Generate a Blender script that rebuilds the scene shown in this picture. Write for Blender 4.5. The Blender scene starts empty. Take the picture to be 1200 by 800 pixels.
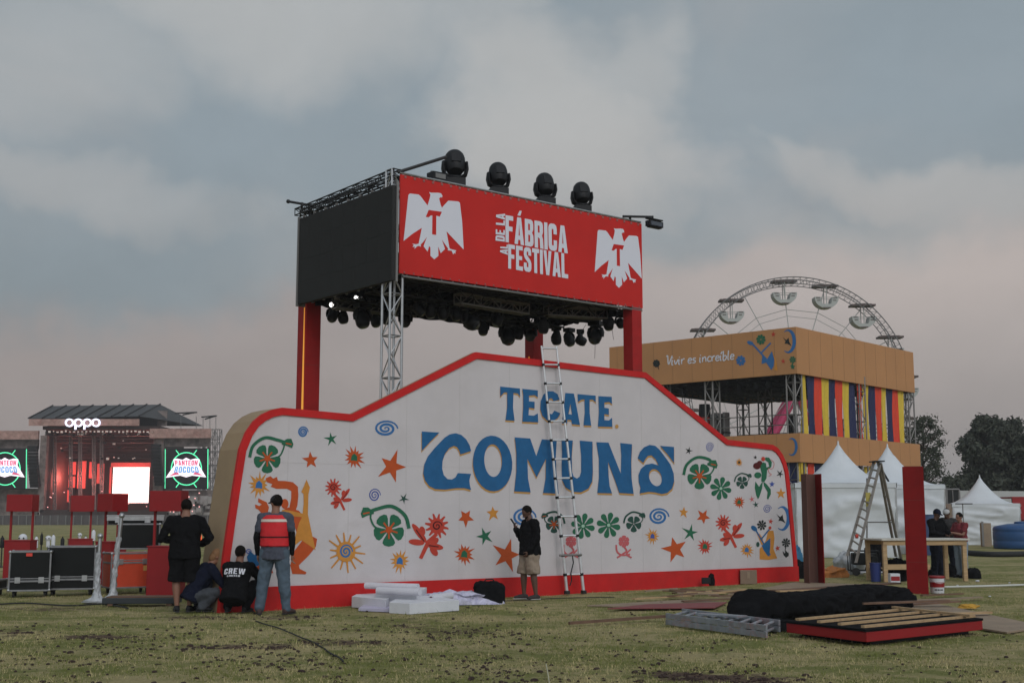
import bpy, bmesh, math, random
import numpy as np
from mathutils import Vector as V, Matrix, Euler, noise
from mathutils.geometry import tessellate_polygon
random.seed(7)
rad = math.radians
sc = bpy.context.scene
col = sc.collection

# ------------------------------------------------------------------ camera
FPX = 1450.0; CAMH = 1.6; PITCH = math.atan(200/FPX)
cam = bpy.data.objects.new('camera', bpy.data.cameras.new('camera'))
col.objects.link(cam); sc.camera = cam
cam.location = (0, 0, CAMH); cam.rotation_euler = (math.pi/2 + PITCH, 0, 0)
cam.data.sensor_width = 36; cam.data.sensor_fit = 'HORIZONTAL'; cam.data.lens = 36*FPX/1200
cam.data.clip_start = 0.1; cam.data.clip_end = 5000

# ------------------------------------------------------------------ world, sun, exposure
SUN_EL, SUN_AZ = 34.0, 158.0     # degrees; azimuth measured from +Y towards +X
w = bpy.data.worlds.new('World'); sc.world = w; w.use_nodes = True
nt = w.node_tree; N = nt.nodes; L = nt.links; N.clear()
def nd(t, **k):
    n = N.new(t)
    for a, b in k.items(): setattr(n, a, b)
    return n
def wm(op, a, b=None, clamp=False):
    n = nd('ShaderNodeMath', operation=op); n.use_clamp = clamp
    for i, x in enumerate((a, b)):
        if x is None: continue
        if isinstance(x, (int, float)): n.inputs[i].default_value = x
        else: L.new(x, n.inputs[i])
    return n.outputs[0]
def wmix(f, a, b):
    n = nd('ShaderNodeMix', data_type='RGBA')
    if isinstance(f, (int, float)): n.inputs[0].default_value = f
    else: L.new(f, n.inputs[0])
    for i, x in ((6, a), (7, b)):
        if isinstance(x, tuple): n.inputs[i].default_value = (*x, 1)
        else: L.new(x, n.inputs[i])
    return n.outputs[2]
def wramp(x, a, b):
    n = nd('ShaderNodeMapRange', interpolation_type='SMOOTHSTEP'); L.new(x, n.inputs[0])
    n.inputs[1].default_value = a; n.inputs[2].default_value = b
    return n.outputs[0]
tc = nd('ShaderNodeTexCoord'); sp = nd('ShaderNodeSeparateXYZ'); L.new(tc.outputs['Generated'], sp.inputs[0])
X, Y, Z = sp.outputs
zc = wm('MAXIMUM', Z, 0.0)
den = wm('ADD', zc, 0.42)
cb = nd('ShaderNodeCombineXYZ'); L.new(wm('DIVIDE', X, den), cb.inputs[0]); L.new(wm('DIVIDE', Y, den), cb.inputs[1])
def wnoise(scale, detail, rough, dist, off, sx=1, sy=1, rz=0):
    mp = nd('ShaderNodeMapping'); L.new(cb.outputs[0], mp.inputs[0])
    mp.inputs[1].default_value = off; mp.inputs[3].default_value = (sx, sy, 1); mp.inputs[2].default_value = (0, 0, rz)
    n = nd('ShaderNodeTexNoise'); L.new(mp.outputs[0], n.inputs[0])
    n.inputs['Scale'].default_value = scale; n.inputs['Detail'].default_value = detail
    n.inputs['Roughness'].default_value = rough; n.inputs['Distortion'].default_value = dist
    return n.outputs[0]
big = wramp(wnoise(1.75, 6, 0.50, 0.45, (3.1, 0.4, 0), 1.0, 1.15, 0.5), 0.42, 0.60)
mid = wramp(wnoise(2.9, 9, 0.55, 0.5, (7.3, 2.2, 0), 1.0, 1.1, 0.35), 0.52, 0.66)
fin = wnoise(5.0, 8, 0.62, 0.3, (1.3, 5.2, 0), 1.0, 0.8, 0.3)
el = zc
dark = wmix(wramp(el, 0.03, 0.34), (0.225, 0.262, 0.285), (0.29, 0.345, 0.385))
lite = wmix(wramp(el, 0.0, 0.45), (0.45, 0.40, 0.375), (0.45, 0.46, 0.465))
c1 = wmix(wm('MULTIPLY', big, wm('ADD', 0.22, wm('MULTIPLY', wramp(Y, -0.2, 0.5), -0.08))), dark, lite)
c2 = wmix(wm('MULTIPLY', mid, 0.16), c1, (0.50, 0.455, 0.44))
horiz = wmix(wramp(el, 0.0, 0.17), (0.365, 0.305, 0.288), (0.375, 0.320, 0.305))
# cloud banks fixed in the sky by bearing and height (tangents of azimuth and elevation)
ys_ = wm('MAXIMUM', Y, 0.05); ta = wm('DIVIDE', X, ys_); te = wm('DIVIDE', Z, ys_)
wpn = nd('ShaderNodeTexNoise'); cb2 = nd('ShaderNodeCombineXYZ'); L.new(ta, cb2.inputs[0]); L.new(te, cb2.inputs[1]); L.new(cb2.outputs[0], wpn.inputs[0])
wpn.inputs['Scale'].default_value = 6.0; wpn.inputs['Detail'].default_value = 9; wpn.inputs['Roughness'].default_value = 0.56
sw = nd('ShaderNodeSeparateColor'); L.new(wpn.outputs['Color'], sw.inputs[0])
wa = wm('ADD', ta, wm('MULTIPLY', wm('SUBTRACT', sw.outputs[0], 0.5), 0.30)); we = wm('ADD', te, wm('MULTIPLY', wm('SUBTRACT', sw.outputs[1], 0.5), 0.17))
def bank(az, elv, a, b_, tilt=0.0):
    dx = wm('SUBTRACT', wa, az); dy = wm('ADD', wm('SUBTRACT', we, elv), wm('MULTIPLY', dx, tilt))
    q = wm('ADD', wm('POWER', wm('ABSOLUTE', wm('DIVIDE', dx, a)), 2.0), wm('POWER', wm('ABSOLUTE', wm('DIVIDE', dy, b_)), 2.0))
    return wm('SUBTRACT', 1.0, wramp(q, 0.0, 1.9))
banks = None
for az, elv, a, b_, tl, s_ in ((-.21, .435, .17, .075, .15, .85), (-.40, .39, .12, .07, .0, .5), (.03, .325, .10, .085, .3, 1.0), (-.02, .415, .07, .07, -.9, .6), (.10, .37, .05, .05, 0, .7), (.36, .262, .16, .030, .22, .75), (.24, .295, .05, .02, .4, .6),
                         (.35, .205, .17, .045, 0, .65), (-.36, .265, .12, .036, .30, .5), (.05, .20, .25, .05, 0, .35)):
    q = wm('MULTIPLY', bank(az, elv, a, b_, tl), s_)
    banks = q if banks is None else wm('MAXIMUM', banks, q)
c2 = wmix(wm('MULTIPLY', banks, 0.9), c2, wmix(wramp(el, 0.1, 0.36), (0.47, 0.425, 0.40), (0.50, 0.505, 0.50)))
edge = wm('SUBTRACT', we, wm('ADD', 0.186, wm('MULTIPLY', wm('MINIMUM', wm('MAXIMUM', ta, -0.5), 0.5), 0.095)))
low = wm('SUBTRACT', 1.0, wramp(edge, -0.022, 0.022))
horiz = wmix(wramp(ta, -0.30, 0.36), horiz, wmix(wramp(el, 0.04, 0.19), (0.37, 0.325, 0.312), (0.53, 0.462, 0.435)))
c3 = wmix(wm('MULTIPLY', low, 0.85), c2, horiz)
fv = nd('ShaderNodeMix', data_type='RGBA', blend_type='MULTIPLY'); fv.inputs[0].default_value = 1
L.new(c3, fv.inputs[6])
fr = nd('ShaderNodeMapRange'); L.new(fin, fr.inputs[0]); fr.inputs[1].default_value = 0.25; fr.inputs[2].default_value = 0.75
fr.inputs[3].default_value = 0.94; fr.inputs[4].default_value = 1.06; L.new(fr.outputs[0], fv.inputs[7])
# the half of the sky behind the photographer, towards the set sun, is brighter
sd = (math.sin(rad(SUN_AZ)), math.cos(rad(SUN_AZ)))
beh = wm('ADD', wm('MULTIPLY', X, sd[0]), wm('MULTIPLY', Y, sd[1]))
gain = wm('ADD', 1.0, wm('MULTIPLY', wramp(beh, -0.1, 0.9), 1.5))
gm = nd('ShaderNodeVectorMath', operation='SCALE'); L.new(fv.outputs[2], gm.inputs[0]); L.new(gain, gm.inputs['Scale'])
bgc = nd('ShaderNodeBackground'); L.new(gm.outputs[0], bgc.inputs[0]); bgc.inputs[1].default_value = 1.0
sky = nd('ShaderNodeTexSky', sky_type='NISHITA'); sky.sun_disc = False
sky.sun_elevation = rad(SUN_EL); sky.sun_rotation = rad(SUN_AZ); sky.air_density = 1.5; sky.dust_density = 4
bgn = nd('ShaderNodeBackground'); L.new(sky.outputs[0], bgn.inputs[0]); bgn.inputs[1].default_value = 0.05
mx = nd('ShaderNodeMixShader'); mx.inputs[0].default_value = 0.93
L.new(bgn.outputs[0], mx.inputs[1]); L.new(bgc.outputs[0], mx.inputs[2])
wo = nd('ShaderNodeOutputWorld'); L.new(mx.outputs[0], wo.inputs[0])

sun = bpy.data.objects.new('sun', bpy.data.lights.new('sun', 'SUN')); col.objects.link(sun)
sun.data.energy = 0.8; sun.data.angle = rad(30); sun.data.color = (1.0, 0.95, 0.92)
e, a_ = rad(SUN_EL), rad(SUN_AZ)
sdir = V((math.cos(e)*math.sin(a_), math.cos(e)*math.cos(a_), math.sin(e)))
sun.rotation_euler = sdir.to_track_quat('Z', 'Y').to_euler()
vs = sc.view_settings
vs.view_transform = 'Standard'; vs.look = 'None'; vs.gamma = 1; vs.exposure = 0.0; vs.use_curve_mapping = False
sc.render.engine = 'CYCLES'
sc.cycles.max_bounces = 6; sc.cycles.transparent_max_bounces = 8
sc.cycles.use_denoising = True

# ------------------------------------------------------------------ picture measuring helpers (survey of the place)
RR = V((1, 0, 0)); FF = V((0, math.cos(PITCH), math.sin(PITCH))); UU = V((0, -math.sin(PITCH), math.cos(PITCH)))
CC = V((0, 0, CAMH))
def ray(u, v): return FF + RR*((u-600)/FPX) + UU*((400-v)/FPX)
def G(u, v, z=0.0):
    d = ray(u, v); return CC + d*((z-CAMH)/d.z)
def hit(u, v, P, n):
    d = ray(u, v); return CC + d*((P-CC).dot(n)/d.dot(n))
def AY(u, v, y): return hit(u, v, V((0, y, 0)), V((0, 1, 0)))
VA = math.atan(1800/math.hypot(FPX, 200))
EX = V((math.sin(VA), math.cos(VA), 0)); EY = V((-math.cos(VA), math.sin(VA), 0)); EZ = V((0, 0, 1))
RZW = math.atan2(EX.y, EX.x)
M0 = G(660, 694.5)                     # a point on the foot of the painted wall

# ------------------------------------------------------------------ materials
MATS = {}
def mat(name, c, rough=0.7, metal=0.0, var=0.0, vscale=6.0, bump=0.0, bscale=40.0, emis=None, estr=0.0, spec=0.4,
        stain=None, trans=0.0, coat=0.0, stretch=None):
    if name in MATS: return MATS[name]
    m = bpy.data.materials.new(name); m.use_nodes = True; MATS[name] = m
    t = m.node_tree; b = t.nodes['Principled BSDF']
    b.inputs['Base Color'].default_value = (*c, 1); b.inputs['Roughness'].default_value = rough
    b.inputs['Metallic'].default_value = metal; b.inputs['Specular IOR Level'].default_value = spec
    if trans: b.inputs['Transmission Weight'].default_value = trans
    if coat: b.inputs['Coat Weight'].default_value = coat
    if emis: b.inputs['Emission Color'].default_value = (*emis, 1); b.inputs['Emission Strength'].default_value = estr
    co = t.nodes.new('ShaderNodeTexCoord'); src = co.outputs['Object']
    if stretch:
        mp = t.nodes.new('ShaderNodeMapping'); t.links.new(src, mp.inputs[0]); mp.inputs[3].default_value = stretch; src = mp.outputs[0]
    if var:
        n = t.nodes.new('ShaderNodeTexNoise'); t.links.new(src, n.inputs[0])
        n.inputs['Scale'].default_value = vscale; n.inputs['Detail'].default_value = 6; n.inputs['Roughness'].default_value = 0.6
        mr = t.nodes.new('ShaderNodeMapRange'); t.links.new(n.outputs[0], mr.inputs[0])
        mr.inputs[1].default_value = 0.3; mr.inputs[2].default_value = 0.7
        mr.inputs[3].default_value = 1-var; mr.inputs[4].default_value = 1+var
        vm = t.nodes.new('ShaderNodeVectorMath'); vm.operation = 'SCALE'
        vm.inputs[0].default_value = c; t.links.new(mr.outputs[0], vm.inputs['Scale'])
        out = vm.outputs[0]
        if stain:
            n2 = t.nodes.new('ShaderNodeTexNoise'); t.links.new(src, n2.inputs[0]); n2.inputs['Scale'].default_value = vscale*0.35
            n2.inputs['Detail'].default_value = 8; n2.inputs['Roughness'].default_value = 0.7; n2.inputs['Distortion'].default_value = 1.0
            m2 = t.nodes.new('ShaderNodeMapRange'); t.links.new(n2.outputs[0], m2.inputs[0])
            m2.inputs[1].default_value = 0.52; m2.inputs[2].default_value = 0.72; m2.inputs[4].default_value = 0.6
            mi = t.nodes.new('ShaderNodeMix'); mi.data_type = 'RGBA'; t.links.new(m2.outputs[0], mi.inputs[0])
            t.links.new(out, mi.inputs[6]); mi.inputs[7].default_value = (*stain, 1); out = mi.outputs[2]
        t.links.new(out, b.inputs['Base Color'])
        r2 = t.nodes.new('ShaderNodeMapRange'); t.links.new(n.outputs[0], r2.inputs[0])
        r2.inputs[3].default_value = max(rough-0.1, 0.05); r2.inputs[4].default_value = min(rough+0.12, 1)
        t.links.new(r2.outputs[0], b.inputs['Roughness'])
    if bump:
        n = t.nodes.new('ShaderNodeTexNoise'); t.links.new(src, n.inputs[0]); n.inputs['Scale'].default_value = bscale
        n.inputs['Detail'].default_value = 5
        bp = t.nodes.new('ShaderNodeBump'); bp.inputs['Strength'].default_value = bump; bp.inputs['Distance'].default_value = 0.02
        t.links.new(n.outputs[0], bp.inputs['Height']); t.links.new(bp.outputs[0], b.inputs['Normal'])
    return m

WALLW = mat('wall_white_paint', (0.56, 0.52, 0.53), 0.8, var=0.06, vscale=1.1, stain=(0.47, 0.425, 0.42), bump=0.25, bscale=3)
RED = mat('red_paint', (0.52, 0.022, 0.022), 0.6, var=0.1, vscale=3, spec=0.12, stain=(0.36, 0.03, 0.028))
REDB = mat('red_banner_vinyl', (0.52, 0.024, 0.020), 0.5, var=0.07, vscale=1.2, bump=0.5, bscale=1.6, spec=0.12)
WHITEB = mat('banner_white_print', (0.66, 0.66, 0.73), 0.5)
TANS = mat('tan_side_paint', (0.32, 0.225, 0.135), 0.8, var=0.08, vscale=2)
TAN = mat('tan_cladding', (0.45, 0.220, 0.092), 0.8, var=0.06, vscale=0.6)
BLUE = mat('paint_blue', (0.026, 0.118, 0.27), 0.7, spec=0.1, var=0.12, vscale=5)
GOLD = mat('paint_gold', (0.50, 0.27, 0.085), 0.7, spec=0.1)
ORANGE = mat('paint_orange', (0.48, 0.085, 0.025), 0.7, spec=0.1, var=0.08, vscale=8)
CORAL = mat('paint_coral', (0.48, 0.060, 0.040), 0.7, spec=0.1, var=0.08, vscale=8)
YELLOW = mat('paint_yellow', (0.56, 0.24, 0.05), 0.7, spec=0.1, var=0.08, vscale=8)
GREEN = mat('paint_green', (0.030, 0.135, 0.075), 0.7, spec=0.1, var=0.1, vscale=8)
DGREEN = mat('paint_dark_green', (0.03, 0.075, 0.06), 0.7, spec=0.1)
SPBLUE = mat('paint_spiral_blue', (0.045, 0.15, 0.36), 0.7, spec=0.1)
INDIGO = mat('paint_indigo', (0.07, 0.10, 0.32), 0.7, spec=0.1)
MINT = mat('paint_mint', (0.35, 0.52, 0.40), 0.7, spec=0.1)
MAROON = mat('paint_maroon', (0.09, 0.018, 0.018), 0.7, spec=0.1)
PINK = mat('paint_pink', (0.52, 0.12, 0.13), 0.7, spec=0.1)
INK = mat('paint_ink', (0.025, 0.03, 0.03), 0.7, spec=0.1)
ALU = mat('aluminium', (0.42, 0.42, 0.43), 0.38, 0.85, var=0.12, vscale=9)
GTRIM = mat('dull_aluminium', (0.24, 0.24, 0.25), 0.5, 0.6, var=0.2, vscale=9)
ALUB = mat('bright_aluminium', (0.72, 0.72, 0.74), 0.33, 0.65, var=0.08, vscale=9)
DTRUSS = mat('black_truss', (0.028, 0.028, 0.030), 0.5, 0.3)
GTRUSS = mat('grey_truss', (0.20, 0.19, 0.185), 0.5, 0.5)
BLACK = mat('black_plastic', (0.010, 0.010, 0.012), 0.5, spec=0.25, var=0.15, vscale=12)
CLOTHB = mat('black_cloth', (0.008, 0.008, 0.009), 0.95, var=0.25, vscale=6, bump=0.4, bscale=25, spec=0.05)
LEDS = mat('screen_face', (0.028, 0.028, 0.028), 0.75, var=0.05, vscale=2, spec=0.15)
LENS = mat('glass_lens', (0.03, 0.035, 0.05), 0.12, spec=0.8)
LAMP = mat('lit_lamp', (1, 1, 1), 0.5, emis=(1, 0.96, 0.92), estr=3)
UPGLOW = mat('amber_uplight_glow', (0.6, 0.3, 0.05), 0.5, emis=(1.0, 0.40, 0.05), estr=0.5)  # stands in for uplight reflected off the columns, put into emission
RUBBER = mat('rubber', (0.02, 0.02, 0.02), 0.8)
REDC = mat('red_column_paint', (0.19, 0.008, 0.008), 0.55, var=0.15, vscale=3, spec=0.12, stain=(0.13, 0.014, 0.012), bump=0.15, bscale=4)
REDR = mat('rig_column_red', (0.36, 0.018, 0.018), 0.55, var=0.15, vscale=3, spec=0.15, stain=(0.26, 0.02, 0.018), bump=0.15, bscale=4)
BROWN = mat('raw_hardboard', (0.105, 0.048, 0.036), 0.8, var=0.12, vscale=5, stretch=(6, 6, 0.6))
WOOD = mat('pine_wood', (0.42, 0.28, 0.15), 0.75, var=0.22, vscale=3, stretch=(1, 8, 8), stain=(0.22, 0.13, 0.07))
PLY = mat('plywood', (0.27, 0.20, 0.14), 0.8, var=0.15, vscale=2.5, stain=(0.14, 0.10, 0.07), bump=0.1)
WOODD = mat('weathered_board', (0.15, 0.085, 0.055), 0.8, var=0.25, vscale=4, stain=(0.06, 0.04, 0.03))
TENT = mat('tent_vinyl', (0.58, 0.60, 0.63), 0.55, var=0.06, vscale=1.5, bump=0.2, bscale=2.5, stain=(0.47, 0.48, 0.50))
FOAM = mat('white_foam_board', (0.62, 0.62, 0.66), 0.7, var=0.06, vscale=5)
PAPER = mat('white_paper', (0.58, 0.57, 0.62), 0.6, var=0.05, vscale=8)
PLAST = mat('thin_plastic', (0.42, 0.43, 0.45), 0.3, var=0.2, vscale=10, bump=0.5, bscale=12, spec=0.6)
CASEB = mat('case_black_panel', (0.007, 0.008, 0.008), 0.6, spec=0.2, var=0.2, vscale=7)
CASEO = mat('case_orange_panel', (0.52, 0.055, 0.02), 0.5, var=0.08, vscale=5)
KIOSK = mat('kiosk_red', (0.26, 0.006, 0.009), 0.5, var=0.08, vscale=4)
NAVYJ = mat('navy_jacket', (0.008, 0.010, 0.022), 0.9, spec=0.1)
NAVY = mat('navy_fabric', (0.020, 0.024, 0.075), 0.85, var=0.15)
YFAB = mat('yellow_fabric', (0.62, 0.44, 0.05), 0.85, var=0.08)
OFAB = mat('orange_fabric', (0.64, 0.055, 0.025), 0.85, var=0.08)
SKIN1 = mat('skin_brown', (0.22, 0.105, 0.07), 0.55, var=0.05)
SKIN2 = mat('skin_tan', (0.24, 0.115, 0.072), 0.55, var=0.05)
SKIN3 = mat('skin_dark', (0.105, 0.052, 0.036), 0.55, var=0.05)
HAIRB = mat('black_hair', (0.008, 0.006, 0.005), 0.9, spec=0.1, bump=0.4, bscale=60)
HAIRY = mat('blond_hair', (0.21, 0.105, 0.045), 0.7, bump=0.4, bscale=60)
DENIM = mat('blue_denim', (0.075, 0.105, 0.14), 0.9, var=0.2, vscale=5, bump=0.3, bscale=18)
WORKT = mat('dark_work_trouser', (0.014, 0.016, 0.026), 0.9, spec=0.1)
DENIMD = mat('grey_denim', (0.05, 0.055, 0.065), 0.9, var=0.2, vscale=5, bump=0.3, bscale=18)
KHAKI = mat('khaki_cloth', (0.27, 0.21, 0.16), 0.9, var=0.12, vscale=5, bump=0.3, bscale=18)
VEST = mat('red_vest_cloth', (0.60, 0.018, 0.025), 0.7, var=0.1, vscale=6, bump=0.2, bscale=20)
REFL = mat('reflective_tape', (0.62, 0.52, 0.46), 0.5)
GREYT = mat('grey_tee', (0.06, 0.065, 0.09), 0.9, var=0.1)
SHOE = mat('brown_shoe', (0.055, 0.030, 0.028), 0.7)
MAGENTA = mat('magenta_steel', (0.40, 0.02, 0.09), 0.5)
WHEELW = mat('wheel_pale_paint', (0.36, 0.37, 0.35), 0.5)
DARKWIN = mat('dark_canopy', (0.075, 0.05, 0.045), 0.6)
ROOFD = mat('stage_roof_cloth', (0.050, 0.050, 0.052), 0.6, var=0.15, vscale=0.3)
STG = mat('stage_black', (0.040, 0.024, 0.022), 0.8, var=0.3, vscale=0.4)  # reddish-brown haze inside the stage is put into this base colour
TANK = mat('tank_blue', (0.022, 0.075, 0.20), 0.45, var=0.08)

# ------------------------------------------------------------------ mesh builder
class MB:
    def __init__(s): s.v = []; s.f = []; s.m = []
    def add(s, vs, fs, m=0):
        o = len(s.v); s.v += [V(p) for p in vs]
        for f in fs: s.f.append(tuple(i+o for i in f)); s.m.append(m)
    def obox(s, p, ax, ay, az, m=0):
        p, ax, ay, az = V(p), V(ax), V(ay), V(az)
        if ax.cross(ay).dot(az) < 0: p = p+ax; ax = -ax
        q = [p, p+ax, p+ax+ay, p+ay]; q += [k+az for k in q]
        s.add(q, [(3, 2, 1, 0), (4, 5, 6, 7), (0, 1, 5, 4), (1, 2, 6, 5), (2, 3, 7, 6), (3, 0, 4, 7)], m)
    def box(s, c, d, m=0, rz=0, R=None):
        c = V(c); M_ = R if R is not None else Matrix.Rotation(rz, 3, 'Z')
        ax, ay, az = M_ @ V((d[0], 0, 0)), M_ @ V((0, d[1], 0)), M_ @ V((0, 0, d[2]))
        s.obox(c-(ax+ay+az)/2, ax, ay, az, m)
    def tube(s, a, b, r, n=6, m=0, r2=None, cap=True):
        s.sweep([a, b], [(r, r), (r if r2 is None else r2,)*2], n=n, m=m, cap=cap)
    def sweep(s, pts, rr, side=None, n=10, m=0, cap=True):
        pts = [V(p) for p in pts]; k = len(pts); o = len(s.v); prev = None
        for i, p in enumerate(pts):
            t = (pts[min(i+1, k-1)]-pts[max(i-1, 0)])
            t = t.normalized() if t.length > 1e-9 else V((0, 0, 1))
            sd_ = V(side) if side is not None else (prev if prev is not None else (V((0, 0, 1)) if abs(t.z) < 0.9 else V((1, 0, 0))))
            sd_ = sd_ - t*sd_.dot(t)
            if sd_.length < 1e-6: sd_ = t.orthogonal()
            sd_.normalize(); ot = t.cross(sd_); prev = sd_
            r = rr[i] if isinstance(rr, list) else rr
            if not isinstance(r, tuple): r = (r, r)
            for j in range(n):
                a = 2*math.pi*j/n
                s.v.append(p + sd_*(math.cos(a)*r[0]) + ot*(math.sin(a)*r[1]))
        for i in range(k-1):
            for j in range(n):
                a = o+i*n+j; b = o+i*n+(j+1) % n
                s.f.append((a, b, b+n, a+n)); s.m.append(m)
        if cap:
            s.f.append(tuple(o+j for j in reversed(range(n)))); s.m.append(m)
            s.f.append(tuple(o+(k-1)*n+j for j in range(n))); s.m.append(m)
    def lathe(s, prof, c=(0, 0, 0), n=16, m=0, R=None):
        c = V(c); o = len(s.v); R = R or Matrix.Identity(3)
        for r, z in prof:
            for j in range(n):
                a = 2*math.pi*j/n; s.v.append(c + R @ V((r*math.cos(a), r*math.sin(a), z)))
        for i in range(len(prof)-1):
            for j in range(n):
                a = o+i*n+j; b = o+i*n+(j+1) % n
                s.f.append((a, b, b+n, a+n)); s.m.append(m)
        s.f.append(tuple(o+j for j in reversed(range(n)))); s.m.append(m)
        s.f.append(tuple(o+(len(prof)-1)*n+j for j in range(n))); s.m.append(m)
    def ball(s, c, r, n=12, m=0, R=None):
        if not isinstance(r, tuple): r = (r, r, r)
        c = V(c); R = R or Matrix.Identity(3); o = len(s.v); k = max(n//2, 4)
        for i in range(1, k):
            th = math.pi*i/k
            for j in range(n):
                a = 2*math.pi*j/n
                s.v.append(c + R @ V((r[0]*math.sin(th)*math.cos(a), r[1]*math.sin(th)*math.sin(a), -r[2]*math.cos(th))))
        s.v.append(c + R @ V((0, 0, -r[2]))); s.v.append(c + R @ V((0, 0, r[2]))); bt = len(s.v)-2
        for i in range(k-2):
            for j in range(n):
                a = o+i*n+j; b = o+i*n+(j+1) % n
                s.f.append((a, b, b+n, a+n)); s.m.append(m)
        for j in range(n):
            s.f.append((bt, o+(j+1) % n, o+j)); s.m.append(m)
            s.f.append((bt+1, o+(k-2)*n+j, o+(k-2)*n+(j+1) % n)); s.m.append(m)
    def poly(s, loops, nrm=None, depth=0.0, m=0, ms=None):
        """flat polygon with holes (loops of Vectors); with depth it is a slab running from its face along -nrm"""
        if not isinstance(loops[0], (list, tuple)) : loops = [loops]
        fl = [p for lp in loops for p in lp]; o = len(s.v); s.v += [V(p) for p in fl]
        tris = tessellate_polygon(loops)
        if nrm is not None: nrm = V(nrm)
        for t in tris:
            a, b, c = (fl[i] for i in t)
            t = tuple(t)
            if nrm is not None and (b-a).cross(c-a).dot(nrm) < 0: t = t[::-1]
            s.f.append(tuple(i+o for i in t)); s.m.append(m)
        if depth:
            o2 = len(s.v); s.v += [V(p)-nrm*depth for p in fl]
            for t in tris:
                a, b, c = (fl[i] for i in t); t = tuple(t)
                if (b-a).cross(c-a).dot(nrm) > 0: t = t[::-1]
                s.f.append(tuple(i+o2 for i in t)); s.m.append(m)
            k = 0
            for lp in loops:
                n_ = len(lp)
                for i in range(n_):
                    a, b = k+i, k+(i+1) % n_
                    s.f.append((o+a, o+b, o2+b, o2+a)); s.m.append(m if ms is None else ms)
                k += n_
    def build(s, name, mats, parent=None, bevel=0.0, smooth=False, label=None, cat=None, group=None, kind=None, local=False):
        if not isinstance(mats, (list, tuple)): mats = [mats]
        me = bpy.data.meshes.new(name)
        vs = s.v; off = V((0, 0, 0))
        if parent is not None and not local:
            inv = WM[parent.name].inverted(); vs = [inv @ p for p in vs]
        elif parent is None and kind != 'structure' and vs and not local:
            xs = [p.x for p in vs]; ys = [p.y for p in vs]; zs = [p.z for p in vs]
            off = V(((min(xs)+max(xs))/2, (min(ys)+max(ys))/2, min(zs))); vs = [p-off for p in vs]
        me.from_pydata([tuple(p) for p in vs], [], s.f)
        for mm in mats: me.materials.append(mm)
        me.polygons.foreach_set('material_index', s.m)
        if smooth is True: me.polygons.foreach_set('use_smooth', [True]*len(me.polygons))
        elif smooth:
            me.polygons.foreach_set('use_smooth', [True]*len(me.polygons))
            me.set_sharp_from_angle(angle=smooth)
        me.update()
        o = bpy.data.objects.new(name, me); col.objects.link(o)
        if parent is not None:
            o.parent = parent; WM[o.name] = WM[parent.name]
        else:
            o.location = off; WM[o.name] = Matrix.Translation(off)
        if bevel:
            b = o.modifiers.new('bevel', 'BEVEL'); b.width = bevel; b.segments = 2; b.limit_method = 'ANGLE'; b.angle_limit = rad(40)
        if label: o['label'] = label
        if cat: o['category'] = cat
        if group: o['group'] = group
        if kind: o['kind'] = kind
        return o
WM = {}
def comps(mb):
    par = list(range(len(mb.v)))
    def fd(i):
        while par[i] != i: par[i] = par[par[i]]; i = par[i]
        return i
    for f in mb.f:
        a = fd(f[0])
        for i in f[1:]: par[fd(i)] = a
    gr = {}
    for k, f in enumerate(mb.f): gr.setdefault(fd(f[0]), []).append(k)
    out = []
    for ks in gr.values():
        q = MB(); mp = {}
        for k in ks:
            g = []
            for i in mb.f[k]:
                if i not in mp: mp[i] = len(q.v); q.v.append(mb.v[i])
                g.append(mp[i])
            q.f.append(tuple(g)); q.m.append(mb.m[k])
        out.append(q)
    return out
def each(mb, name, mats, parent, **k):     # every separate piece becomes a part of its own
    for q in comps(mb): q.build(name, mats, parent, **k)
def thing(name, label, cat, loc=(0, 0, 0), rz=0.0, group=None):
    o = bpy.data.objects.new(name, None); col.objects.link(o); o.empty_display_size = 0.2
    o.location = loc; o.rotation_euler = (0, 0, rz); o['label'] = label; o['category'] = cat
    if group: o['group'] = group
    WM[o.name] = Matrix.Translation(V(loc)) @ Matrix.Rotation(rz, 4, 'Z')
    return o
def copy_tree(o, parent=None):
    c = o.copy(); col.objects.link(c); c.parent = parent
    for ch in [k for k in col.objects if k.parent == o]: copy_tree(ch, c)
    return c
def dup(o, loc, rot=None, label=None, scale=None, group=None):
    c = copy_tree(o); c.location = loc
    if rot is not None: c.rotation_euler = rot if isinstance(rot, (tuple, Euler)) else (0, 0, rot)
    if scale: c.scale = (scale,)*3
    if label: c['label'] = label
    if group: c['group'] = group
    return c
def rot_between(z):     # rotation matrix taking +Z to z
    return V(z).to_track_quat('Z', 'Y').to_matrix()
def truss(mb, a, b, w, bay=None, r=0.022, rb=0.012, up=None, m=0, n=6, h=None):
    """four-chord box truss from a to b"""
    a, b = V(a), V(b); t = (b-a); ln = t.length; t.normalize(); h = h or w
    up = V(up) if up is not None else (EZ if abs(t.z) < 0.9 else EX)
    x = (up - t*up.dot(t)).normalized(); y = t.cross(x)
    cs = [x*(sx*h/2)+y*(sy*w/2) for sx, sy in ((1, 1), (1, -1), (-1, -1), (-1, 1))]
    for c in cs: mb.tube(a+c, b+c, r, n, m)
    k = max(1, round(ln/(bay or w*1.3))); st = ln/k
    for i in range(k+1):
        p = a+t*(st*i)
        for j in range(4):
            if i in (0, k) or i % 2 == 0: mb.tube(p+cs[j], p+cs[(j+1) % 4], rb, 4, m, cap=False)
            if i < k:
                q = p+t*st
                c1_, c2_ = (cs[j], cs[(j+1) % 4]) if (i+j) % 2 else (cs[(j+1) % 4], cs[j])
                mb.tube(p+c1_, q+c2_, rb, 4, m, cap=False)
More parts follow.
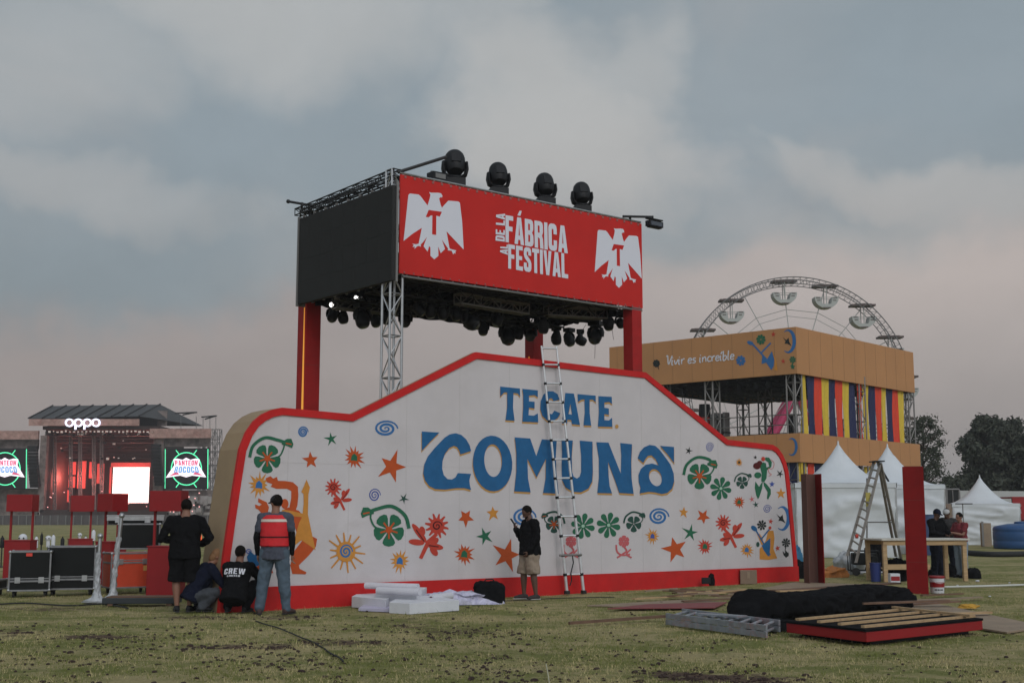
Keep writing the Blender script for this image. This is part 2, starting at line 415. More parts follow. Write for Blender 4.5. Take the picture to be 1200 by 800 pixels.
# ------------------------------------------------------------------ ground (one sheet, fine near the camera)
def fbm(x, y, s, o=0.0, oct=4):
    return noise.fractal(V((x*s+o, y*s-o, o*0.37)), 0.8, 2.1, oct)
DIRT = [(830, 793, .75, .16, .8), (780, 786, .35, .10, .5), (900, 797, .5, .1, .5), (400, 752, 1.0, .13, .6), (270, 757, .9, .10, .7), (120, 745, .8, .14, .6),
        (60, 712, 1.2, .18, .55), (340, 722, .7, .2, .5), (15, 740, .4, .2, .6), (480, 732, 1.2, .5, .30), (235, 722, .8, .16, .6), (590, 765, 1.2, .5, .22), (560, 740, .9, .3, .28)]
DC = [(G(u, v), a, b, s) for u, v, a, b, s in DIRT]
def dirt_at(x, y):
    d = 0
    for c, a, b, s in DC:
        q = ((x-c.x)/a)**2 + ((y-c.y)/(b*3.2))**2
        if q < 4: d += s*math.exp(-q*1.3)
    n = fbm(x, y, 1.7, 3.3); n2 = fbm(x, y, 5.5, 9.1)
    d = d*(1.0+0.9*n2) + max(0, n*0.55+n2*0.35-0.32)*0.9
    return max(0.0, min(1.0, d))
def gz(x, y):
    k = 1.0 if y < 34 else max(0, 1-(y-34)/20)
    return (fbm(x, y, 0.55, 1.0, 3)*0.016 + fbm(x, y, 2.4, 5.0, 3)*0.010)*k - 0.012
xs = [-9.0+0.09*i for i in range(int(21/0.09))]
s_ = .12
while xs[-1] < 900: xs.append(xs[-1]+s_); s_ *= 1.16
s_ = .12
while xs[0] > -900: xs.insert(0, xs[0]-s_); s_ *= 1.16
ys = [10.4+0.10*i for i in range(190)]
s_ = .12
while ys[-1] < 1500: ys.append(ys[-1]+s_); s_ *= 1.15
s_ = .2
while ys[0] > -60: ys.insert(0, ys[0]-s_); s_ *= 1.4
me = bpy.data.meshes.new('ground')
nx, ny = len(xs), len(ys)
vv = []; dd = []
for y in ys:
    for x in xs:
        near = -10 < x < 13 and y < 40 and y > 8
        vv.append((x, y, gz(x, y) if near else -0.012)); dd.append(dirt_at(x, y) if near else 0.0)
ff = [(j*nx+i, j*nx+i+1, (j+1)*nx+i+1, (j+1)*nx+i) for j in range(ny-1) for i in range(nx-1)]
me.from_pydata(vv, [], ff); me.polygons.foreach_set('use_smooth', [True]*len(ff))
at = me.attributes.new('dirt', 'FLOAT', 'POINT'); at.data.foreach_set('value', dd)
gm_ = bpy.data.materials.new('turf_ground'); gm_.use_nodes = True; t = gm_.node_tree; b = t.nodes['Principled BSDF']
def gn(ty, **k):
    n = t.nodes.new(ty)
    for a, c in k.items(): setattr(n, a, c)
    return n
co = gn('ShaderNodeTexCoord')
def gnoise(s, d, r, sc_=(1, 1, 1)):
    mp = gn('ShaderNodeMapping'); t.links.new(co.outputs['Object'], mp.inputs[0]); mp.inputs[3].default_value = sc_
    n = gn('ShaderNodeTexNoise'); t.links.new(mp.outputs[0], n.inputs[0]); n.inputs['Scale'].default_value = s
    n.inputs['Detail'].default_value = d; n.inputs['Roughness'].default_value = r; return n.outputs[0]
def gr(x, a, c, lo=0, hi=1):
    n = gn('ShaderNodeMapRange'); t.links.new(x, n.inputs[0]); n.inputs[1].default_value = a; n.inputs[2].default_value = c
    n.inputs[3].default_value = lo; n.inputs[4].default_value = hi; return n.outputs[0]
def gmix(f, a, c):
    n = gn('ShaderNodeMix', data_type='RGBA')
    t.links.new(f, n.inputs[0])
    for i, x in ((6, a), (7, c)):
        if isinstance(x, tuple): n.inputs[i].default_value = (*x, 1)
        else: t.links.new(x, n.inputs[i])
    return n.outputs[2]
ga = gr(gnoise(0.45, 6, .6, (1, 1.8, 1)), .40, .60); gb = gr(gnoise(3.2, 8, .68), .35, .65); gc = gr(gnoise(28, 6, .75), .3, .7)
straw = gmix(gc, (0.235, 0.195, 0.095), (0.42, 0.35, 0.185)); grn = gmix(gc, (0.110, 0.120, 0.036), (0.215, 0.215, 0.075))
mm_ = gn('ShaderNodeMath', operation='ADD'); t.links.new(ga, mm_.inputs[0]); t.links.new(gr(gb, 0, 1, -.6, .6), mm_.inputs[1]); mm_.use_clamp = True
base = gmix(mm_.outputs[0], grn, straw)
soil = gmix(gc, (0.05, 0.032, 0.025), (0.15, 0.10, 0.072))
da = gn('ShaderNodeAttribute'); da.attribute_name = 'dirt'
dm = gn('ShaderNodeMath', operation='ADD'); t.links.new(da.outputs['Fac'], dm.inputs[0]); t.links.new(gr(gnoise(16, 6, .7), .3, .7, -.35, .3), dm.inputs[1])
c_ = gmix(gr(dm.outputs[0], .25, .6), base, soil); t.links.new(c_, b.inputs['Base Color'])
b.inputs['Roughness'].default_value = 1; b.inputs['Specular IOR Level'].default_value = 0.1
bp = gn('ShaderNodeBump'); bp.inputs['Strength'].default_value = 0.7; bp.inputs['Distance'].default_value = 0.03
t.links.new(gnoise(35, 8, .75), bp.inputs['Height']); t.links.new(bp.outputs[0], b.inputs['Normal'])
me.materials.append(gm_)
go = bpy.data.objects.new('ground', me); col.objects.link(go); go['kind'] = 'structure'

# grass blades on the near turf: one mass
rng = np.random.default_rng(3)
def blades(n, name, mats, ymin, ymax, hmin, hmax, wd):
    yy = ymin*(ymax/ymin)**rng.random(n); xx = (rng.random(n)*2-1)*(yy*0.43+0.3)
    keep = []
    for i in range(n):
        x, y = float(xx[i]), float(yy[i])
        p_ = fbm(x, y, 1.1, 4.4, 3)
        if dirt_at(x, y) > 0.45 or rng.random() > 0.65+0.9*p_: continue
        keep.append(i)
    xx, yy = xx[keep], yy[keep]; n = len(keep)
    zz = np.array([gz(float(x), float(y)) for x, y in zip(xx, yy)])-0.003
    h = hmin+(hmax-hmin)*rng.random(n)**2; a = rng.random(n)*6.28; le = rng.random(n)*h*1.0; la = rng.random(n)*6.28
    P = np.zeros((n, 3, 3)); w_ = wd*(0.6+rng.random(n))
    P[:, 0] = np.stack([xx-np.cos(a)*w_, yy-np.sin(a)*w_, zz], 1); P[:, 1] = np.stack([xx+np.cos(a)*w_, yy+np.sin(a)*w_, zz], 1)
    P[:, 2] = np.stack([xx+np.cos(la)*le, yy+np.sin(la)*le, zz+h], 1)
    m_ = bpy.data.meshes.new(name); m_.vertices.add(n*3); m_.vertices.foreach_set('co', P.ravel())
    m_.loops.add(n*3); m_.loops.foreach_set('vertex_index', np.arange(n*3)); m_.polygons.add(n)
    m_.polygons.foreach_set('loop_start', np.arange(n)*3); m_.polygons.foreach_set('loop_total', np.full(n, 3))
    mi = np.array([0 if (fbm(float(x), float(y), 1.0, 2.0, 3)+rng.normal()*0.35) > 0.0 else 1 for x, y in zip(xx, yy)], dtype=np.int32)
    m_.polygons.foreach_set('material_index', mi); m_.update(calc_edges=True)
    for q in mats: m_.materials.append(q)
    o = bpy.data.objects.new(name, m_); col.objects.link(o); o['kind'] = 'stuff'; o['label'] = 'short patchy green and straw coloured turf in the foreground'; o['category'] = 'grass'
    return o
GB1 = mat('straw_blade', (0.44, 0.37, 0.19), 0.9, spec=0.1); GB2 = mat('green_blade', (0.16, 0.175, 0.05), 0.9, spec=0.1)
blades(240000, 'grass', [GB1, GB2], 10.8, 34, 0.010, 0.038, 0.004)
blades(16000, 'grass_tufts', [GB1, GB2], 10.8, 26, 0.03, 0.075, 0.005)
# clods and dead leaves lying on the turf: uncountable, one mass
mb = MB()
CL = mat('soil_clod', (0.04, 0.024, 0.019), 1.0, var=0.3, vscale=20)
k = 0
while k < 3000:
    v = 706+(800-706)*random.random()**0.8; u = random.uniform(-10, 1210); p = G(u, v)
    dn = 1.2*dirt_at(p.x, p.y)+0.025+0.5*max(0, fbm(p.x, p.y, 0.5, 7.7, 3)+0.1)
    if u > 620: dn *= 0.6
    if (p-M0).dot(EY) > -0.25: continue
    if random.random() > dn*0.9: continue
    r = random.choice((.004, .005, .006, .008, .008, .011, .016, .016, .024))*random.uniform(.7, 1.2)
    mb.ball((p.x, p.y, gz(p.x, p.y)+r*0.3), (r*random.uniform(1, 1.9), r, r*random.uniform(.5, .9)), 5, 0, Matrix.Rotation(random.random()*6, 3, 'Z')); k += 1
mb.build('soil_clods', CL, kind='stuff', label='dark soil clods and dead leaves scattered over the turf', cat='soil')

# ------------------------------------------------------------------ painted wall
NW = -EY       # the wall faces the camera
def W(u, v, off=0.0):          # point on the wall face (off metres proud)
    return hit(u, v, M0+NW*off, EY)
OUT = [(255, 716), (261, 652), (267, 610), (273, 570), (280, 526), (288, 506), (297, 493), (307, 485), (318, 480), (330, 477.5),
       (412, 485.2), (557, 412.6), (756, 436.3), (852, 515), (905, 521), (911, 525), (916, 532), (920, 541), (923, 552), (925.6, 575), (928, 602), (933, 655), (934.5, 678)]
def wl(pts, off=0.0): return [W(u, v, off) for u, v in pts]
outer = wl(OUT)
outer[0].z = -0.05; outer[-1].z = -0.05
def inset(pts, d):
    q = [(((p-M0).dot(EX)), p.z) for p in pts]; res = []
    for i in range(len(q)):
        a = q[max(i-1, 0)]; b_ = q[i]; c = q[min(i+1, len(q)-1)]
        def nn(p, r):
            dx, dz = r[0]-p[0], r[1]-p[1]; l_ = math.hypot(dx, dz) or 1; return (dz/l_, -dx/l_)
        n1 = nn(a, b_) if i > 0 else nn(b_, c); n2 = nn(b_, c) if i < len(q)-1 else n1
        sx, sz = n1[0]+n2[0], n1[1]+n2[1]; l2 = sx*sx+sz*sz
        res.append((b_[0]+sx*2*d/l2, b_[1]+sz*2*d/l2))
    return [M0+EX*x+EZ*(z-M0.z) for x, z in res]
inner = inset(outer, 0.125)
wall = thing('painted_wall', 'long white festival wall with blue lettering, cut-out flowers and stars and a red border', 'wall', (M0.x, M0.y, 0), RZW)
TH = 0.72
mb = MB(); mb.poly([inner], NW, 0.05); mb.build('front_panel', WALLW, wall)
mb = MB()      # red border: front face ring + outward facing lip
n_ = len(outer)
for i in range(n_-1):
    a, b_, c, d = outer[i], outer[i+1], inner[i+1], inner[i]
    f = NW*0.03
    q = [a+f, b_+f, c+f, d+f]; bk = [p-NW*0.07 for p in q]
    mb.add(q+bk, [(0, 3, 2, 1), (0, 1, 5, 4), (1, 2, 6, 5), (2, 3, 7, 6), (3, 0, 4, 7), (4, 5, 6, 7)])
mb.build('red_border', RED, wall)
mb = MB(); KT = 9
for i in range(n_-1):
    a, b_ = outer[i]-NW*0.04, outer[i+1]-NW*0.04; th = TH if i < KT else .12
    mb.add([a, b_, b_+EY*(th-0.04), a+EY*(th-0.04)], [(0, 1, 2, 3)])
k0, k1 = outer[KT]+EY*.12, outer[KT]+EY*TH; g0, g1 = V((k0.x, k0.y, -.05)), V((k1.x, k1.y, -.05))
mb.add([k0, k1, g1, g0], [(0, 1, 2, 3)])
mb.build('edge_panel', TANS, wall)
mb = MB(); mb.poly([[p+EY*TH for p in outer[:KT+1]]+[g1]], EY, 0.02); mb.poly([[p+EY*.12 for p in outer[KT:]]+[g0]], EY, 0.02)
mb.build('back_panel', TANS, wall)
bl = (outer[0]-M0).dot(EX); br = (outer[-1]-M0).dot(EX)
def wx(x, y, z): return V((M0.x, M0.y, 0))+EX*x+EY*y+EZ*z
mb = MB()
zt = W(400, 683.8).z
mb.poly([[wx(bl+0.01, -0.06, -0.05), wx(bl+0.02, -0.06, zt+.01), wx(br-0.02, -0.06, zt-0.03), wx(br-0.01, -0.06, -0.05)]], NW, 0.028)
sk = mb.build('base_board', RED, wall)
ORD = [0]
class Art:
    """paint on a wall face: every stroke and shape lies a hair proud of the one before"""
    def __init__(s, mapf, nrm, start=0.004): s.mb = MB(); s.f = mapf; s.n = nrm; s.o = start; s.mats = []
    def mi(s, m):
        if m not in s.mats: s.mats.append(m)
        return s.mats.index(m)
    def pg(s, pts, m, holes=()):
        lo = [[s.f(u, v)+s.n*s.o for u, v in lp] for lp in (pts, *holes)]
        s.mb.poly(lo, s.n, 0, s.mi(m)); s.o += 0.0005
    def ell(s, u, v, a, b, m, rot=0, n=18):
        c, d = math.cos(rot), math.sin(rot)
        s.pg([(u+a*math.cos(t)*c-b*math.sin(t)*d, v+a*math.cos(t)*d+b*math.sin(t)*c) for t in [2*math.pi*i/n for i in range(n)]], m)
    def stroke(s, pts, w_, m):
        k = len(pts); L_, R_ = [], []
        for i in range(k):
            a, b = pts[max(i-1, 0)], pts[min(i+1, k-1)]; dx, dy = b[0]-a[0], b[1]-a[1]; l_ = math.hypot(dx, dy) or 1
            ww = w_[i] if isinstance(w_, list) else w_
            L_.append((pts[i][0]-dy/l_*ww/2, pts[i][1]+dx/l_*ww/2)); R_.append((pts[i][0]+dy/l_*ww/2, pts[i][1]-dx/l_*ww/2))
        mi = s.mi(m); o = [s.f(*p)+s.n*s.o for p in L_+R_]
        fs = [(i, i+1, k+i+1, k+i) for i in range(k-1)]
        f0 = fs[0]; nn_ = (o[f0[1]]-o[f0[0]]).cross(o[f0[3]]-o[f0[0]])
        if nn_.dot(s.n) < 0: fs = [g[::-1] for g in fs]
        s.mb.add(o, fs, mi); s.o += 0.0005
    def build(s, name, parent, label=None): return s.mb.build(name, s.mats, parent, label=label)
def Wm(u, v): return W(u, v)
def star(a, u, v, r, m, rot=-90, n=5, k=0.42, jit=0.16, sq=0.92):
    pts = []
    for i in range(2*n):
        t = rad(rot+180/n*i); rr = r*(1+random.uniform(-jit, jit)) if i % 2 == 0 else r*k
        pts.append((u+rr*math.cos(t)*sq, v+rr*math.sin(t)))
    a.pg(pts, m)
def spiral(a, u, v, rx, ry, m, w_=1.6, turns=2.6, t0=0):
    n = 46; a.stroke([(u+rx*(1-i/n*0.97)*math.cos(t0-turns*2*math.pi*i/n), v+ry*(1-i/n*0.97)*math.sin(t0-turns*2*math.pi*i/n)) for i in range(n+1)],
                     [w_*(0.5+0.7*math.sin(math.pi*min(1, (i+4)/n))) for i in range(n+1)], m)
def spiky(a, u, v, r, m, cm, n=13, k=0.5):
    pts = []
    for i in range(2*n):
        t = math.pi*i/n+random.uniform(-.06, .06); rr = r*random.uniform(.72, 1.15) if i % 2 == 0 else r*k
        pts.append((u+rr*math.cos(t)*0.9, v+rr*math.sin(t)))
    a.pg(pts, m)
    c = r*0.3; a.pg([(u-c, v+c*.8), (u-c*.7, v-c*.6), (u, v-c*1.2), (u+c*.8, v-c*.4), (u+c*.8, v+c), (u, v+c*.8)], cm)
def petals(a, u, v, r, n, m, rot=0, fat=0.34, cm=None, cr=0.2, hole=None):
    for i in range(n):
        t = rad(rot)+2*math.pi*i/n; c, s_2 = math.cos(t), math.sin(t)
        prof = [(0.08, .05), (0.35, fat*.45), (0.6, fat*.85), (0.8, fat), (0.95, fat*.7), (1.02, 0), (.95, -fat*.7), (.8, -fat), (.6, -fat*.85), (.35, -fat*.45), (.08, -.05)]
        a.pg([(u+0.93*r*(c*p-s_2*q), v+r*(s_2*p+c*q)) for p, q in prof], m)
    if cm: a.ell(u, v, r*cr, r*cr, cm)
    if hole: a.ell(u, v, r*0.13, r*0.13, hole)
def arc(a, pts, w_, m):      # smooth stroke through points
    out = []; k = len(pts)
    for i in range(k-1):
        p0, p1, p2, p3 = pts[max(i-1, 0)], pts[i], pts[i+1], pts[min(i+2, k-1)]
        for j in range(6):
            t = j/6; out.append(tuple(0.5*((2*p1[q])+(-p0[q]+p2[q])*t+(2*p0[q]-5*p1[q]+4*p2[q]-p3[q])*t*t+(-p0[q]+3*p1[q]-3*p2[q]+p3[q])*t**3) for q in (0, 1)))
    out.append(pts[-1]); a.stroke(out, w_, m)
def curlflower(a, u, v, r, m, bud, flip=1, cm=ORANGE):
    petals(a, u, v, r*1.13, 5, m, rot=90, fat=.42)
    if cm:
        for i in range(5): t = rad(90+72*i); a.stroke([(u, v), (u+r*.62*math.cos(t), v+r*.62*math.sin(t))], r*.12, cm)
        a.ell(u, v, r*.24, r*.24, cm)
    bx, by = bud; f = flip
    arc(a, [(u-f*r*1.38, v-r*.1), (u-f*r*1.1, v-r*1.0), (u-f*r*.2, v-r*1.62), (u+f*r*.8, v-r*1.45), (bx, by)], r*.24, m)
    arc(a, [(bx-f*r*.2, by+r*.1), (u+f*r*1.25, v-r*.75), (u+f*r*.95, v-r*.2), (u+f*r*.3, v-r*.02)], r*.12, m)
    a.pg([(bx-f*r*.4, by-r*.08), (bx, by-r*.34), (bx+f*r*.34, by-r*.34), (bx+f*r*.5, by+r*.08), (bx+f*r*.4, by+r*.38), (bx, by+r*.2), (bx-f*r*.4, by+r*.1)], m)
    if cm: a.stroke([(bx-f*r*.1, by), (bx+f*r*.35, by+r*.1)], r*.1, cm)
def coralflower(a, du, dv, r, lu, lv, lr, f=1):
    n = 12; pts = []
    for i in range(n*4):
        t = 2*math.pi*i/(n*4); k = (0.60, .98, 1.0, 0.62)[i % 4]*random.uniform(.95, 1.05); pts.append((du+r*k*math.cos(t)*.92, dv+r*k*math.sin(t)))
    a.pg(pts, CORAL); spiral(a, du, dv, r*.4, r*.4, MAROON, r*.1, 1.7)
    a.stroke([(du, dv+r*.6), (lu+f*lr*.1, lv), (lu-f*lr*.35, lv+lr*.95)], [lr*.18, lr*.24, lr*.2], CORAL)
    for (x0, y0, x1, y1) in ((0, .1, -.75, -.9), (-.1, .1, -.95, 0), (-.2, -.3, -.3, -.8), (0, .2, .85, .35), (.2, .2, .6, -.15), (.2, .3, .55, .75)):
        ax, ay, bx, by = lu+f*x0*lr, lv+y0*lr, lu+f*x1*lr, lv+y1*lr
        mx_, my_ = (ax+bx)/2, (ay+by)/2; l_ = math.hypot(bx-ax, by-ay)
        a.ell(mx_+(bx-ax)*.06, my_+(by-ay)*.06, l_*.52, lr*.17, CORAL, math.atan2(by-ay, bx-ax))
    a.stroke([(lu-f*lr*.15, lv), (lu-f*lr*.6, lv-lr*.65)], lr*.06, MAROON); a.stroke([(lu+f*lr*.1, lv+lr*.22), (lu+f*lr*.65, lv+lr*.3)], lr*.06, MAROON)
def piece(name, fn, *ar, label=None, **kw):
    a = Art(Wm, NW); fn(a, *ar, **kw); a.build(name, wall, label)
for u, v, rx, ry, m, w_ in ((355, 506, 6, 6.6, SPBLUE, 1.7), (452, 502, 14, 9.5, SPBLUE, 2.4), (438.8, 580, 7, 8, INDIGO, 1.3), (614, 606, 14, 11, SPBLUE, 2.6),
                         (771.7, 605, 12, 10, SPBLUE, 2.3), (831.6, 523.8, 4.6, 6, INDIGO, .75), (899, 596, 5, 5, INDIGO, .7)):
    piece('painted_spiral', spiral, u, v, rx, ry, m, w_)
for u, v, r, m, rot, k in ((388, 514, 9, GREEN, -100, .3), (364, 539, 11, ORANGE, -95, .4), (459, 546.5, 19, ORANGE, -70, .38), (473, 584, 6.5, DGREEN, -60, .3),
                        (545.6, 606, 11.5, ORANGE, -55, .42), (577.7, 601, 9, YELLOW, -95, .42), (568, 628, 12.5, GREEN, -110, .3), (594, 650, 19, ORANGE, -75, .38),
                        (801, 600, 7, YELLOW, -85, .4), (824, 605, 10, ORANGE, -60, .4), (809, 624, 11, GREEN, -80, .3), (791, 643, 17, ORANGE, -105, .38),
                        (807, 528, 5, INK, -75, .3), (914, 555, 5, INK, -60, .3), (915, 578, 6.5, YELLOW, -90, .42), (885.6, 591, 4, DGREEN, -100, .35),
                        (885, 535.6, 2.6, INK, -90, .4), (904.6, 567, 3.6, INDIGO, -90, .5), (903, 610.6, 3.6, CORAL, -80, .4), (911, 642, 3.4, CORAL, -30, .45), (881, 584.5, 4, PINK, -100, .3)):
    piece('painted_star', star, u, v, r, m, rot, 5, k)
for u, v, r, m, cm in ((415, 536, 14, ORANGE, GREEN), (544, 649, 14, ORANGE, GREEN), (866, 588, 8.5, ORANGE, GREEN), (826, 640, 10.5, CORAL, GREEN),
                       (303.5, 568, 15, YELLOW, SPBLUE), (468.5, 657, 14, YELLOW, SPBLUE), (764.5, 628, 9.5, YELLOW, INDIGO), (866, 541.5, 5, YELLOW, INK), (875, 644, 9.5, YELLOW, SPBLUE)):
    piece('painted_burst', spiky, u, v, r, m, cm)
def bigsun(a, u, v, r):
    for i in range(14):
        t = 2*math.pi*i/14+.1; rr = r*random.uniform(.85, 1.15)
        a.stroke([(u+.35*r*math.cos(t), v+.35*r*math.sin(t)), (u+rr*math.cos(t)*.9, v+rr*math.sin(t))], [2.6, 1.5], YELLOW)
    a.ell(u, v, r*.47, r*.5, YELLOW); a.ell(u, v, r*.3, r*.34, GOLD); spiral(a, u, v, r*.32, r*.36, SPBLUE, 2.0, 2.2)
piece('painted_sun', bigsun, 405, 646, 24)
piece('painted_flower', curlflower, 313, 537, 15, GREEN, (336, 519), label='green flower with a curling stem at the wall top left corner')
piece('painted_flower', curlflower, 455.5, 620.5, 17, GREEN, (431, 600), flip=-1)
piece('painted_flower', curlflower, 649, 614, 9, DGREEN, (638.5, 604), flip=-1)
piece('painted_flower', curlflower, 742.5, 613.5, 8.5, DGREEN, (752, 603.5), cm=None)
piece('painted_flower', curlflower, 819.5, 557.5, 13.5, GREEN, (834, 543.5))
piece('painted_flower', curlflower, 869.5, 565, 6.5, DGREEN, (877.5, 557), cm=None)
for u, v, r, m, h in ((683, 616, 15, GREEN, MINT), (713, 615, 15, GREEN, MINT), (844.5, 572, 13.5, GREEN, MINT), (892.5, 615, 6, INK, None), (921, 635.5, 5.5, INK, None)):
    piece('painted_flower', petals, u, v, r, 8, m, rot=12, fat=.225, hole=h)
piece('painted_coral', coralflower, 390.5, 571, 10.5, 399, 585, 13, -1)
piece('painted_coral', coralflower, 512, 616, 15, 500, 634, 21, 1)
piece('painted_coral', coralflower, 847.5, 612.5, 10, 857, 627, 15, -1)
def pinkfig(a, u, v):
    petals(a, u, v-6, 7, 6, PINK, 30, .4); arc(a, [(u-9, v-2), (u-8, v+6), (u-2, v+10), (u+7, v+9)], 2, PINK)
    arc(a, [(u, v), (u+3, v+5), (u-2, v+9), (u-8, v+13)], 2, PINK); arc(a, [(u+8, v+3), (u+3, v+9), (u+9, v+13)], 1.8, PINK)
piece('painted_flower', pinkfig, 669, 640); piece('painted_flower', pinkfig, 731, 640)
def blackbud(a): arc(a, [(921.5, 639), (920, 644), (921.5, 650)], 1, INK); a.pg([(917, 645), (919.5, 648), (921, 645), (924, 648), (924.5, 645), (924, 651), (921, 653), (918, 650)], INK)
piece('painted_bud', blackbud)
def moon(a, u, v, r, m=SPBLUE, bird=True):
    o_ = [(u+r*math.cos(t)*.62, v+r*math.sin(t)) for t in [rad(-128+256*i/20) for i in range(21)]]
    i_ = [(u-r*.12+r*.72*math.cos(t)*.62, v+r*.86*math.sin(t)) for t in [rad(118-236*i/20) for i in range(21)]]
    a.pg(o_+i_, m)
    if bird: a.pg([(u-r*.5, v-r*.35), (u-r*.2, v-r*.1), (u+r*.0, v-r*.3), (u+.05*r, v+.05*r), (u+r*.25, v+r*.4), (u-.1*r, v+.2*r), (u-r*.35, v+r*.2), (u-.25*r, v)], INK)
piece('painted_moon', moon, 917, 607, 14.5)
P5 = lambda pts, ox=250, oy=490, s=5.0: [(ox+x/s, oy+y/s) for x, y in pts]
def dancer(a):
    a.pg(P5([(400, 540), (440, 520), (500, 540), (545, 590), (560, 700), (500, 720), (480, 640), (440, 580)]), ORANGE)
    a.pg(P5([(306, 350), (335, 338), (350, 352), (372, 342), (378, 365), (420, 366), (465, 373), (495, 400), (498, 450), (492, 510), (478, 548), (442, 535), (455, 470), (456, 425), (430, 412), (370, 412), (335, 400), (345, 385), (312, 372)]), ORANGE)
    a.pg(P5([(262, 467), (285, 478), (312, 490), (325, 520), (318, 555), (285, 560), (265, 535), (246, 525), (244, 503), (268, 512), (283, 503), (262, 490)]), ORANGE)
    a.ell(250+418/5, 490+500/5, 4.4, 5.8, ORANGE)
    a.pg(P5([(575, 688), (607, 705), (600, 750), (560, 800), (500, 860), (505, 880), (545, 900), (540, 912), (462, 910), (450, 860), (470, 780), (520, 715)]), ORANGE)
    a.pg(P5([(240, 860), (330, 850), (350, 905), (225, 905)]), ORANGE)
    a.pg(P5([(545, 358), (565, 405), (556, 445), (553, 560), (580, 690), (598, 770), (560, 742), (515, 712), (470, 748), (482, 680), (500, 615), (518, 578), (455, 572), (398, 552), (404, 534), (450, 540), (522, 556), (528, 500), (527, 442), (514, 430), (530, 395)]), YELLOW)
    a.pg(P5([(195, 810), (215, 775), (240, 800), (262, 770), (290, 800), (285, 850), (235, 875), (205, 850)]), BLUE)
    spiral(a, 291, 646, 3.4, 3.4, INDIGO, 1.0, 1.5)
piece('painted_figure', dancer, label='orange dancing cut-out figure in a yellow dress painted at the wall left end')
P8 = lambda pts: [(790+x/8, 505+y/8) for x, y in pts]
def greenfig(a):
    a.pg(P8([(815, 300), (835, 290), (860, 300), (865, 340), (870, 380), (865, 440), (845, 475), (815, 470), (820, 400), (805, 340)]), GREEN)
    a.pg(P8([(760, 470), (795, 520), (830, 465), (825, 530), (800, 610), (785, 638), (768, 600), (755, 530)]), GREEN)
    a.pg(P8([(835, 470), (870, 500), (905, 545), (905, 590), (880, 640), (868, 630), (875, 570), (840, 510)]), GREEN)
    a.pg(P8([(845, 345), (890, 330), (880, 290), (850, 270), (855, 243), (890, 248), (915, 290), (910, 335), (860, 372)]), GREEN)
    a.ell(790+783/8, 505+412/8, 4.2, 3.6, GREEN); a.ell(790+775/8, 505+325/8, 4.5, 4, MAROON); a.ell(790+800/8, 505+297/8, 3, 2.6, MAROON); a.ell(790+833/8, 505+260/8, 2.3, 2.6, CORAL)
    arc(a, P8([(905, 265), (935, 300), (920, 350), (880, 350), (890, 390), (910, 405), (885, 420)]), .5, CORAL)
piece('painted_figure', greenfig, label='green dancing cut-out figure painted near the wall right corner')
P6 = lambda pts: [(790+x/8, 580+y/8) for x, y in pts]
def musician(a):
    a.pg(P6([(800, 500), (830, 470), (860, 420), (880, 330), (930, 330), (940, 400), (930, 500), (965, 590), (880, 605), (800, 600)]), YELLOW)
    a.pg(P6([(770, 350), (800, 360), (830, 400), (840, 470), (815, 460)]), YELLOW)
    a.pg(P6([(820, 470), (900, 400), (900, 480), (890, 575), (870, 560), (835, 510)]), BLUE)
    a.stroke(P6([(755, 310), (900, 560)]), 1.7, BLUE); a.stroke(P6([(815, 410), (890, 320)]), 1.6, BLUE)
    a.ell(790+748/8, 580+310/8, 4.2, 2.6, BLUE, .7); a.ell(790+897/8, 580+305/8, 1.7, 2.0, CORAL); a.ell(790+783/8, 580+460/8, 2, 3, DGREEN)
piece('painted_figure', musician, label='blue and yellow musician figure painted low near the wall right end')

# lettering
def z5(pts): return [(480+x/5.333, 440+y/5.333) for x, y in pts]
def z6(pts): return [(640+x/5.333, 440+y/5.333) for x, y in pts]
def ellp(cx, cy, a, b, rot=0, n=28):
    c, d = math.cos(rot), math.sin(rot); return [(cx+a*math.cos(t)*c-b*math.sin(t)*d, cy+a*math.cos(t)*d+b*math.sin(t)*c) for t in [2*math.pi*i/n for i in range(n)]]
LET = []     # (outline, holes, gold shift)
LET.append((z5([(75, 348), (185, 355), (130, 410), (75, 470)]), [], -.5))
LET.append((z5([(383, 470), (374, 435), (352, 397), (322, 370), (287, 359), (250, 366), (220, 385), (190, 415), (150, 458), (112, 505), (90, 555), (83, 610), (95, 655), (122, 690), (160, 708), (220, 711), (290, 702), (340, 702), (383, 713), (375, 682), (372, 655), (376, 635), (383, 613), (300, 608), (285, 635), (262, 648), (235, 645), (212, 620), (202, 580), (205, 530), (220, 487), (247, 452), (275, 438), (295, 446), (308, 466), (316, 492)]), [], -.5))
LET.append((z5(ellp(517, 548, 123, 174, -.06)), [z5(ellp(520, 530, 55, 102, -.05))[::-1]], -.5))
LET.append((z5([(655, 385), (752, 392), (790, 502), (825, 397), (918, 404), (912, 500), (915, 600), (930, 737), (832, 732), (848, 640), (850, 520), (792, 635), (735, 520), (738, 640), (755, 728), (652, 722), (665, 600), (665, 480)]), [], -.3))
LET.append((z6([(95, 400), (165, 405), (158, 500), (160, 600), (170, 630), (190, 642), (208, 630), (217, 600), (217, 500), (208, 405), (288, 412), (288, 500), (290, 600), (286, 660), (262, 705), (215, 728), (165, 725), (120, 698), (97, 650), (95, 560), (98, 480)]), [], .4))
LET.append((z6([(312, 415), (388, 418), (465, 612), (468, 500), (462, 420), (535, 428), (530, 540), (532, 640), (545, 738), (455, 732), (430, 660), (385, 538), (388, 620), (395, 690), (410, 735), (318, 732), (328, 640), (328, 520)]), [], .4))
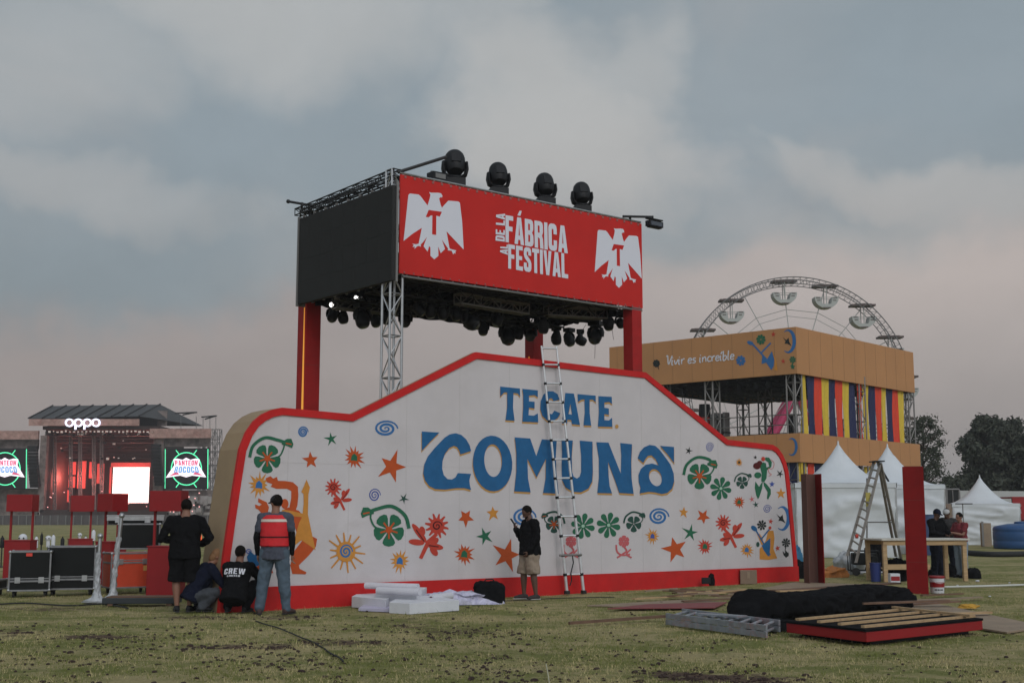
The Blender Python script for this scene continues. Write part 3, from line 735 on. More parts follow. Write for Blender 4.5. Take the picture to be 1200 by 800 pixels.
LET.append((z6([(570, 515), (585, 475), (610, 447), (645, 432), (680, 438), (705, 460), (740, 505), (775, 555), (795, 610), (798, 660), (785, 705), (755, 732), (720, 739), (680, 729), (640, 725), (582, 735), (588, 700), (577, 665), (575, 620), (590, 582), (620, 556), (660, 548), (700, 560), (682, 522), (657, 498), (635, 500), (618, 520), (605, 545)]),
            [z6(ellp(681, 636, 38, 55, -.35))[::-1]], .5))
LET.append((z6([(710, 438), (797, 445), (797, 545), (755, 490)]), [], .5))
TEC = []
TEC.append((z5([(565, 68), (688, 80), (690, 132), (675, 112), (648, 108), (645, 200), (655, 282), (598, 278), (608, 200), (608, 105), (590, 105), (565, 132)]), [], -.3))
TEC.append((z5([(703, 82), (800, 92), (800, 135), (780, 122), (745, 125), (745, 160), (780, 163), (780, 205), (745, 200), (742, 247), (775, 250), (800, 235), (803, 292), (703, 288), (708, 200), (708, 120)]), [], -.3))
TEC.append((z6([(83, 150), (70, 115), (42, 97), (10, 97), (-18, 118), (-36, 160), (-38, 210), (-25, 252), (5, 280), (40, 285), (70, 265), (88, 235), (50, 218), (35, 240), (17, 238), (6, 205), (8, 165), (20, 142), (35, 142), (45, 160)]), [], -.2))
TEC.append((z6([(118, 108), (172, 112), (190, 200), (210, 308), (160, 303), (155, 277), (132, 275), (128, 300), (97, 297), (110, 200)]), [z6([(150, 175), (138, 240), (160, 243)])], .2))
TEC.append((z6([(195, 115), (308, 125), (308, 167), (290, 150), (270, 150), (270, 230), (280, 312), (232, 310), (240, 230), (238, 148), (218, 150), (197, 165)]), [], .3))
TEC.append((z6([(325, 128), (408, 132), (410, 178), (392, 165), (362, 168), (362, 200), (390, 205), (390, 245), (362, 240), (362, 277), (390, 280), (410, 262), (412, 320), (322, 318), (328, 230)]), [], .3))
def letters(a, L_, g):
    for o_, hs, dx in L_:
        a.pg([(u+dx, v+g) for u, v in o_], GOLD, [[(u+dx, v+g) for u, v in h] for h in hs])
    for o_, hs, dx in L_: a.pg(o_, BLUE, hs)
SEAM = mat('panel_joint', (0.50, 0.465, 0.465), 0.9)
def wallz(x):      # height of the inner outline above a place along the wall
    best = 0
    for p, q in zip(inner, inner[1:]):
        x0, x1 = (p-M0).dot(EX), (q-M0).dot(EX)
        if min(x0, x1) <= x <= max(x0, x1) and abs(x1-x0) > 1e-6: best = max(best, p.z+(q.z-p.z)*(x-x0)/(x1-x0))
    return best
x = bl+1.22
while x < br-.2:
    h_ = wallz(x)
    if h_ > .5: mb = MB(); mb.obox(wx(x-.0035, -.0022, .33), EX*.007, EY*.002, EZ*(h_-.34)); mb.build('panel_joint', SEAM, wall)
    x += 1.22
mb = MB()
for x0, x1 in ((bl+.5, -2.3), (-2.2, 2.4), (2.5, br-.6)): mb.obox(wx(x0, -.0026, 2.44), EX*(x1-x0), EY*.002, EZ*.006)
each(mb, 'panel_joint', SEAM, wall)
a = Art(Wm, NW); letters(a, TEC, 1.9); a.ell(722.5, 499.5, 2, 2.4, GOLD); a.build('small_lettering', wall)
a = Art(Wm, NW); letters(a, LET, 2.1); a.build('large_lettering', wall)
# ------------------------------------------------------------------ block letters for prints
def glyph(c):
    s = .19
    if c == 'F': return .46, [(0, 0), (0, 1), (.44, 1), (.44, .83), (s, .83), (s, .60), (.40, .60), (.40, .43), (s, .43), (s, 0)], []
    if c == 'E': return .46, [(0, 0), (0, 1), (.44, 1), (.44, .83), (s, .83), (s, .59), (.40, .59), (.40, .43), (s, .43), (s, .17), (.45, .17), (.45, 0)], []
    if c == 'L': return .44, [(0, 0), (0, 1), (s, 1), (s, .17), (.43, .17), (.43, 0)], []
    if c == 'I': return s, [(0, 0), (0, 1), (s, 1), (s, 0)], []
    if c == 'T': return .46, [(.135, 0), (.135, .83), (0, .83), (0, 1), (.46, 1), (.46, .83), (.325, .83), (.325, 0)], []
    if c == 'V': return .52, [(.16, 0), (0, 1), (.19, 1), (.26, .32), (.33, 1), (.52, 1), (.36, 0)], []
    if c == 'A': return .54, [(0, 0), (.16, 1), (.38, 1), (.54, 0), (.35, 0), (.325, .17), (.215, .17), (.19, 0)], [[(.235, .33), (.27, .78), (.305, .33)]]
    if c == 'B': return .50, [(0, 0), (0, 1), (.34, 1), (.45, .95), (.48, .85), (.48, .64), (.41, .52), (.48, .42), (.49, .16), (.45, .05), (.34, 0)], [[(s, .16), (.29, .17), (.30, .42), (s, .43)], [(s, .59), (.29, .60), (.29, .83), (s, .84)]]
    if c == 'R': return .50, [(0, 0), (0, 1), (.34, 1), (.45, .95), (.48, .85), (.48, .60), (.42, .48), (.47, .38), (.50, 0), (.31, 0), (.29, .36), (s, .40), (s, 0)], [[(s, .57), (.29, .58), (.29, .83), (s, .84)]]
    if c == 'P': return .50, [(0, 0), (0, 1), (.34, 1), (.45, .95), (.48, .85), (.48, .54), (.42, .43), (.34, .38), (s, .38), (s, 0)], [[(s, .55), (.29, .56), (.29, .83), (s, .84)]]
    if c == 'D': return .50, [(0, 0), (0, 1), (.34, 1), (.45, .94), (.49, .84), (.49, .16), (.45, .06), (.34, 0)], [[(s, .16), (.29, .18), (.30, .82), (s, .84)]]
    if c == 'O': return .50, [(.0, .16), (.0, .84), (.04, .94), (.15, 1), (.35, 1), (.46, .94), (.50, .84), (.50, .16), (.46, .06), (.35, 0), (.15, 0), (.04, .06)], [[(s, .20), (.31, .20), (.31, .80), (s, .80)]]
    if c == 'C': return .49, [(0, .16), (0, .84), (.04, .94), (.15, 1), (.35, 1), (.45, .94), (.48, .84), (.48, .62), (.29, .62), (.29, .80), (s, .80), (s, .20), (.29, .20), (.29, .40), (.48, .40), (.48, .16), (.45, .06), (.35, 0), (.15, 0), (.04, .06)], []
    if c == 'S': return .49, [(0, .16), (0, .36), (s, .36), (s, .19), (.29, .19), (.30, .34), (.05, .56), (0, .68), (0, .86), (.05, .95), (.15, 1), (.34, 1), (.44, .95), (.48, .85), (.48, .67), (.29, .67), (.29, .82), (s, .82), (s, .70), (.44, .47), (.49, .36), (.49, .16), (.45, .05), (.35, 0), (.14, 0), (.05, .05)], []
    if c == 'M': return .66, [(0, 0), (0, 1), (.2, 1), (.33, .45), (.46, 1), (.66, 1), (.66, 0), (.49, 0), (.49, .6), (.37, .08), (.29, .08), (.17, .6), (.17, 0)], []
    if c == 'N': return .52, [(0, 0), (0, 1), (.18, 1), (.34, .48), (.34, 1), (.52, 1), (.52, 0), (.34, 0), (.18, .5), (.18, 0)], []
    if c == 'W': return .74, [(.12, 0), (0, 1), (.17, 1), (.225, .35), (.29, 1), (.45, 1), (.515, .35), (.57, 1), (.74, 1), (.62, 0), (.44, 0), (.37, .6), (.30, 0)], []
    return .25, None, []
def printed(mapuv, text, art, m, gap=.07):
    """text laid in the unit square of mapuv(s, t); art.pg wants already-mapped (u, v)"""
    tot = 0; items = []
    for ch in text:
        acc = ch == 'Á'; w_, o_, h_ = glyph('A' if acc else ch); items.append((tot, o_, h_)); 
        if acc: items.append((tot, [(.17, 1.07), (.30, 1.26), (.42, 1.26), (.34, 1.07)], []))
        tot += w_+gap
    tot -= gap
    for x0, o_, h_ in items:
        if not o_: continue
        f = lambda p: mapuv((x0+p[0])/tot, p[1])
        art.pg([f(p) for p in o_], m, [[f(p) for p in h] for h in h_])
def quad(o_, x, y, xy):
    return lambda s, t: tuple((o_[k]*(1-s)+x[k]*s)*(1-t)+(y[k]*(1-s)+xy[k]*s)*t for k in (0, 1))

# ------------------------------------------------------------------ lighting rig with banner and screen
RX0, RX1, RD0, RDEP, RZ0, RZ1 = -3.05, 3.85, 1.5, 4.0, 6.36, 8.40
def rg(x, y, z): return wx(x, RD0+y, z)
rig = thing('lighting_rig', 'tall truss lighting rig on red columns carrying a red banner and dark video screen', 'lighting rig', tuple(rg(RX0, 0, 0)), RZW)
mb = MB(); mb.obox(rg(RX0, -.03, RZ0), EX*(RX1-RX0), EY*0.03, EZ*(RZ1-RZ0)); ban = mb.build('banner', REDB, rig)
RB0 = rg(0, -.03, 0)
def Bm(u, v): return hit(u, v, RB0, EY)
EAG = [(240, 272), (212, 236), (185, 200), (170, 187), (102, 179), (90, 190), (70, 380), (52, 550), (120, 495), (195, 447), (170, 570), (150, 575), (118, 570), (132, 580), (122, 598), (140, 592), (138, 612), (156, 592),
       (172, 588), (188, 594), (186, 578), (207, 555), (235, 518), (208, 590), (240, 633), (252, 590), (262, 600), (262, 665), (292, 693), (325, 665), (322, 592), (335, 625), (342, 645), (376, 612), (352, 540), (402, 612),
       (395, 622), (428, 626), (440, 655), (447, 642), (460, 650), (455, 634), (466, 624), (442, 618), (415, 610), (410, 600), (388, 475), (440, 530), (522, 617), (510, 400), (492, 250), (478, 241), (402, 235), (376, 262), (352, 290),
       (343, 270), (330, 218), (345, 205), (352, 213), (356, 196), (345, 178), (320, 173), (270, 173), (252, 168), (262, 190), (257, 215), (243, 262)]
ETT = [(248, 307), (352, 322), (335, 360), (308, 352), (307, 503), (275, 498), (277, 350), (262, 352), (250, 365), (225, 362)]
e7 = lambda pts: [(465+x/6.667, 200+y/6.667) for x, y in pts]
for k in (0, 1):
    sh = V((0, 0, 0)) if k == 0 else Bm(725.2, 268)-Bm(510.5, 226)
    a = Art(lambda u, v: Bm(u, v)+sh, NW, .003); a.pg(e7(EAG), WHITEB); a.pg(e7(ETT), REDB); a.build('eagle_emblem', ban)
a = Art(Bm, NW, .003); q8 = lambda x, y: (570+x/7.27, 230+y/7.27)
printed(quad(q8(162, 389), q8(692, 488), q8(162, 160), q8(686, 257)), 'FÁBRICA', a, WHITEB, .05)
printed(quad(q8(184, 615), q8(696, 702), q8(184, 408), q8(692, 492)), 'FESTIVAL', a, WHITEB, .05)
printed(quad(q8(154, 388), q8(156, 150), q8(75, 378), q8(80, 143)), 'DE LA', a, WHITEB)
printed(quad(q8(178, 500), q8(180, 412), q8(112, 487), q8(116, 412)), 'AL', a, WHITEB)
a.build('banner_lettering', ban)
# front-left truss tower and box frame
mb = MB(); truss(mb, rg(RX0-.02, .18, 0), rg(RX0-.02, .18, RZ0+.02), .29, .42, .026, .014, m=0); mb.build('truss_tower', ALU, rig)
mb = MB(); truss(mb, rg(RX0-.03, .17, RZ0+.02), rg(RX0-.03, .17, RZ1+.12), .22, .40, .024, .013); mb.build('truss_tower', ALU, rig)
def beam(a, b, m, name='truss_beam', w_=.30, bay=.42):
    mb = MB(); truss(mb, a, b, w_, bay, .024, .013); return mb.build(name, m, rig)
for z, m in ((RZ0+.12, DTRUSS), (RZ1-.14, DTRUSS)):
    beam(rg(RX0+.15, .2, z), rg(RX1, .2, z), m); beam(rg(RX0+.15, RDEP, z), rg(RX1, RDEP, z), m)
    beam(rg(RX0+.12, .3, z), rg(RX0+.12, RDEP, z), m); beam(rg(RX1-.1, .3, z), rg(RX1-.1, RDEP, z), m)
for x in (-1.4, .3, 2.1): beam(rg(x, .3, RZ0+.12), rg(x, RDEP-.1, RZ0+.12), DTRUSS)
beam(rg(RX0+.2, 1.4, RZ0-.02), rg(RX1-.2, 1.4, RZ0-.02), DTRUSS); beam(rg(RX0+.2, 2.7, RZ0-.02), rg(RX1-.2, 2.7, RZ0-.02), DTRUSS)
beam(rg(-.9, .9, RZ0-.16), rg(1.2, 1.1, RZ0-.16), GTRUSS, w_=.22, bay=.3); beam(rg(1.9, 1.2, RZ0-.10), rg(3.5, .9, RZ0-.06), GTRUSS, w_=.22, bay=.3)
beam(rg(RX0+.4, 3.1, RZ0-.16), rg(-.6, 3.0, RZ0-.16), GTRUSS, w_=.22, bay=.3)
# tarpaulin roof deck inside the frame
mb = MB(); mb.obox(rg(RX0+.3, .4, RZ0+.5), EX*(RX1-RX0-.5), EY*(RDEP-.6), EZ*.04); mb.build('roof_tarp', CLOTHB, rig)
for p_, a_1, nm in ((rg(RX0+.25, RDEP-.28, 0), EX*(RX1-RX0-.6), 0), (rg(RX0+.3, 2.05, 0), EX*(RX1-RX0-.7), 1), (rg(RX1-.34, .5, 0), EY*(RDEP-.9), 2)):
    mb = MB(); n = 60; d_ = a_1/n; s_ = d_.cross(EZ).normalized(); vs_ = []
    for j, z in enumerate((RZ0+.45, RZ0+.2, RZ0-.16)):
        for i in range(n+1): vs_.append(p_+d_*i+EZ*(z+(.05*noise.noise(V((i*.35, nm*7, 0))) if j == 2 else 0))+s_*(.03*math.sin(i*1.7)))
    mb.add(vs_, [(j*(n+1)+i, j*(n+1)+i+1, (j+1)*(n+1)+i+1, (j+1)*(n+1)+i) for j in range(2) for i in range(n)]); mb.build('masking_cloth', CLOTHB, rig, smooth=True)
# front bottom edge rail under the banner with little brackets
mb = MB(); mb.tube(rg(RX0+.1, .0, RZ0-.05), rg(RX1, .0, RZ0-.05), .025, 8)
for i in range(24): p = rg(RX0+.2+i*.29, .0, RZ0-.05); mb.tube(p, p+EZ*.06, .018, 5)
mb.build('edge_rail', GTRUSS, rig)
mb = MB(); mb.tube(rg(RX0, 0, RZ1+.04), rg(RX1, 0, RZ1+.04), .024, 8)
for i in range(36):
    p = rg(RX0+.1+i*.19, 0, RZ1+.04); mb.tube(p-EZ*.05, p+EZ*.02, .016, 5)
mb.build('edge_rail', ALU, rig)
# red clad columns
def column(x, y, z1, wd, nm='red_column', strip=None):
    mb = MB(); mb.obox(rg(x, y, 0), EX*wd, EY*wd, EZ*z1); c = mb.build(nm, REDR, rig, bevel=.008)
    mb = MB(); mb.obox(rg(x-.01, y-.01, z1), EX*(wd+.02), EY*(wd+.02), EZ*.05); mb.build('column_cap', GTRUSS, c)
    for z in (1.22, 2.44, 3.66, 4.88): mb = MB(); mb.obox(rg(x-.002, y-.002, z), EX*(wd+.004), EY*(wd+.004), EZ*.006); mb.build('panel_joint', BROWN, c)
    if strip:  # tapered glowing sliver painting the uplight reflection on the cladding, not a lamp
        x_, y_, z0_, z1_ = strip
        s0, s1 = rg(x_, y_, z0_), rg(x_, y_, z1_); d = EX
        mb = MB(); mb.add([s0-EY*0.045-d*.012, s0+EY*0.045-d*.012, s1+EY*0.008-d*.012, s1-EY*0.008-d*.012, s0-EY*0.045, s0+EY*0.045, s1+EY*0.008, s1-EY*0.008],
            [(0, 1, 2, 3), (7, 6, 5, 4), (0, 4, 5, 1), (1, 5, 6, 2), (2, 6, 7, 3), (3, 7, 4, 0)]); mb.build('uplight_glow', UPGLOW, c)
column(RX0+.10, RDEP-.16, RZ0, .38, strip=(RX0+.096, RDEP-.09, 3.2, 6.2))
column(RX1-.34, -.02, RZ0-.02, .31)
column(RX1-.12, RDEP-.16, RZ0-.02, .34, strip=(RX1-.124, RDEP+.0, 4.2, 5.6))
# video screen on the left side
def Lm(u, v): return hit(u, v, rg(RX0-.26, 0, 0), EX)
y0 = (Lm(459, 300)-rg(0, 0, 0)).dot(EY); y1 = (Lm(350, 300)-rg(0, 0, 0)).dot(EY)
z1_ = Lm(459, 217).z; z0_ = Lm(459, 328).z
scr = None; mb = MB(); ny_, nz_ = 8, 4; hh = (z1_-z0_)/nz_; ww = (y1-y0)/ny_
for i in range(ny_):
    for j in range(nz_): mb.obox(rg(RX0-.26, y0+i*ww+.001, z0_+j*hh+.001), EX*.09, EY*(ww-.002), EZ*(hh-.002))
scr = mb.build('led_screen', LEDS, rig)
mb = MB(); mb.obox(rg(RX0-.25, y0+.01, z0_+.01), EX*.07, EY*(y1-y0-.02), EZ*(z1_-z0_-.02)); mb.build('screen_backing', BLACK, scr)
mb = MB()
for i in range(ny_+1): y_ = y0+i*ww; mb.obox(rg(RX0-.17, y_-.02, z0_-.02), EX*.05, EY*.04, EZ*(z1_-z0_+.12))
mb.obox(rg(RX0-.28, y1, z0_-.04), EX*.22, EY*.05, EZ*(z1_-z0_+.08)); mb.build('screen_frame', GTRUSS, scr)
# black truss and outriggers on top of the left side
mb = MB(); truss(mb, rg(RX0-.06, .0, RZ1+.03), rg(RX0-.06, RDEP+.05, RZ1-.03), .15, .26, .018, .010); mb.build('truss_beam', DTRUSS, rig)
mb = MB()
mb.tube(AY(466, 202, rg(RX0, 0, 0).y), AY(523, 184, rg(RX0, 0, 0).y+.35), .035, 8)
mb.tube(rg(RX0-.45, RDEP-.2, RZ1+.12), rg(RX0+.15, RDEP-.2, RZ1+.12), .03, 8); mb.tube(rg(RX0-.1, RDEP-.2, RZ1-.1), rg(RX0-.1, RDEP-.2, RZ1+.15), .03, 8)
mb.ball(rg(RX0-.45, RDEP-.2, RZ1+.12), .05, 8); each(mb, 'outrigger_pipe', DTRUSS, rig)
mb = MB()
for (u0, v0, u1, v1) in ((697, 366, 697, 420), (687, 380, 676, 394), (714, 372, 719, 398)):
    P0 = hit(u0, v0, rg(0, 2.2, 0), EY); P1 = hit(u1, v1, rg(0, 2.2, 0), EY)
    mb.sweep([P0, (P0+P1)/2+EX*.02, P1], .006, n=5)
each(mb, 'hanging_cable', DTRUSS, rig)
# loops of cable along the truss
mb = MB()
for i in range(14):
    x = random.uniform(RX0+.3, RX1-.6); y_ = random.choice((.2, 1.4, 2.7, 4.0)); l_ = random.uniform(.3, .8); dp = random.uniform(.08, .3)
    mb.sweep([rg(x+l_*t, y_+.17, RZ0-.02-dp*4*t*(1-t)) for t in [j/8 for j in range(9)]], .009, n=5)
each(mb, 'cable_loop', BLACK, rig)

mb = MB()
for i in range(30): x = RX0+.12+i*(RX1-RX0-.24)/29; mb.box(rg(x, -.035, RZ1-.035), (.05, .012, .05), rz=RZW)
for i in range(30): x = RX0+.12+i*(RX1-RX0-.24)/29; mb.box(rg(x, -.035, RZ0+.03), (.03, .012, .03), rz=RZW)
each(mb, 'lashing', mat('lashing_tie', (.30, .10, .09), .6), ban)
# ---- moving head lights
def mk_moving_head(tilt, yaw, label, sc_=1.0):
    r = thing('moving_head_light', label, 'stage light')
    mb = MB(); mb.box((0, 0, .07), (.36, .30, .14)); mb.box((0, .155, .07), (.2, .01, .07)); mb.build('base', BLACK, r, bevel=.02, local=True)
    mb = MB()
    for s_i in (-1, 1):
        mb.sweep([(s_i*.08, 0, .16), (s_i*.185, 0, .22), (s_i*.212, 0, .33), (s_i*.205, 0, .46)], [(.075, .04), (.10, .04), (.115, .038), (.085, .032)], side=(0, 1, 0), n=8)
    mb.lathe([(.12, .14), (.13, .16), (.12, .19)], n=16); mb.box((0, 0, .18), (.3, .14, .05)); mb.build('yoke', BLACK, r, bevel=.008, local=True, smooth=rad(50))
    R_ = Matrix.Rotation(rad(tilt), 3, 'X'); hc = V((0, 0, .42))
    mb = MB(); mb.lathe([(.07, -.20), (.13, -.185), (.170, -.12), (.188, .0), (.186, .10), (.168, .18), (.130, .235), (.115, .24)], hc, 22, R=R_)
    for i in range(3): mb.lathe([(.178, -.03+i*.04), (.184, -.025+i*.04), (.178, -.015+i*.04)], hc, 22, R=R_)
    mb.box(hc+R_ @ V((0, -.15, .02)), (.16, .08, .2), R=R_)
    h = mb.build('head', BLACK, r, smooth=rad(40), local=True)
    mb = MB(); mb.lathe([(.112, .242), (.09, .255), (.0, .26)], hc, 20, R=R_); mb.build('lens', LENS, h, smooth=rad(60), local=True)
    return r
mh = mk_moving_head(-24, 0, 'x')
tops = [(533, 214, 0, 1.30, -30), (584, 222, 0, 1.20, -25), (639, 236, 0, 1.20, -22), (682, 249, 0, 1.17, -28)]
tl = ['leftmost black moving head light above the red banner, next to the slanted pipe', 'second black moving head light from the left on top of the red banner',
      'third black moving head light from the left on top of the red banner', 'rightmost black moving head light on top of the red banner']
for i, (u, v, ti, s_, yw) in enumerate(tops):
    P = hit(u, v, rg(0, .25, 0), EY)
    o = mh if i == 0 else copy_tree(mh); o.location = (P.x, P.y, RZ1+.06); o.rotation_euler = (0, 0, RZW+rad(yw)); o.scale = (s_*.92,)*3
    o['label'] = tl[i]; o['group'] = 'moving head lights on top of the banner'
WM[mh.name] = Matrix.Identity(4)
# hung below the frame, upside down
HUNG = [(504, 384, .2, 1.4, .72), (519, 386, .2, 1.4, .72), (534, 387, .2, 1.4, .72), (491, 381, .2, 1.4, .72), (551, 403, .3, 1.4, 1.05), (566, 390, .2, 2.7, .75), (594, 409, .3, 2.7, 1.05), (608, 393, .2, 2.7, .75), (622, 396, .2, 2.7, .8),
        (475, 384, .2, 2.7, .8), (454, 375, .1, 2.7, .75), (440, 373, .2, 4.0, .75), (424, 388, .25, 2.7, 1.0), (402, 372, .2, 4.0, .75), (390, 367, .1, 4.0, .75), (698, 390, .3, 1.4, 1.0), (713, 378, .2, .9, .75), (727, 378, .2, .7, .7),
        (652, 396, .2, 2.7, .8), (667, 398, .3, 2.7, .8), (680, 390, .2, 2.7, .75), (583, 388, .2, 1.4, .75), (637, 392, .25, 1.4, .8)]
names = {}
HUNG.sort()
ORDW = 'first second third fourth fifth sixth seventh eighth ninth tenth eleventh twelfth thirteenth fourteenth fifteenth sixteenth seventeenth eighteenth nineteenth twentieth twenty-first twenty-second twenty-third'.split()
for i, (u, v, sw, dy, s_) in enumerate(HUNG):
    P = hit(u, v, rg(0, dy, 0), EY)
    o = copy_tree(mh); zt_ = RZ0-.20 if dy in (1.4, 2.7) else RZ0-.06
    P.z = zt_+.05; o.scale = (s_*.86,)*3
    o.rotation_euler = (Matrix.Rotation(RZW+random.uniform(-1.2, 1.2), 3, 'Z') @ Matrix.Rotation(math.pi, 3, 'X') @ Matrix.Rotation(0, 3, 'Z')).to_euler()
    o.location = P; o['group'] = 'moving head lights hung under the rig'
    size = 'large' if s_ > .9 else 'small'
    o['label'] = f'{size} black moving head light hung under the rig frame, {ORDW[i]} from the left'
    for ch in [k for k in col.objects if k.parent == o and k.name.startswith('head')]:
        a_1 = random.uniform(-70, 20); hc = V((0, 0, .42))
        ch.matrix_local = Matrix.Translation(hc) @ Matrix.Rotation(rad(a_1+24), 4, 'X') @ Matrix.Translation(-hc)
# small lit wash lamps below the screen
for i, (u, v) in enumerate(((389, 357), (418, 349), (433.5, 345.5), (453, 340))):
    P = hit(u, v, rg(0, 3.3, 0), EY)
    r = thing('wash_light', 'x', 'stage light', tuple(P), RZW+rad(40), 'lit wash lights below the dark screen')
    r['label'] = ['leftmost', 'second from the left', 'third from the left', 'rightmost'][i] + ' of the four small lit lamps glowing below the dark screen'
    R_ = rot_between(ray(u, v)*-1+V((-.5, 0, -.1)))
    mb = MB(); mb.lathe([(.05, -.16), (.09, -.12), (.11, 0), (.11, .02)], (0, 0, 0), 14, R=Matrix.Rotation(-RZW-rad(40), 3, 'Z') @ R_); mb.build('housing', BLACK, r, local=True, smooth=rad(40))
    mb = MB(); mb.lathe([(.055, .022), (.05, .035), (0, .04)], (0, 0, 0), 14, R=Matrix.Rotation(-RZW-rad(40), 3, 'Z') @ R_); mb.build('lens', LAMP, r, local=True)
    mb = MB(); mb.tube((0, 0, .05), (0, 0, .5), .015, 6); mb.build('bracket', DTRUSS, r, local=True)
# blinder on arm at the right end, and the ballast boxes beside the first moving head
P = rg(RX1-.05, 0, RZ1)
r = thing('strobe_light', 'black strobe light on a horizontal arm beyond the right end of the banner', 'stage light', tuple(P), RZW)
mb = MB(); mb.tube((-.55, -.02, .09), (.32, -.12, .19), .03, 8); mb.tube((-.3, 0, 0), (-.3, 0, .12), .03, 8); mb.build('arm', DTRUSS, r, local=True)
mb = MB(); mb.box((.33, -.18, .0), (.46, .16, .14)); mb.box((.33, -.18, .115), (.50, .12, .03)); mb.box((.33, -.18, -.085), (.40, .12, .02)); mb.tube((.33, -.12, .1), (.33, -.12, .22), .03, 8); mb.build('housing', BLACK, r, bevel=.015, local=True)
mb = MB(); mb.box((.33, -.262, .0), (.38, .006, .09)); mb.build('lens', LENS, r, local=True)
P = hit(512, 205, rg(0, .25, 0), EY)
r = thing('power_distributor', 'low black fixture box beside the leftmost moving head on the banner top', 'stage equipment', (P.x, P.y, RZ1+.05), RZW)
mb = MB(); mb.box((0, 0, .12), (.36, .26, .22)); mb.build('housing', BLACK, r, bevel=.02, local=True)
mb = MB(); mb.box((0, -.133, .14), (.26, .01, .1)); mb.box((0, 0, .245), (.3, .05, .02)); mb.build('front_grille', GTRUSS, r, local=True)

# ------------------------------------------------------------------ telescopic ladder leaning on the wall
lad = thing('telescopic_ladder', 'tall silver telescopic ladder leaning against the white wall over the lettering', 'ladder', tuple(G(673.5, 696)), RZW)
bL, bR = G(664.5, 695.5), G(684, 695); 
TP = M0+NW*.10
tL, tR = hit(634.5, 405, TP, EY), hit(652, 405.5, TP, EY)
for a_1, b_1 in ((bL, tL), (bR, tR)):
    mb = MB(); d = (b_1-a_1); n = 13
    for i in range(n):
        r_ = .033-.0011*i; p, q = a_1+d*(i/n), a_1+d*((i+1)/n); mb.tube(p, q, r_, 10)
    s = mb.build('rail', ALUB, lad, smooth=rad(50))
    mb = MB(); dn = d.normalized()
    for i in range(1, n): p = a_1+d*(i/n); mb.tube(p-dn*.03, p+dn*.022, .041-.001*i, 10)
    mb.build('collars', BLACK, s, smooth=rad(50))
    mb = MB(); mb.box(a_1+EZ*.03, (.10, .08, .07), rz=RZW); mb.build('rubber_foot', RUBBER, s, bevel=.008)
for i in range(1, 14):
    p, q = bL+(tL-bL)*(i/13), bR+(tR-bR)*(i/13)
    if i == 13: p -= (tL-bL).normalized()*.05; q -= (tR-bR).normalized()*.05
    mb = MB(); mb.tube(p, q, .019, 8); mb.build('rung', ALUB, lad, smooth=rad(50))
p, q = bL+(tL-bL)*(2/13), bR+(tR-bR)*(2/13); x_ = (q-p).normalized()
mb = MB(); mb.tube(p-x_*.10-NW*-.03, q+x_*.03-NW*-.03, .022, 8); mb.build('stabiliser_bar', GTRUSS, lad)
mb = MB(); c = (p+q)/2+NW*.03; mb.sweep([c, c+EX*.03-EZ*.15, c-EX*.04-EZ*.35, c-EX*.02-EZ*.5, c-EX*.07-EZ*.6], .012, n=6); mb.build('strap', BLACK, lad)
# ------------------------------------------------------------------ tan two-storey stand (hospitality deck) behind
BA = math.atan(1322/1463.7); BX = V((math.sin(BA), math.cos(BA), 0)); BL = V((-math.cos(BA), math.sin(BA), 0))   # BX along the right face, BL along the left face
BC = AY(939.5, 600, 60); BC.z = 0
def bp_(a, b, z): return BC+BX*a+BL*b+EZ*z
def Lf(u, v, off=0.0): return hit(u, v, BC-BX*off, BX)      # left face plane (contains BL)
def Rf(u, v, off=0.0): return hit(u, v, BC-BL*off, BL)      # right face plane
zT = Lf(939, 382).z; zB = Lf(939, 437).z; z2T = Lf(941, 507).z; z2B = Lf(941, 541).z
lw = (Lf(714, 408)-BC).dot(BL); rw = (Rf(1070, 412)-BC).dot(BX)
bld = thing('hospitality_stand', 'tan clad two-storey festival stand with striped curtains and white handwriting on its top band', 'stand', tuple(BC), math.atan2(BX.y, BX.x))
NL, NR = -BX, -BL
def slab(name, p, a, b, c, m, par=bld, **k): mb = MB(); mb.obox(p, a, b, c); return mb.build(name, m, par, **k)
tb = slab('top_band', bp_(0, 0, zB), BX*.12, BL*lw, EZ*(zT-zB), TAN); slab('top_band', bp_(.125, 0, zB), BX*(rw-.125), BL*.12, EZ*(zT-zB), TAN)
slab('top_band', bp_(.125, lw-.12, zB), BX*(rw-.125), BL*.12, EZ*(zT-zB), TAN); slab('top_band', bp_(rw-.12, .125, zB), BX*.12, BL*(lw-.25), EZ*(zT-zB), TAN)
lb = slab('deck_band', bp_(-.05, -.05, z2B), BX*.12, BL*(lw+.05), EZ*(z2T-z2B), TAN); slab('deck_band', bp_(.075, -.05, z2B), BX*(rw+.15), BL*.12, EZ*(z2T-z2B), TAN)
slab('deck_floor', bp_(.1, .1, z2B+.3), BX*(rw-.2), BL*(lw-.2), EZ*.2, STG)
slab('roof', bp_(.14, .14, zB+.45), BX*(rw-.28), BL*(lw-.28), EZ*.12, STG)
for i in range(9):
    mb = MB(); y_ = .6+i*(lw-1.2)/8; truss(mb, bp_(.2, y_, zB+.18), bp_(rw-.2, y_, zB+.18), .4, 1.0, .05, .025); mb.build('roof_truss', DTRUSS, bld)
TW = [(.45, .45), (rw-.3, .35), (rw*.52, .3), (rw*.5, lw*.5), (.45, lw*.45), (.45, lw-.6), (rw-.4, lw-.5), (rw-.4, lw*.5), (.5, lw*.72)]
for x, y_ in TW:
    mb = MB(); truss(mb, bp_(x, y_, 0), bp_(x, y_, zB+.4), .52, .8, .045, .022); mb.build('truss_tower', GTRUSS, bld)
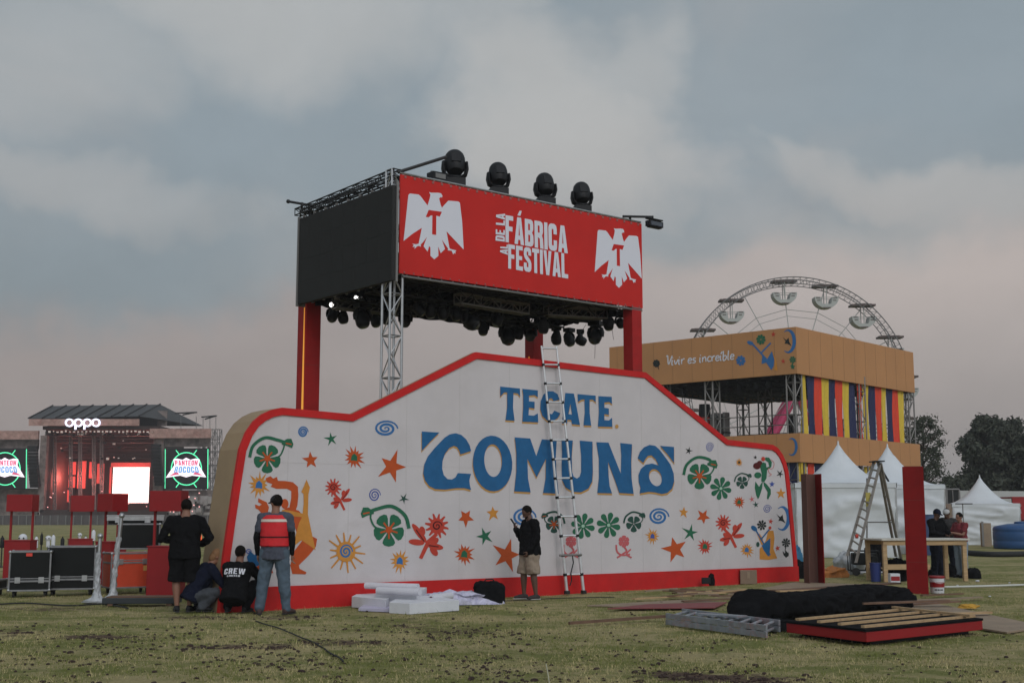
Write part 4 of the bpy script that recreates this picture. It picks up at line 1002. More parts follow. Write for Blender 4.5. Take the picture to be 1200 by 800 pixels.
def rail(p, q, h=1.1, n=None):
    mb = MB(); d = q-p; n = n or max(2, round(d.length/1.6))
    for k in (h, h*.55): mb.tube(p+EZ*k, q+EZ*k, .028, 5)
    for i in range(n+1): mb.tube(p+d*(i/n), p+d*(i/n)+EZ*h, .028, 5)
    return mb.build('railing', GTRUSS, bld)
rail(bp_(.25, .4, z2T-.15), bp_(.25, lw-.4, z2T-.15)); rail(bp_(.4, .3, z2T-.15), bp_(rw-.3, .3, z2T-.15)); rail(bp_(rw-.3, .3, z2T-.15), bp_(rw-.3, lw-.4, z2T-.15))
# curtains
zs = [zB+.02, z2T-.02]
def strip(u0, u1, v, zt_, zb_, m, face='R'):
    if face == 'R': x0, x1 = [(Rf(u, v)-BC).dot(BX) for u in (u0, u1)]; f = lambda s, z, k: bp_(s, .22+k, z)
    else: x0, x1 = [(Lf(u, v)-BC).dot(BL) for u in (u0, u1)]; f = lambda s, z, k: bp_(.22+k, s, z)
    mb = MB(); nz = 14; nx_ = 5; ph = random.random()*6; tw = random.uniform(-.05, .05)
    pts = [[f(x0+(x1-x0)*(i/nx_*(1-.08*math.sin(j/nz*math.pi)))+tw*j/nz, zt_+(zb_-zt_)*j/nz, .03*math.sin(ph+i*1.9+j*.25)) for i in range(nx_+1)] for j in range(nz+1)]
    for s_i in (0, 1):
        fl = [p+((BL if face == 'R' else BX)*.012*s_i) for r_ in pts for p in r_]
        mb.add(fl, [tuple((j*(nx_+1)+i, j*(nx_+1)+i+1, (j+1)*(nx_+1)+i+1, (j+1)*(nx_+1)+i)[::(1 if s_i else -1)]) for j in range(nz) for i in range(nx_)])
    mb.build('curtain_strip', m, bld, smooth=True)
seq = [(943.5, 949.5, YFAB), (951.7, 958.8, NAVY), (960, 967.5, OFAB), (968.5, 975.5, YFAB), (976, 983.5, NAVY), (984.5, 991.5, OFAB), (992.5, 999, YFAB), (999.8, 1006.5, NAVY),
       (1010, 1014, OFAB), (1016, 1022, YFAB), (1023, 1029.5, NAVY), (1030.5, 1037, OFAB), (1037.5, 1042.5, YFAB), (1043.8, 1050, NAVY), (1050.5, 1056.5, OFAB), (1057.5, 1062.5, YFAB)]
for u0, u1, m in seq: strip(u0-.5, u1+.5, 470, *zs, m)
seq2 = [(945, 951, YFAB), (952, 959, OFAB), (960, 967, NAVY), (969, 975, YFAB), (977, 984, OFAB), (985.5, 992, NAVY), (994, 1001, YFAB), (1002, 1009, OFAB), (1010, 1017, NAVY), (1018, 1025, YFAB), (1027, 1034, OFAB), (1036, 1043, NAVY), (1045, 1052, YFAB), (1054, 1062, OFAB)]
for u0, u1, m in seq2: strip(u0, u1, 560, z2B-.02, .3, m)
for u0, u1, m in ((938, 934, YFAB), (932, 921, NAVY), (919, 911, OFAB), (909, 899, YFAB), (897, 886, NAVY)): strip(u0, u1, 560, z2B-.02, .3, m, 'L')
slab('lower_wall', bp_(.5, .25, 0), BX*.1, BL*(lw-.4), EZ*(z2B*.45), TAN)
TJ = mat('tan_joint', (0.30, 0.165, 0.08), 0.9)
for z0_, z1_, par_, o0 in ((zB, zT, tb, 0.0), (z2B, z2T, lb, .05)):
    for i in range(1, int(rw/1.22)+1): mb = MB(); mb.obox(bp_(i*1.22-.012, -.006-o0, z0_+.01), BX*.02, BL*.005, EZ*(z1_-z0_-.02)); mb.build('panel_joint', TJ, par_)
    for i in range(1, int(lw/1.22)+1): mb = MB(); mb.obox(bp_(-.006-o0, i*1.22-.012, z0_+.01), BX*.005, BL*.02, EZ*(z1_-z0_-.02)); mb.build('panel_joint', TJ, par_)
# hand lettering and motifs on the top band
def hand(art, text, org, xe, top, m, wd):
    ST = {'V': ([[(0, .95), (.1, 1), (.2, .1), (.45, 1)]], .42), 'i': ([[(.05, .55), (.05, .05), (.15, .0)], [(.06, .72), (.09, .80)]], .22), 'v': ([[(0, .5), (.12, .05), (.3, .55)]], .32),
          'r': ([[(.02, .55), (.06, 0)], [(.06, .35), (.18, .55), (.28, .5)]], .3), 'e': ([[(.05, .27), (.3, .33), (.25, .52), (.1, .5), (.04, .2), (.14, .0), (.32, .08)]], .36),
          's': ([[(.28, .5), (.1, .5), (.08, .33), (.26, .2), (.2, .02), (.02, .03)]], .34), 'n': ([[(.02, .55), (.05, 0)], [(.05, .35), (.2, .55), (.28, .4), (.32, 0)]], .40),
          'c': ([[(.3, .48), (.15, .55), (.03, .3), (.12, .02), (.3, .06)]], .34), 'í': ([[(.05, .55), (.05, .05), (.15, .0)], [(.05, .70), (.18, .95)]], .22),
          'b': ([[(.04, 1), (.06, 0), (.25, .08), (.3, .35), (.18, .5), (.07, .38)]], .38), 'l': ([[(.06, 1), (.05, .1), (.16, 0)]], .2), ' ': ([], .22)}
    tot = sum(ST[c][1] for c in text); x = 0
    for c in text:
        for s_ in ST[c][0]:
            pts = []
            for px, py in s_:
                t_ = (x+px)/tot; pts.append((org[0]+(xe[0]-org[0])*t_+(top[0]-org[0])*py+py*1.0, org[1]+(xe[1]-org[1])*t_+(top[1]-org[1])*py))
            arc(art, pts, wd, m)
        x += ST[c][1]
Z3 = lambda x, y: (740+x/2.963, 310+y/2.963)
a = Art(Lf, NL, .01); hand(a, 'Vivir es increíble', Z3(120, 350), Z3(358, 328), Z3(119, 318), WHITEB, 1.35); a.build('hand_lettering', tb)
def rose(a, u, v, r): petals(a, u, v, r, 8, INK, 10, .3); arc(a, [(u, v), (u+2, v+r), (u+3, v+r*1.5)], .8, INK)
def onb(name, fn, *ar, par=None, **k): a = Art(Lf, NL, .065 if par is lb else .01); fn(a, *ar, **k); a.build(name, par or tb)
onb('painted_flower', rose, *Z3(87, 343), 4.6); onb('painted_flower', petals, *Z3(380, 333), 6, 8, SPBLUE, rot=10, fat=.28, hole=TAN)
onb('painted_flower', petals, *Z3(450, 260), 6, 8, GREEN, rot=10, fat=.28, hole=TAN); onb('painted_flower', petals, *Z3(560, 330), 4.2, 7, GREEN, rot=30, fat=.28)
onb('painted_bud', lambda a: (arc(a, [Z3(560, 340), Z3(556, 352), Z3(562, 362)], .9, GREEN), star(a, *Z3(560, 354), 4, GREEN)))
onb('painted_moon', moon, *Z3(546, 266), 14); onb('painted_star', star, *Z3(493, 242), 3.4, CORAL); onb('painted_star', star, *Z3(527, 335), 3, CORAL)
def musb(a):
    a.pg([Z3(*p) for p in ((455, 312), (470, 330), (488, 300), (496, 330), (494, 352), (486, 366), (468, 340), (452, 345))], SPBLUE)
    a.stroke([Z3(418, 272), Z3(470, 330)], 2.0, SPBLUE); a.stroke([Z3(452, 305), Z3(484, 272)], 1.8, SPBLUE); a.ell(*Z3(413, 272), 4, 2.2, SPBLUE, .4)
    a.pg([Z3(*p) for p in ((490, 300), (503, 330), (508, 368), (496, 366), (498, 335))], YELLOW)
onb('painted_figure', musb)
onb('painted_moon', moon, *Z3(560, 632), 10.5, bird=False, par=lb)
# things standing on the deck
slabs_ = []
def spk(u0, u1, v0, v1, y_, name, label, cat, m, extra=None):
    P = Lf((u0+u1)/2, v1, -y_); X0, X1 = Lf(u0, v1, -y_), Lf(u1, v1, -y_); zt_ = Lf(u0, v0, -y_).z; w_ = (X1-X0).length
    r = thing(name, label, cat, (P.x, P.y, z2T-.16), bld.rotation_euler.z)
    return r, w_, zt_-z2T+.16
r, w_, h_ = spk(820, 832, 474, 497, 1.5, 'speaker_tower', 'dark round tower with a reddish middle on the stand upper deck', 'speaker', BLACK)
mb = MB(); mb.lathe([(w_*.5, 0), (w_*.5, h_*.8), (w_*.45, h_)], n=16); mb.build('shell', BLACK, r, local=True, smooth=rad(40))
mb = MB(); mb.lathe([(w_*.51, h_*.3), (w_*.51, h_*.65)], n=16); mb.build('red_sleeve', CORAL, r, local=True, smooth=rad(40))
r, w_, h_ = spk(835, 853, 484, 508, 1.2, 'equipment_rack', 'grey open equipment rack on the stand upper deck behind the railing', 'rack', GTRUSS)
mb = MB()
for i in range(4): mb.box((0, (i-1.5)*w_*.27, h_/2), (.5, w_*.14, h_*(1-.07*(i % 2))))
mb.build('body', GTRUSS, r, local=True, bevel=.02)
mb = MB(); mb.box((0, 0, h_*.3), (.56, w_, .08)); mb.box((0, 0, h_*.8), (.56, w_, .08)); mb.build('shelf', DTRUSS, r, local=True)
r, w_, h_ = spk(924, 932, 488, 507, 1.2, 'lamp_bin', 'dark round bin on the stand deck beside the corner truss', 'bin', BLACK)
mb = MB(); mb.lathe([(w_*.45, 0), (w_*.55, h_)], n=14); mb.build('body', BLACK, r, local=True, smooth=rad(40)); mb = MB(); mb.lathe([(w_*.6, h_), (w_*.6, h_+.08)], n=14); mb.build('lid', DTRUSS, r, local=True)
lab5 = ['nearest the corner truss', 'third from the corner', 'over the rack', 'farthest left', 'in the middle of the bay']
for i, (u, v) in enumerate(((902, 468), (886, 464), (866, 461), (800, 462), (780, 466))):
    P = Lf(u, v, -1.2); r = thing('hanging_spotlight', f'small dark spotlight under the tan stand roof, {["nearest the corner truss", "second from the corner truss", "third from the corner truss", "fourth from the corner truss", "farthest from the corner truss"][i]}', 'stage light', (P.x, P.y, zB+.02), group='spotlights under the tan stand roof')
    mb = MB(); mb.tube((0, 0, .1), (0, 0, -.2), .03, 5); mb.build('bracket', DTRUSS, r, local=True)
    mb = MB(); mb.lathe([(.1, -.55), (.17, -.5), (.17, -.2), (.1, -.15)], n=12); mb.build('housing', BLACK, r, local=True, smooth=rad(40))

# ------------------------------------------------------------------ ferris wheel far behind
FY = 135.0; HUB = AY(932.6, 456.2, FY); WR = (AY(932.6, 326.0, FY).z-HUB.z); WA = rad(0)
FXv = V((math.cos(WA), math.sin(WA), 0)); FYv = V((-math.sin(WA), math.cos(WA), 0))
WHEELD = mat('wheel_rim_grey', (.15, .145, .145), .6)
fw = thing('ferris_wheel', 'pale ferris wheel with bucket gondolas rising behind the tan stand', 'ferris wheel', (HUB.x, HUB.y, 0), WA)
def rim(r, t, d=0): return HUB+FXv*(r*math.cos(t))+EZ*(r*math.sin(t))+FYv*d
for d in (-.8, .8):
    mb = MB(); n = 108
    for k, (r_, th_) in enumerate(((WR, .06), (WR-.75, .05))):
        mb.sweep([rim(r_, 2*math.pi*i/n, d) for i in range(n+1)], th_, n=5)
    for i in range(n): mb.tube(rim(WR, 2*math.pi*i/n, d), rim(WR-.75, 2*math.pi*i/n, d), .03, 4, cap=False); mb.tube(rim(WR, 2*math.pi*i/n, d), rim(WR-.75, 2*math.pi*(i+1)/n, d), .022, 4, cap=False)
    mb.build('rim', WHEELD, fw)
    if d > 0: continue
    d = 0.0
    mb = MB()
    for i in range(16):
        t = 2*math.pi*i/16+rad(5); mb.tube(rim(.6, t, d), rim(WR-.75, t, d), .05, 5)
    m_ = 9
    for i in range(16):
        mb.tube(rim(WR*.72, 2*math.pi*i/16+rad(5), d), rim(WR*.72, 2*math.pi*(i+1)/16+rad(5), d), .035, 4); mb.tube(rim(WR*.66, 2*math.pi*i/16+rad(5), d), rim(WR*.66, 2*math.pi*(i+1)/16+rad(5), d), .03, 4)
    mb.build('spokes', WHEELW, fw)
mb = MB(); mb.tube(HUB-FYv*1.8, HUB+FYv*1.8, .8, 16); mb.build('hub', MAGENTA, fw)
for d in (-2.2, 2.2):
    for s in (-1, 1):
        mb = MB(); mb.tube(HUB+FYv*d*.75, V((HUB.x, HUB.y, 0))+FXv*(s*8.5)+FYv*d, .42, 12); mb.build('support_leg', MAGENTA, fw)
angs = [90-(-6.5)+0]
gp = None
for i in range(16):
    t = rad(94.8-22.0*i)
    P = rim(WR-.35, t)
    if i == 0:
        g1 = MB(); g1.box((0, 0, -.05), (2.65, 1.5, .20)); g1.box((0, 0, .09), (1.9, 1.1, .06))
        g2 = MB()
        for s in (-1, 1):
            g2.tube((0, s*.62, -.1), (0, s*.62, -2.5), .055, 5)
            g2.tube((-.45, s*.62, -2.2), (-.6, s*.62, -1.35), .03, 4); g2.tube((.45, s*.62, -2.2), (.6, s*.62, -1.35), .03, 4)
            g2.tube((-.6, s*.62, -1.36), (.6, s*.62, -1.36), .03, 4)
        g3 = MB(); n = 12
        for s in (0,):
            prof = [(math.cos(math.pi+math.pi*k/n)*1.32, -1.45+math.sin(math.pi+math.pi*k/n)*1.12) for k in range(n+1)]
            pr = prof+[(1.30, -1.30), (.68, -1.30), (.48, -2.1), (-.48, -2.1), (-.68, -1.30), (-1.30, -1.30)]
            g3.poly([[V((x, -.7, z)) for x, z in pr]], V((0, -1, 0)), 1.4)
        g4 = MB()
        for x in (-.95, .95): g4.box((x, -.71, -1.42), (.46, .03, .09)); g4.box((x*.92, -.71, -1.7), (.36, .03, .09))
        g4.box((0, -.71, -2.52), (.8, .03, .12))
    gx = HUB + (P-HUB)
    gg = thing('gondola_tmp', 'x', 'x') if False else None
    for nm, g, m in (('gondola', g3, WHEELW),):
        Tm = Matrix.Translation(P) @ Matrix.Rotation(WA, 4, 'Z')
        def w2(g_): q = MB(); q.v = [Tm @ p for p in g_.v]; q.f = list(g_.f); q.m = list(g_.m); return q
        bo = w2(g3).build('gondola', WHEELW, fw); w2(g1).build('canopy', DARKWIN, bo); w2(g2).build('hanger', WHEELW, bo); w2(g4).build('side_panel', DARKWIN, bo)

# ------------------------------------------------------------------ white tents
def tent(c, w_, d_, he, hp, rz, label, wallh=None):
    r = thing('peak_tent', label, 'tent', tuple(c), rz, 'white peaked tents')
    n = 16; mb = MB(); vs = []
    for j in range(n+1):
        for i in range(n+1):
            x, y = (i/n*2-1), (j/n*2-1); s = max(abs(x), abs(y)); rr = math.hypot(x, y); k = .65*s+.35*min(1, rr/1.2)
            z = he+(hp-he)*(1-k)**2.1/(1)+.02*math.sin(9*math.atan2(y, x))*k*(1-k)
            if k > .97 and s == 1: z = he - .10*(1-abs(x*y))*0.6
            vs.append((x*w_/2*1.03, y*d_/2*1.03, z))
    fs = [(j*(n+1)+i, j*(n+1)+i+1, (j+1)*(n+1)+i+1, (j+1)*(n+1)+i) for j in range(n) for i in range(n)]
    mb.add(vs, fs); mb.lathe([(.06, hp-.25), (.03, hp+.03), (.005, hp+.1)], n=8)
    cr = mb.build('canopy', TENT, r, local=True, smooth=rad(50))
    for k, (a_, b_) in enumerate((((-1, -1), (1, -1)), ((1, -1), (1, 1)), ((1, 1), (-1, 1)), ((-1, 1), (-1, -1)))):
        p, q = V((a_[0]*w_/2, a_[1]*d_/2, 0)), V((b_[0]*w_/2, b_[1]*d_/2, 0)); nn_ = V(((p+q).x, (p+q).y, 0)).normalized(); kx = 44; kz = 26; vs = []; o_ = random.random()*50
        for j in range(kz+1):
            for i in range(kx+1):
                s, t = i/kx, j/kz; w0 = (noise.fractal(V((s*1.1+o_, t*3.2-s*.8, o_)), .9, 2, 4)*.10+.11*(1-abs(noise.noise(V((s*.9+o_, t*3.5+s*1.2, 3))))**.5*2))*math.sin(math.pi*s)**.3*min(1, (1-t)*6+.1)
                vs.append(p+(q-p)*s+EZ*(t*(he+.02))+nn_*w0)
        mb = MB(); mb.add(vs, [(j*(kx+1)+i, j*(kx+1)+i+1, (j+1)*(kx+1)+i+1, (j+1)*(kx+1)+i) for j in range(kz) for i in range(kx)]); mb.build('side_wall', TENT, r, local=True, smooth=True)
        mb = MB(); mb.obox(p+(nn_*.03)+EZ*(he-.16), (q-p), nn_*.012, EZ*.16); mb.build('valance', TENT, r, local=True)
    for a_ in ((-1, -1), (1, -1), (1, 1), (-1, 1)): mb = MB(); mb.tube((a_[0]*w_/2*.985, a_[1]*d_/2*.985, 0), (a_[0]*w_/2*.985, a_[1]*d_/2*.985, he), .04, 6); mb.build('pole', ALU, r, local=True)
    return r
def gy(u, Y): p = AY(u, 600, Y); p.z = 0; return p
def zy(v, Y): return AY(600, v, Y).z
tent(gy(985, 46.5), 3.55, 3.3, zy(566, 45), zy(519, 46.5), rad(-8), 'nearer large white peaked tent with wrinkled walls, behind the step ladder')
tent(gy(1043, 50.5), 3.6, 3.4, zy(568, 49), zy(522, 50.5), rad(-6), 'white peaked tent half hidden behind the red column and the nearer tent')
tent(gy(1150, 63.5), 3.2, 3.0, zy(590, 62), zy(558, 63.5), rad(-12), 'small white peaked tent at right in front of the long white wall')
# long white boundary wall
mb = MB(); p, q = gy(1080, 78), gy(1420, 90); d = (q-p).normalized(); nn_ = V((d.y, -d.x, 0)); h_ = zy(574, 78)
mb.obox(p, q-p, -nn_*.15, EZ*h_); fw_ = mb.build('boundary_wall', mat('boundary_white', (.40, .40, .40), .8, var=.08, vscale=.5), label='long plain white boundary wall under the big dark trees at right', cat='wall')
# dark gate frames left of it
r = thing('metal_gate', 'grey metal gate with glazed panels between the tents and the white wall', 'gate', tuple(gy(1110, 66)), rad(-4))
h_ = zy(573, 66); w_ = 1.35
mb = MB()
for x in (-w_*.5, -.02, .02, w_*.5): mb.tube((x, 0, 0), (x, 0, h_), .05, 6)
mb.tube((-w_*.5, 0, h_), (w_*.5, 0, h_), .05, 6); mb.tube((-w_*.5, 0, h_*.3), (w_*.5, 0, h_*.3), .04, 6)
for x in (-.33, .33): mb.tube((x, 0, h_*.3), (x, 0, h_), .03, 6)
mb.build('frame', GTRUSS, r, local=True)
mb = MB(); mb.box((-.33, .05, h_*.5), (.6, .03, h_*.98)); mb.box((.33, .05, h_*.5), (.6, .03, h_*.98)); mb.build('panel', LEDS, r, local=True)
# water tank
P = gy(1196, 56); hT = zy(613, 56)
r = thing('water_tank', 'blue plastic water tank on the grass at the right edge', 'water tank', tuple(P))
mb = MB(); R0 = 1.22; mb.lathe([(R0*.96, 0), (R0, .05), (R0, .3), (R0*.985, .34), (R0, .38), (R0, .72), (R0*.985, .76), (R0, .8), (R0, hT-.22), (R0*.93, hT-.12), (R0*.5, hT-.02), (.3, hT)], n=32); mb.build('body', TANK, r, local=True, smooth=rad(60))
mb = MB(); mb.lathe([(.3, hT), (.3, hT+.07), (.1, hT+.1)], n=20); mb.build('lid', TANK, r, local=True, smooth=rad(40))
# red stall with a lamp
P = gy(1212, 67)
r = thing('food_stall', 'red stall with a bright lamp behind the blue water tank', 'stall', tuple(P))
h_ = zy(584, 67); mb = MB()
for x in (-1.5, 1.5):
    for y in (-.9, .9): mb.tube((x, y, 0), (x, y, h_), .05, 6)
mb.build('frame', DTRUSS, r, local=True)
mb = MB(); mb.box((0, -.92, h_-.55), (3.05, .06, 1.1)); mb.box((0, 0, h_+.05), (3.1, 1.9, .08)); mb.build('sign_panel', KIOSK, r, local=True)
mb = MB(); mb.box((0, .7, h_*.45), (2.9, .06, h_*.55)); mb.build('back_panel', CORAL, r, local=True)
mb = MB(); mb.box((-.7, -1.0, .55), (1.6, .6, 1.1)); mb.build('counter', BLACK, r, local=True, bevel=.02)
mb = MB(); mb.ball((-.52, -1.02, h_-.38), (.2, .06, .25), 12); mb.build('lamp', LAMP, r, local=True, smooth=True)
mb = MB(); mb.box((-.9, -.98, h_*.40), (.5, .05, .3)); mb.box((-1.3, -.98, h_*.40), (.3, .05, .3)); mb.build('menu_board', FOAM, r, local=True)
# trees
def tree(u, Y, h, rx, label, leaf, n, clumps, base=0.18, rz_=1.0, trunkr=.28, lsz=.26, name='tree', taper=0.0, cs=1.0):
    P = gy(u, Y); r = thing(name, label, 'tree', tuple(P), 0, 'trees behind the tents')
    mb = MB(); pts = [V((0, 0, 0)), V((.1, .05, h*.25)), V((-.1, .1, h*.55)), V((.05, 0, h*.9))]
    mb.sweep(pts, [(trunkr, trunkr), (trunkr*.75,)*2, (trunkr*.5,)*2, (.03, .03)], n=8)
    cl = []
    for i in range(clumps):
        z = h*(base+(1-base)*(i+.5)/clumps*.93); prof = math.sin(math.pi*min(1, max(.08, (z/h-base)/(1-base)*.9+.1)))**.6*(1-taper*(z/h))
        t = i*2.4+random.uniform(-.4, .4); ro = rx*prof*random.uniform(.25, .85)
        c = V((ro*math.cos(t), ro*math.sin(t), z)); s = rx*random.uniform(.20, .40)*(.6+.4*prof)*cs
        cl.append((c, s)); b0 = V((0, 0, max(h*.1, z-ro*.8))); mb.sweep([b0, (b0+c)/2+V((0, 0, -.1)), c], [(.09, .09), (.06, .06), (.02, .02)], n=5)
    mb.build('trunk', mat('bark', (.06, .045, .035), .9, var=.2), r, local=True, smooth=rad(50))
    g = np.random.default_rng(int(u)); ci = g.integers(0, len(cl), n)
    C_ = np.array([[*c, s] for c, s in cl]); d = g.normal(size=(n, 3)); d /= np.linalg.norm(d, axis=1)[:, None]
    rr = g.random(n)**.5*(1+.30*g.normal(size=n)); cen = C_[ci, :3]+d*(C_[ci, 3]*rr)[:, None]*np.array([1, 1, .72])
    a = g.normal(size=(n, 3)); a /= np.linalg.norm(a, axis=1)[:, None]; b_ = np.cross(a, g.normal(size=(n, 3))); b_ /= np.linalg.norm(b_, axis=1)[:, None]
    sz = lsz*(.5+g.random(n))[:, None]; q = np.stack([cen-a*sz, cen+b_*sz*.5, cen+a*sz, cen-b_*sz*.5], 1).reshape(-1, 3)
    q[:, 2] = np.maximum(q[:, 2], .15)
    m_ = bpy.data.meshes.new('crown'); m_.vertices.add(n*4); m_.vertices.foreach_set('co', q.ravel()); m_.loops.add(n*4); m_.loops.foreach_set('vertex_index', np.arange(n*4))
    m_.polygons.add(n); m_.polygons.foreach_set('loop_start', np.arange(n)*4); m_.polygons.foreach_set('loop_total', np.full(n, 4))
    m_.materials.append(leaf[0]); m_.materials.append(leaf[1]); m_.polygons.foreach_set('material_index', (g.random(n) > .6).astype(np.int32)); m_.update(calc_edges=True)
    o = bpy.data.objects.new('crown', m_); col.objects.link(o); o.parent = r
LF1 = (mat('leaf_dark', (.040, .048, .034), .8), mat('leaf_olive', (.065, .070, .048), .8))
LF2 = (mat('leaf_airy', (.040, .050, .032), .8), mat('leaf_airy_light', (.065, .072, .045), .8))
tree(1086, 84, zy(480, 84), 2.1, 'thin airy tree with sky showing through, just right of the tan stand', LF2, 9500, 46, .10, lsz=.085, trunkr=.14, cs=.95)
tree(1163, 100, zy(482, 100), 2.9, 'big dense dark tree behind the small white tent', LF1, 30000, 60, .06, lsz=.17, cs=.85)
tree(1183, 104, zy(486, 104), 3.3, 'tall dark tree with a ragged top right of the densest tree', LF1, 26000, 54, .06, lsz=.17, cs=.85)
tree(1215, 98, zy(500, 98), 3.2, 'dark tree cut off by the right edge of the picture', LF1, 22000, 48, .06, lsz=.17, cs=.85)
tree(1119, 96, zy(556, 96), 1.6, 'low bushy tree behind the metal gate', LF1, 8000, 18, .05, lsz=.22)

# ------------------------------------------------------------------ far concert stage at left
SY = 190.0
st = thing('concert_stage', 'large roofed concert stage with lit screens and glowing white letters, far across the field', 'stage', tuple(gy(120, SY)))
def S(u, v, dy=0.0): return AY(u, v, SY+dy)
def sbox(name, u0, u1, v0, v1, dy, dep, m, par=st, label=None):
    a_, b_ = S(u0, v1, dy), S(u1, v0, dy); mb = MB(); mb.obox(a_, V((b_.x-a_.x, 0, 0)), V((0, dep, 0)), EZ*(b_.z-a_.z)); return mb.build(name, m, par, label=label)
PRT = mat('printed_fascia', (.36, .22, .19), .8, var=.35, vscale=1.6, stain=(.22, .06, .05)); STONE = mat('printed_drape', (.17, .135, .125), .8, var=.6, vscale=1.1, stain=(.07, .05, .05))
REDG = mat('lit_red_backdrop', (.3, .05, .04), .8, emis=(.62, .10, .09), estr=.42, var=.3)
mb = MB(); A_, B_ = S(33, 490.5, -2), S(163, 487.5, -2); R1, R2 = S(62, 475.5, 6), S(188, 473.8, 6); E1, E2 = S(40, 500, 24), S(238, 499, 10)
E1 = V((A_.x+4, E2.y, E2.z))
mb.add([A_, B_, R2, R1, E2, E1], [(0, 1, 2, 3), (3, 2, 4, 5), (1, 4, 2), (0, 3, 5)]); mb.build('roof', ROOFD, st)
for i in range(9):
    t = i/8; p, q = A_+(B_-A_)*t, R1+(R2-R1)*t; mb = MB(); mb.tube(p+EZ*.1, q+EZ*.1, .12, 5); mb.build('roof_rib', DTRUSS, st)
sbox('fascia', 33.5, 163, 490.8, 498.5, -2.3, .3, PRT); sbox('gable_emblem', 184, 196, 481, 499, 3.5, .2, STONE)
sbox('back_wall', 50, 188, 498, 606, 14, .4, STG); sbox('side_wall', 50, 54, 500, 606, 0, 14, STG); sbox('side_wall', 184, 188, 500, 606, 0, 14, STG)
sbox('stage_deck', 46, 196, 597, 611, -1, 15, STG); sbox('ceiling', 50, 188, 499, 503, -1, 15, STG)
sbox('wing_fascia', -40, 45, 504.5, 514.5, -1.5, .5, PRT); sbox('wing_fascia', 175, 247, 502, 513, -1.5, .5, PRT)
sbox('side_drape', 43, 55, 510, 600, -1, 1.0, STONE); sbox('side_drape', 178, 192, 510, 604, -.5, .8, STONE); sbox('side_drape', -40, 45, 572, 603, 1.5, .8, STONE); sbox('side_drape', 192, 250, 574, 604, 0, .8, STONE); sbox('side_drape', -40, 45, 514.8, 526, .2, .5, STONE); sbox('side_drape', 192, 246, 513.3, 523, .2, .5, STONE)
for (u0, u1, v0, v1) in ((53, 63, 541, 552), (64, 72, 541, 553), (73, 81, 540, 556), (82, 89, 541, 556), (90, 101, 540, 572), (53, 60, 557, 574), (66, 74, 575, 590), (76, 84, 574, 588), (61, 69, 558, 571), (70, 79, 557, 569), (80, 88, 558, 571), (52, 59, 577, 591), (60, 66, 576, 586), (104, 112, 541, 560), (113, 122, 543, 566)): sbox('red_backdrop', u0, u1, v0, v1, 10, .3, REDG)
WHS = mat('lit_white_screen', (.9, .8, .75), .5, emis=(1.0, .84, .78), estr=1.5, var=.1, vscale=.2)
sbox('lit_screen', 131, 175, 547, 589, 8, .3, WHS); sbox('screen_edge', 127, 130.6, 547, 589, 8, .3, REDG)
mb = MB(); mb.obox(S(130, 547, 7.4), V((S(176, 547, 7.4)-S(130, 547, 7.4)).x*V((1, 0, 0))), V((0, .3, 0)), EZ*.7); mb.build('screen_border', REDG, st)
# trusses and fixtures inside
for u in (64, 83, 94, 110, 119, 182): mb = MB(); truss(mb, S(u, 604, 3), S(u, 503, 3), .35, .7, .07, .04); mb.build('inner_tower', GTRUSS, st)
for v, dy in ((508, 1), (516, 4), (525, 7), (534, 9)): mb = MB(); truss(mb, S(54, v, dy), S(184, v, dy), .6, 1.2, .06, .035); mb.build('inner_truss', DTRUSS, st)
FXW = mat('stage_fixture_glint', (.5, .45, .4), .4, emis=(.8, .68, .62), estr=.25)
mb = MB(); mb2 = MB()
for i in range(105):
    u, v = random.uniform(60, 182), random.choice((506, 509, 517, 526, 535))+random.uniform(-2, 3); p = S(u, v, random.uniform(0, 8))
    (mb if random.random() < .72 else mb2).box(p, (.35, .3, .35) if random.random() < .3 else (.2, .2, .16))
each(mb, 'stage_fixture', BLACK, st); each(mb2, 'lit_fixture', FXW, st)
mb = MB()
for i in range(26): mb.box(S(58+i*4.8, 505.5+random.uniform(-.6, .6), -1.4), (random.uniform(.12, .4), .2, random.uniform(.12, .3)))
each(mb, 'front_lamp', FXW, st)
# line arrays
for u, t0 in ((38.5, 524), (183, 522)):
    mb = MB()
    for i in range(13): mb.box(S(u+(i/12)**2*3*(1 if u < 100 else 1.5), t0+i*3.7, -1.6), (1.35, .9, .44), R=Matrix.Rotation(rad(i*1.5), 3, 'X'))
    each(mb, 'line_array_speaker', BLACK, st)
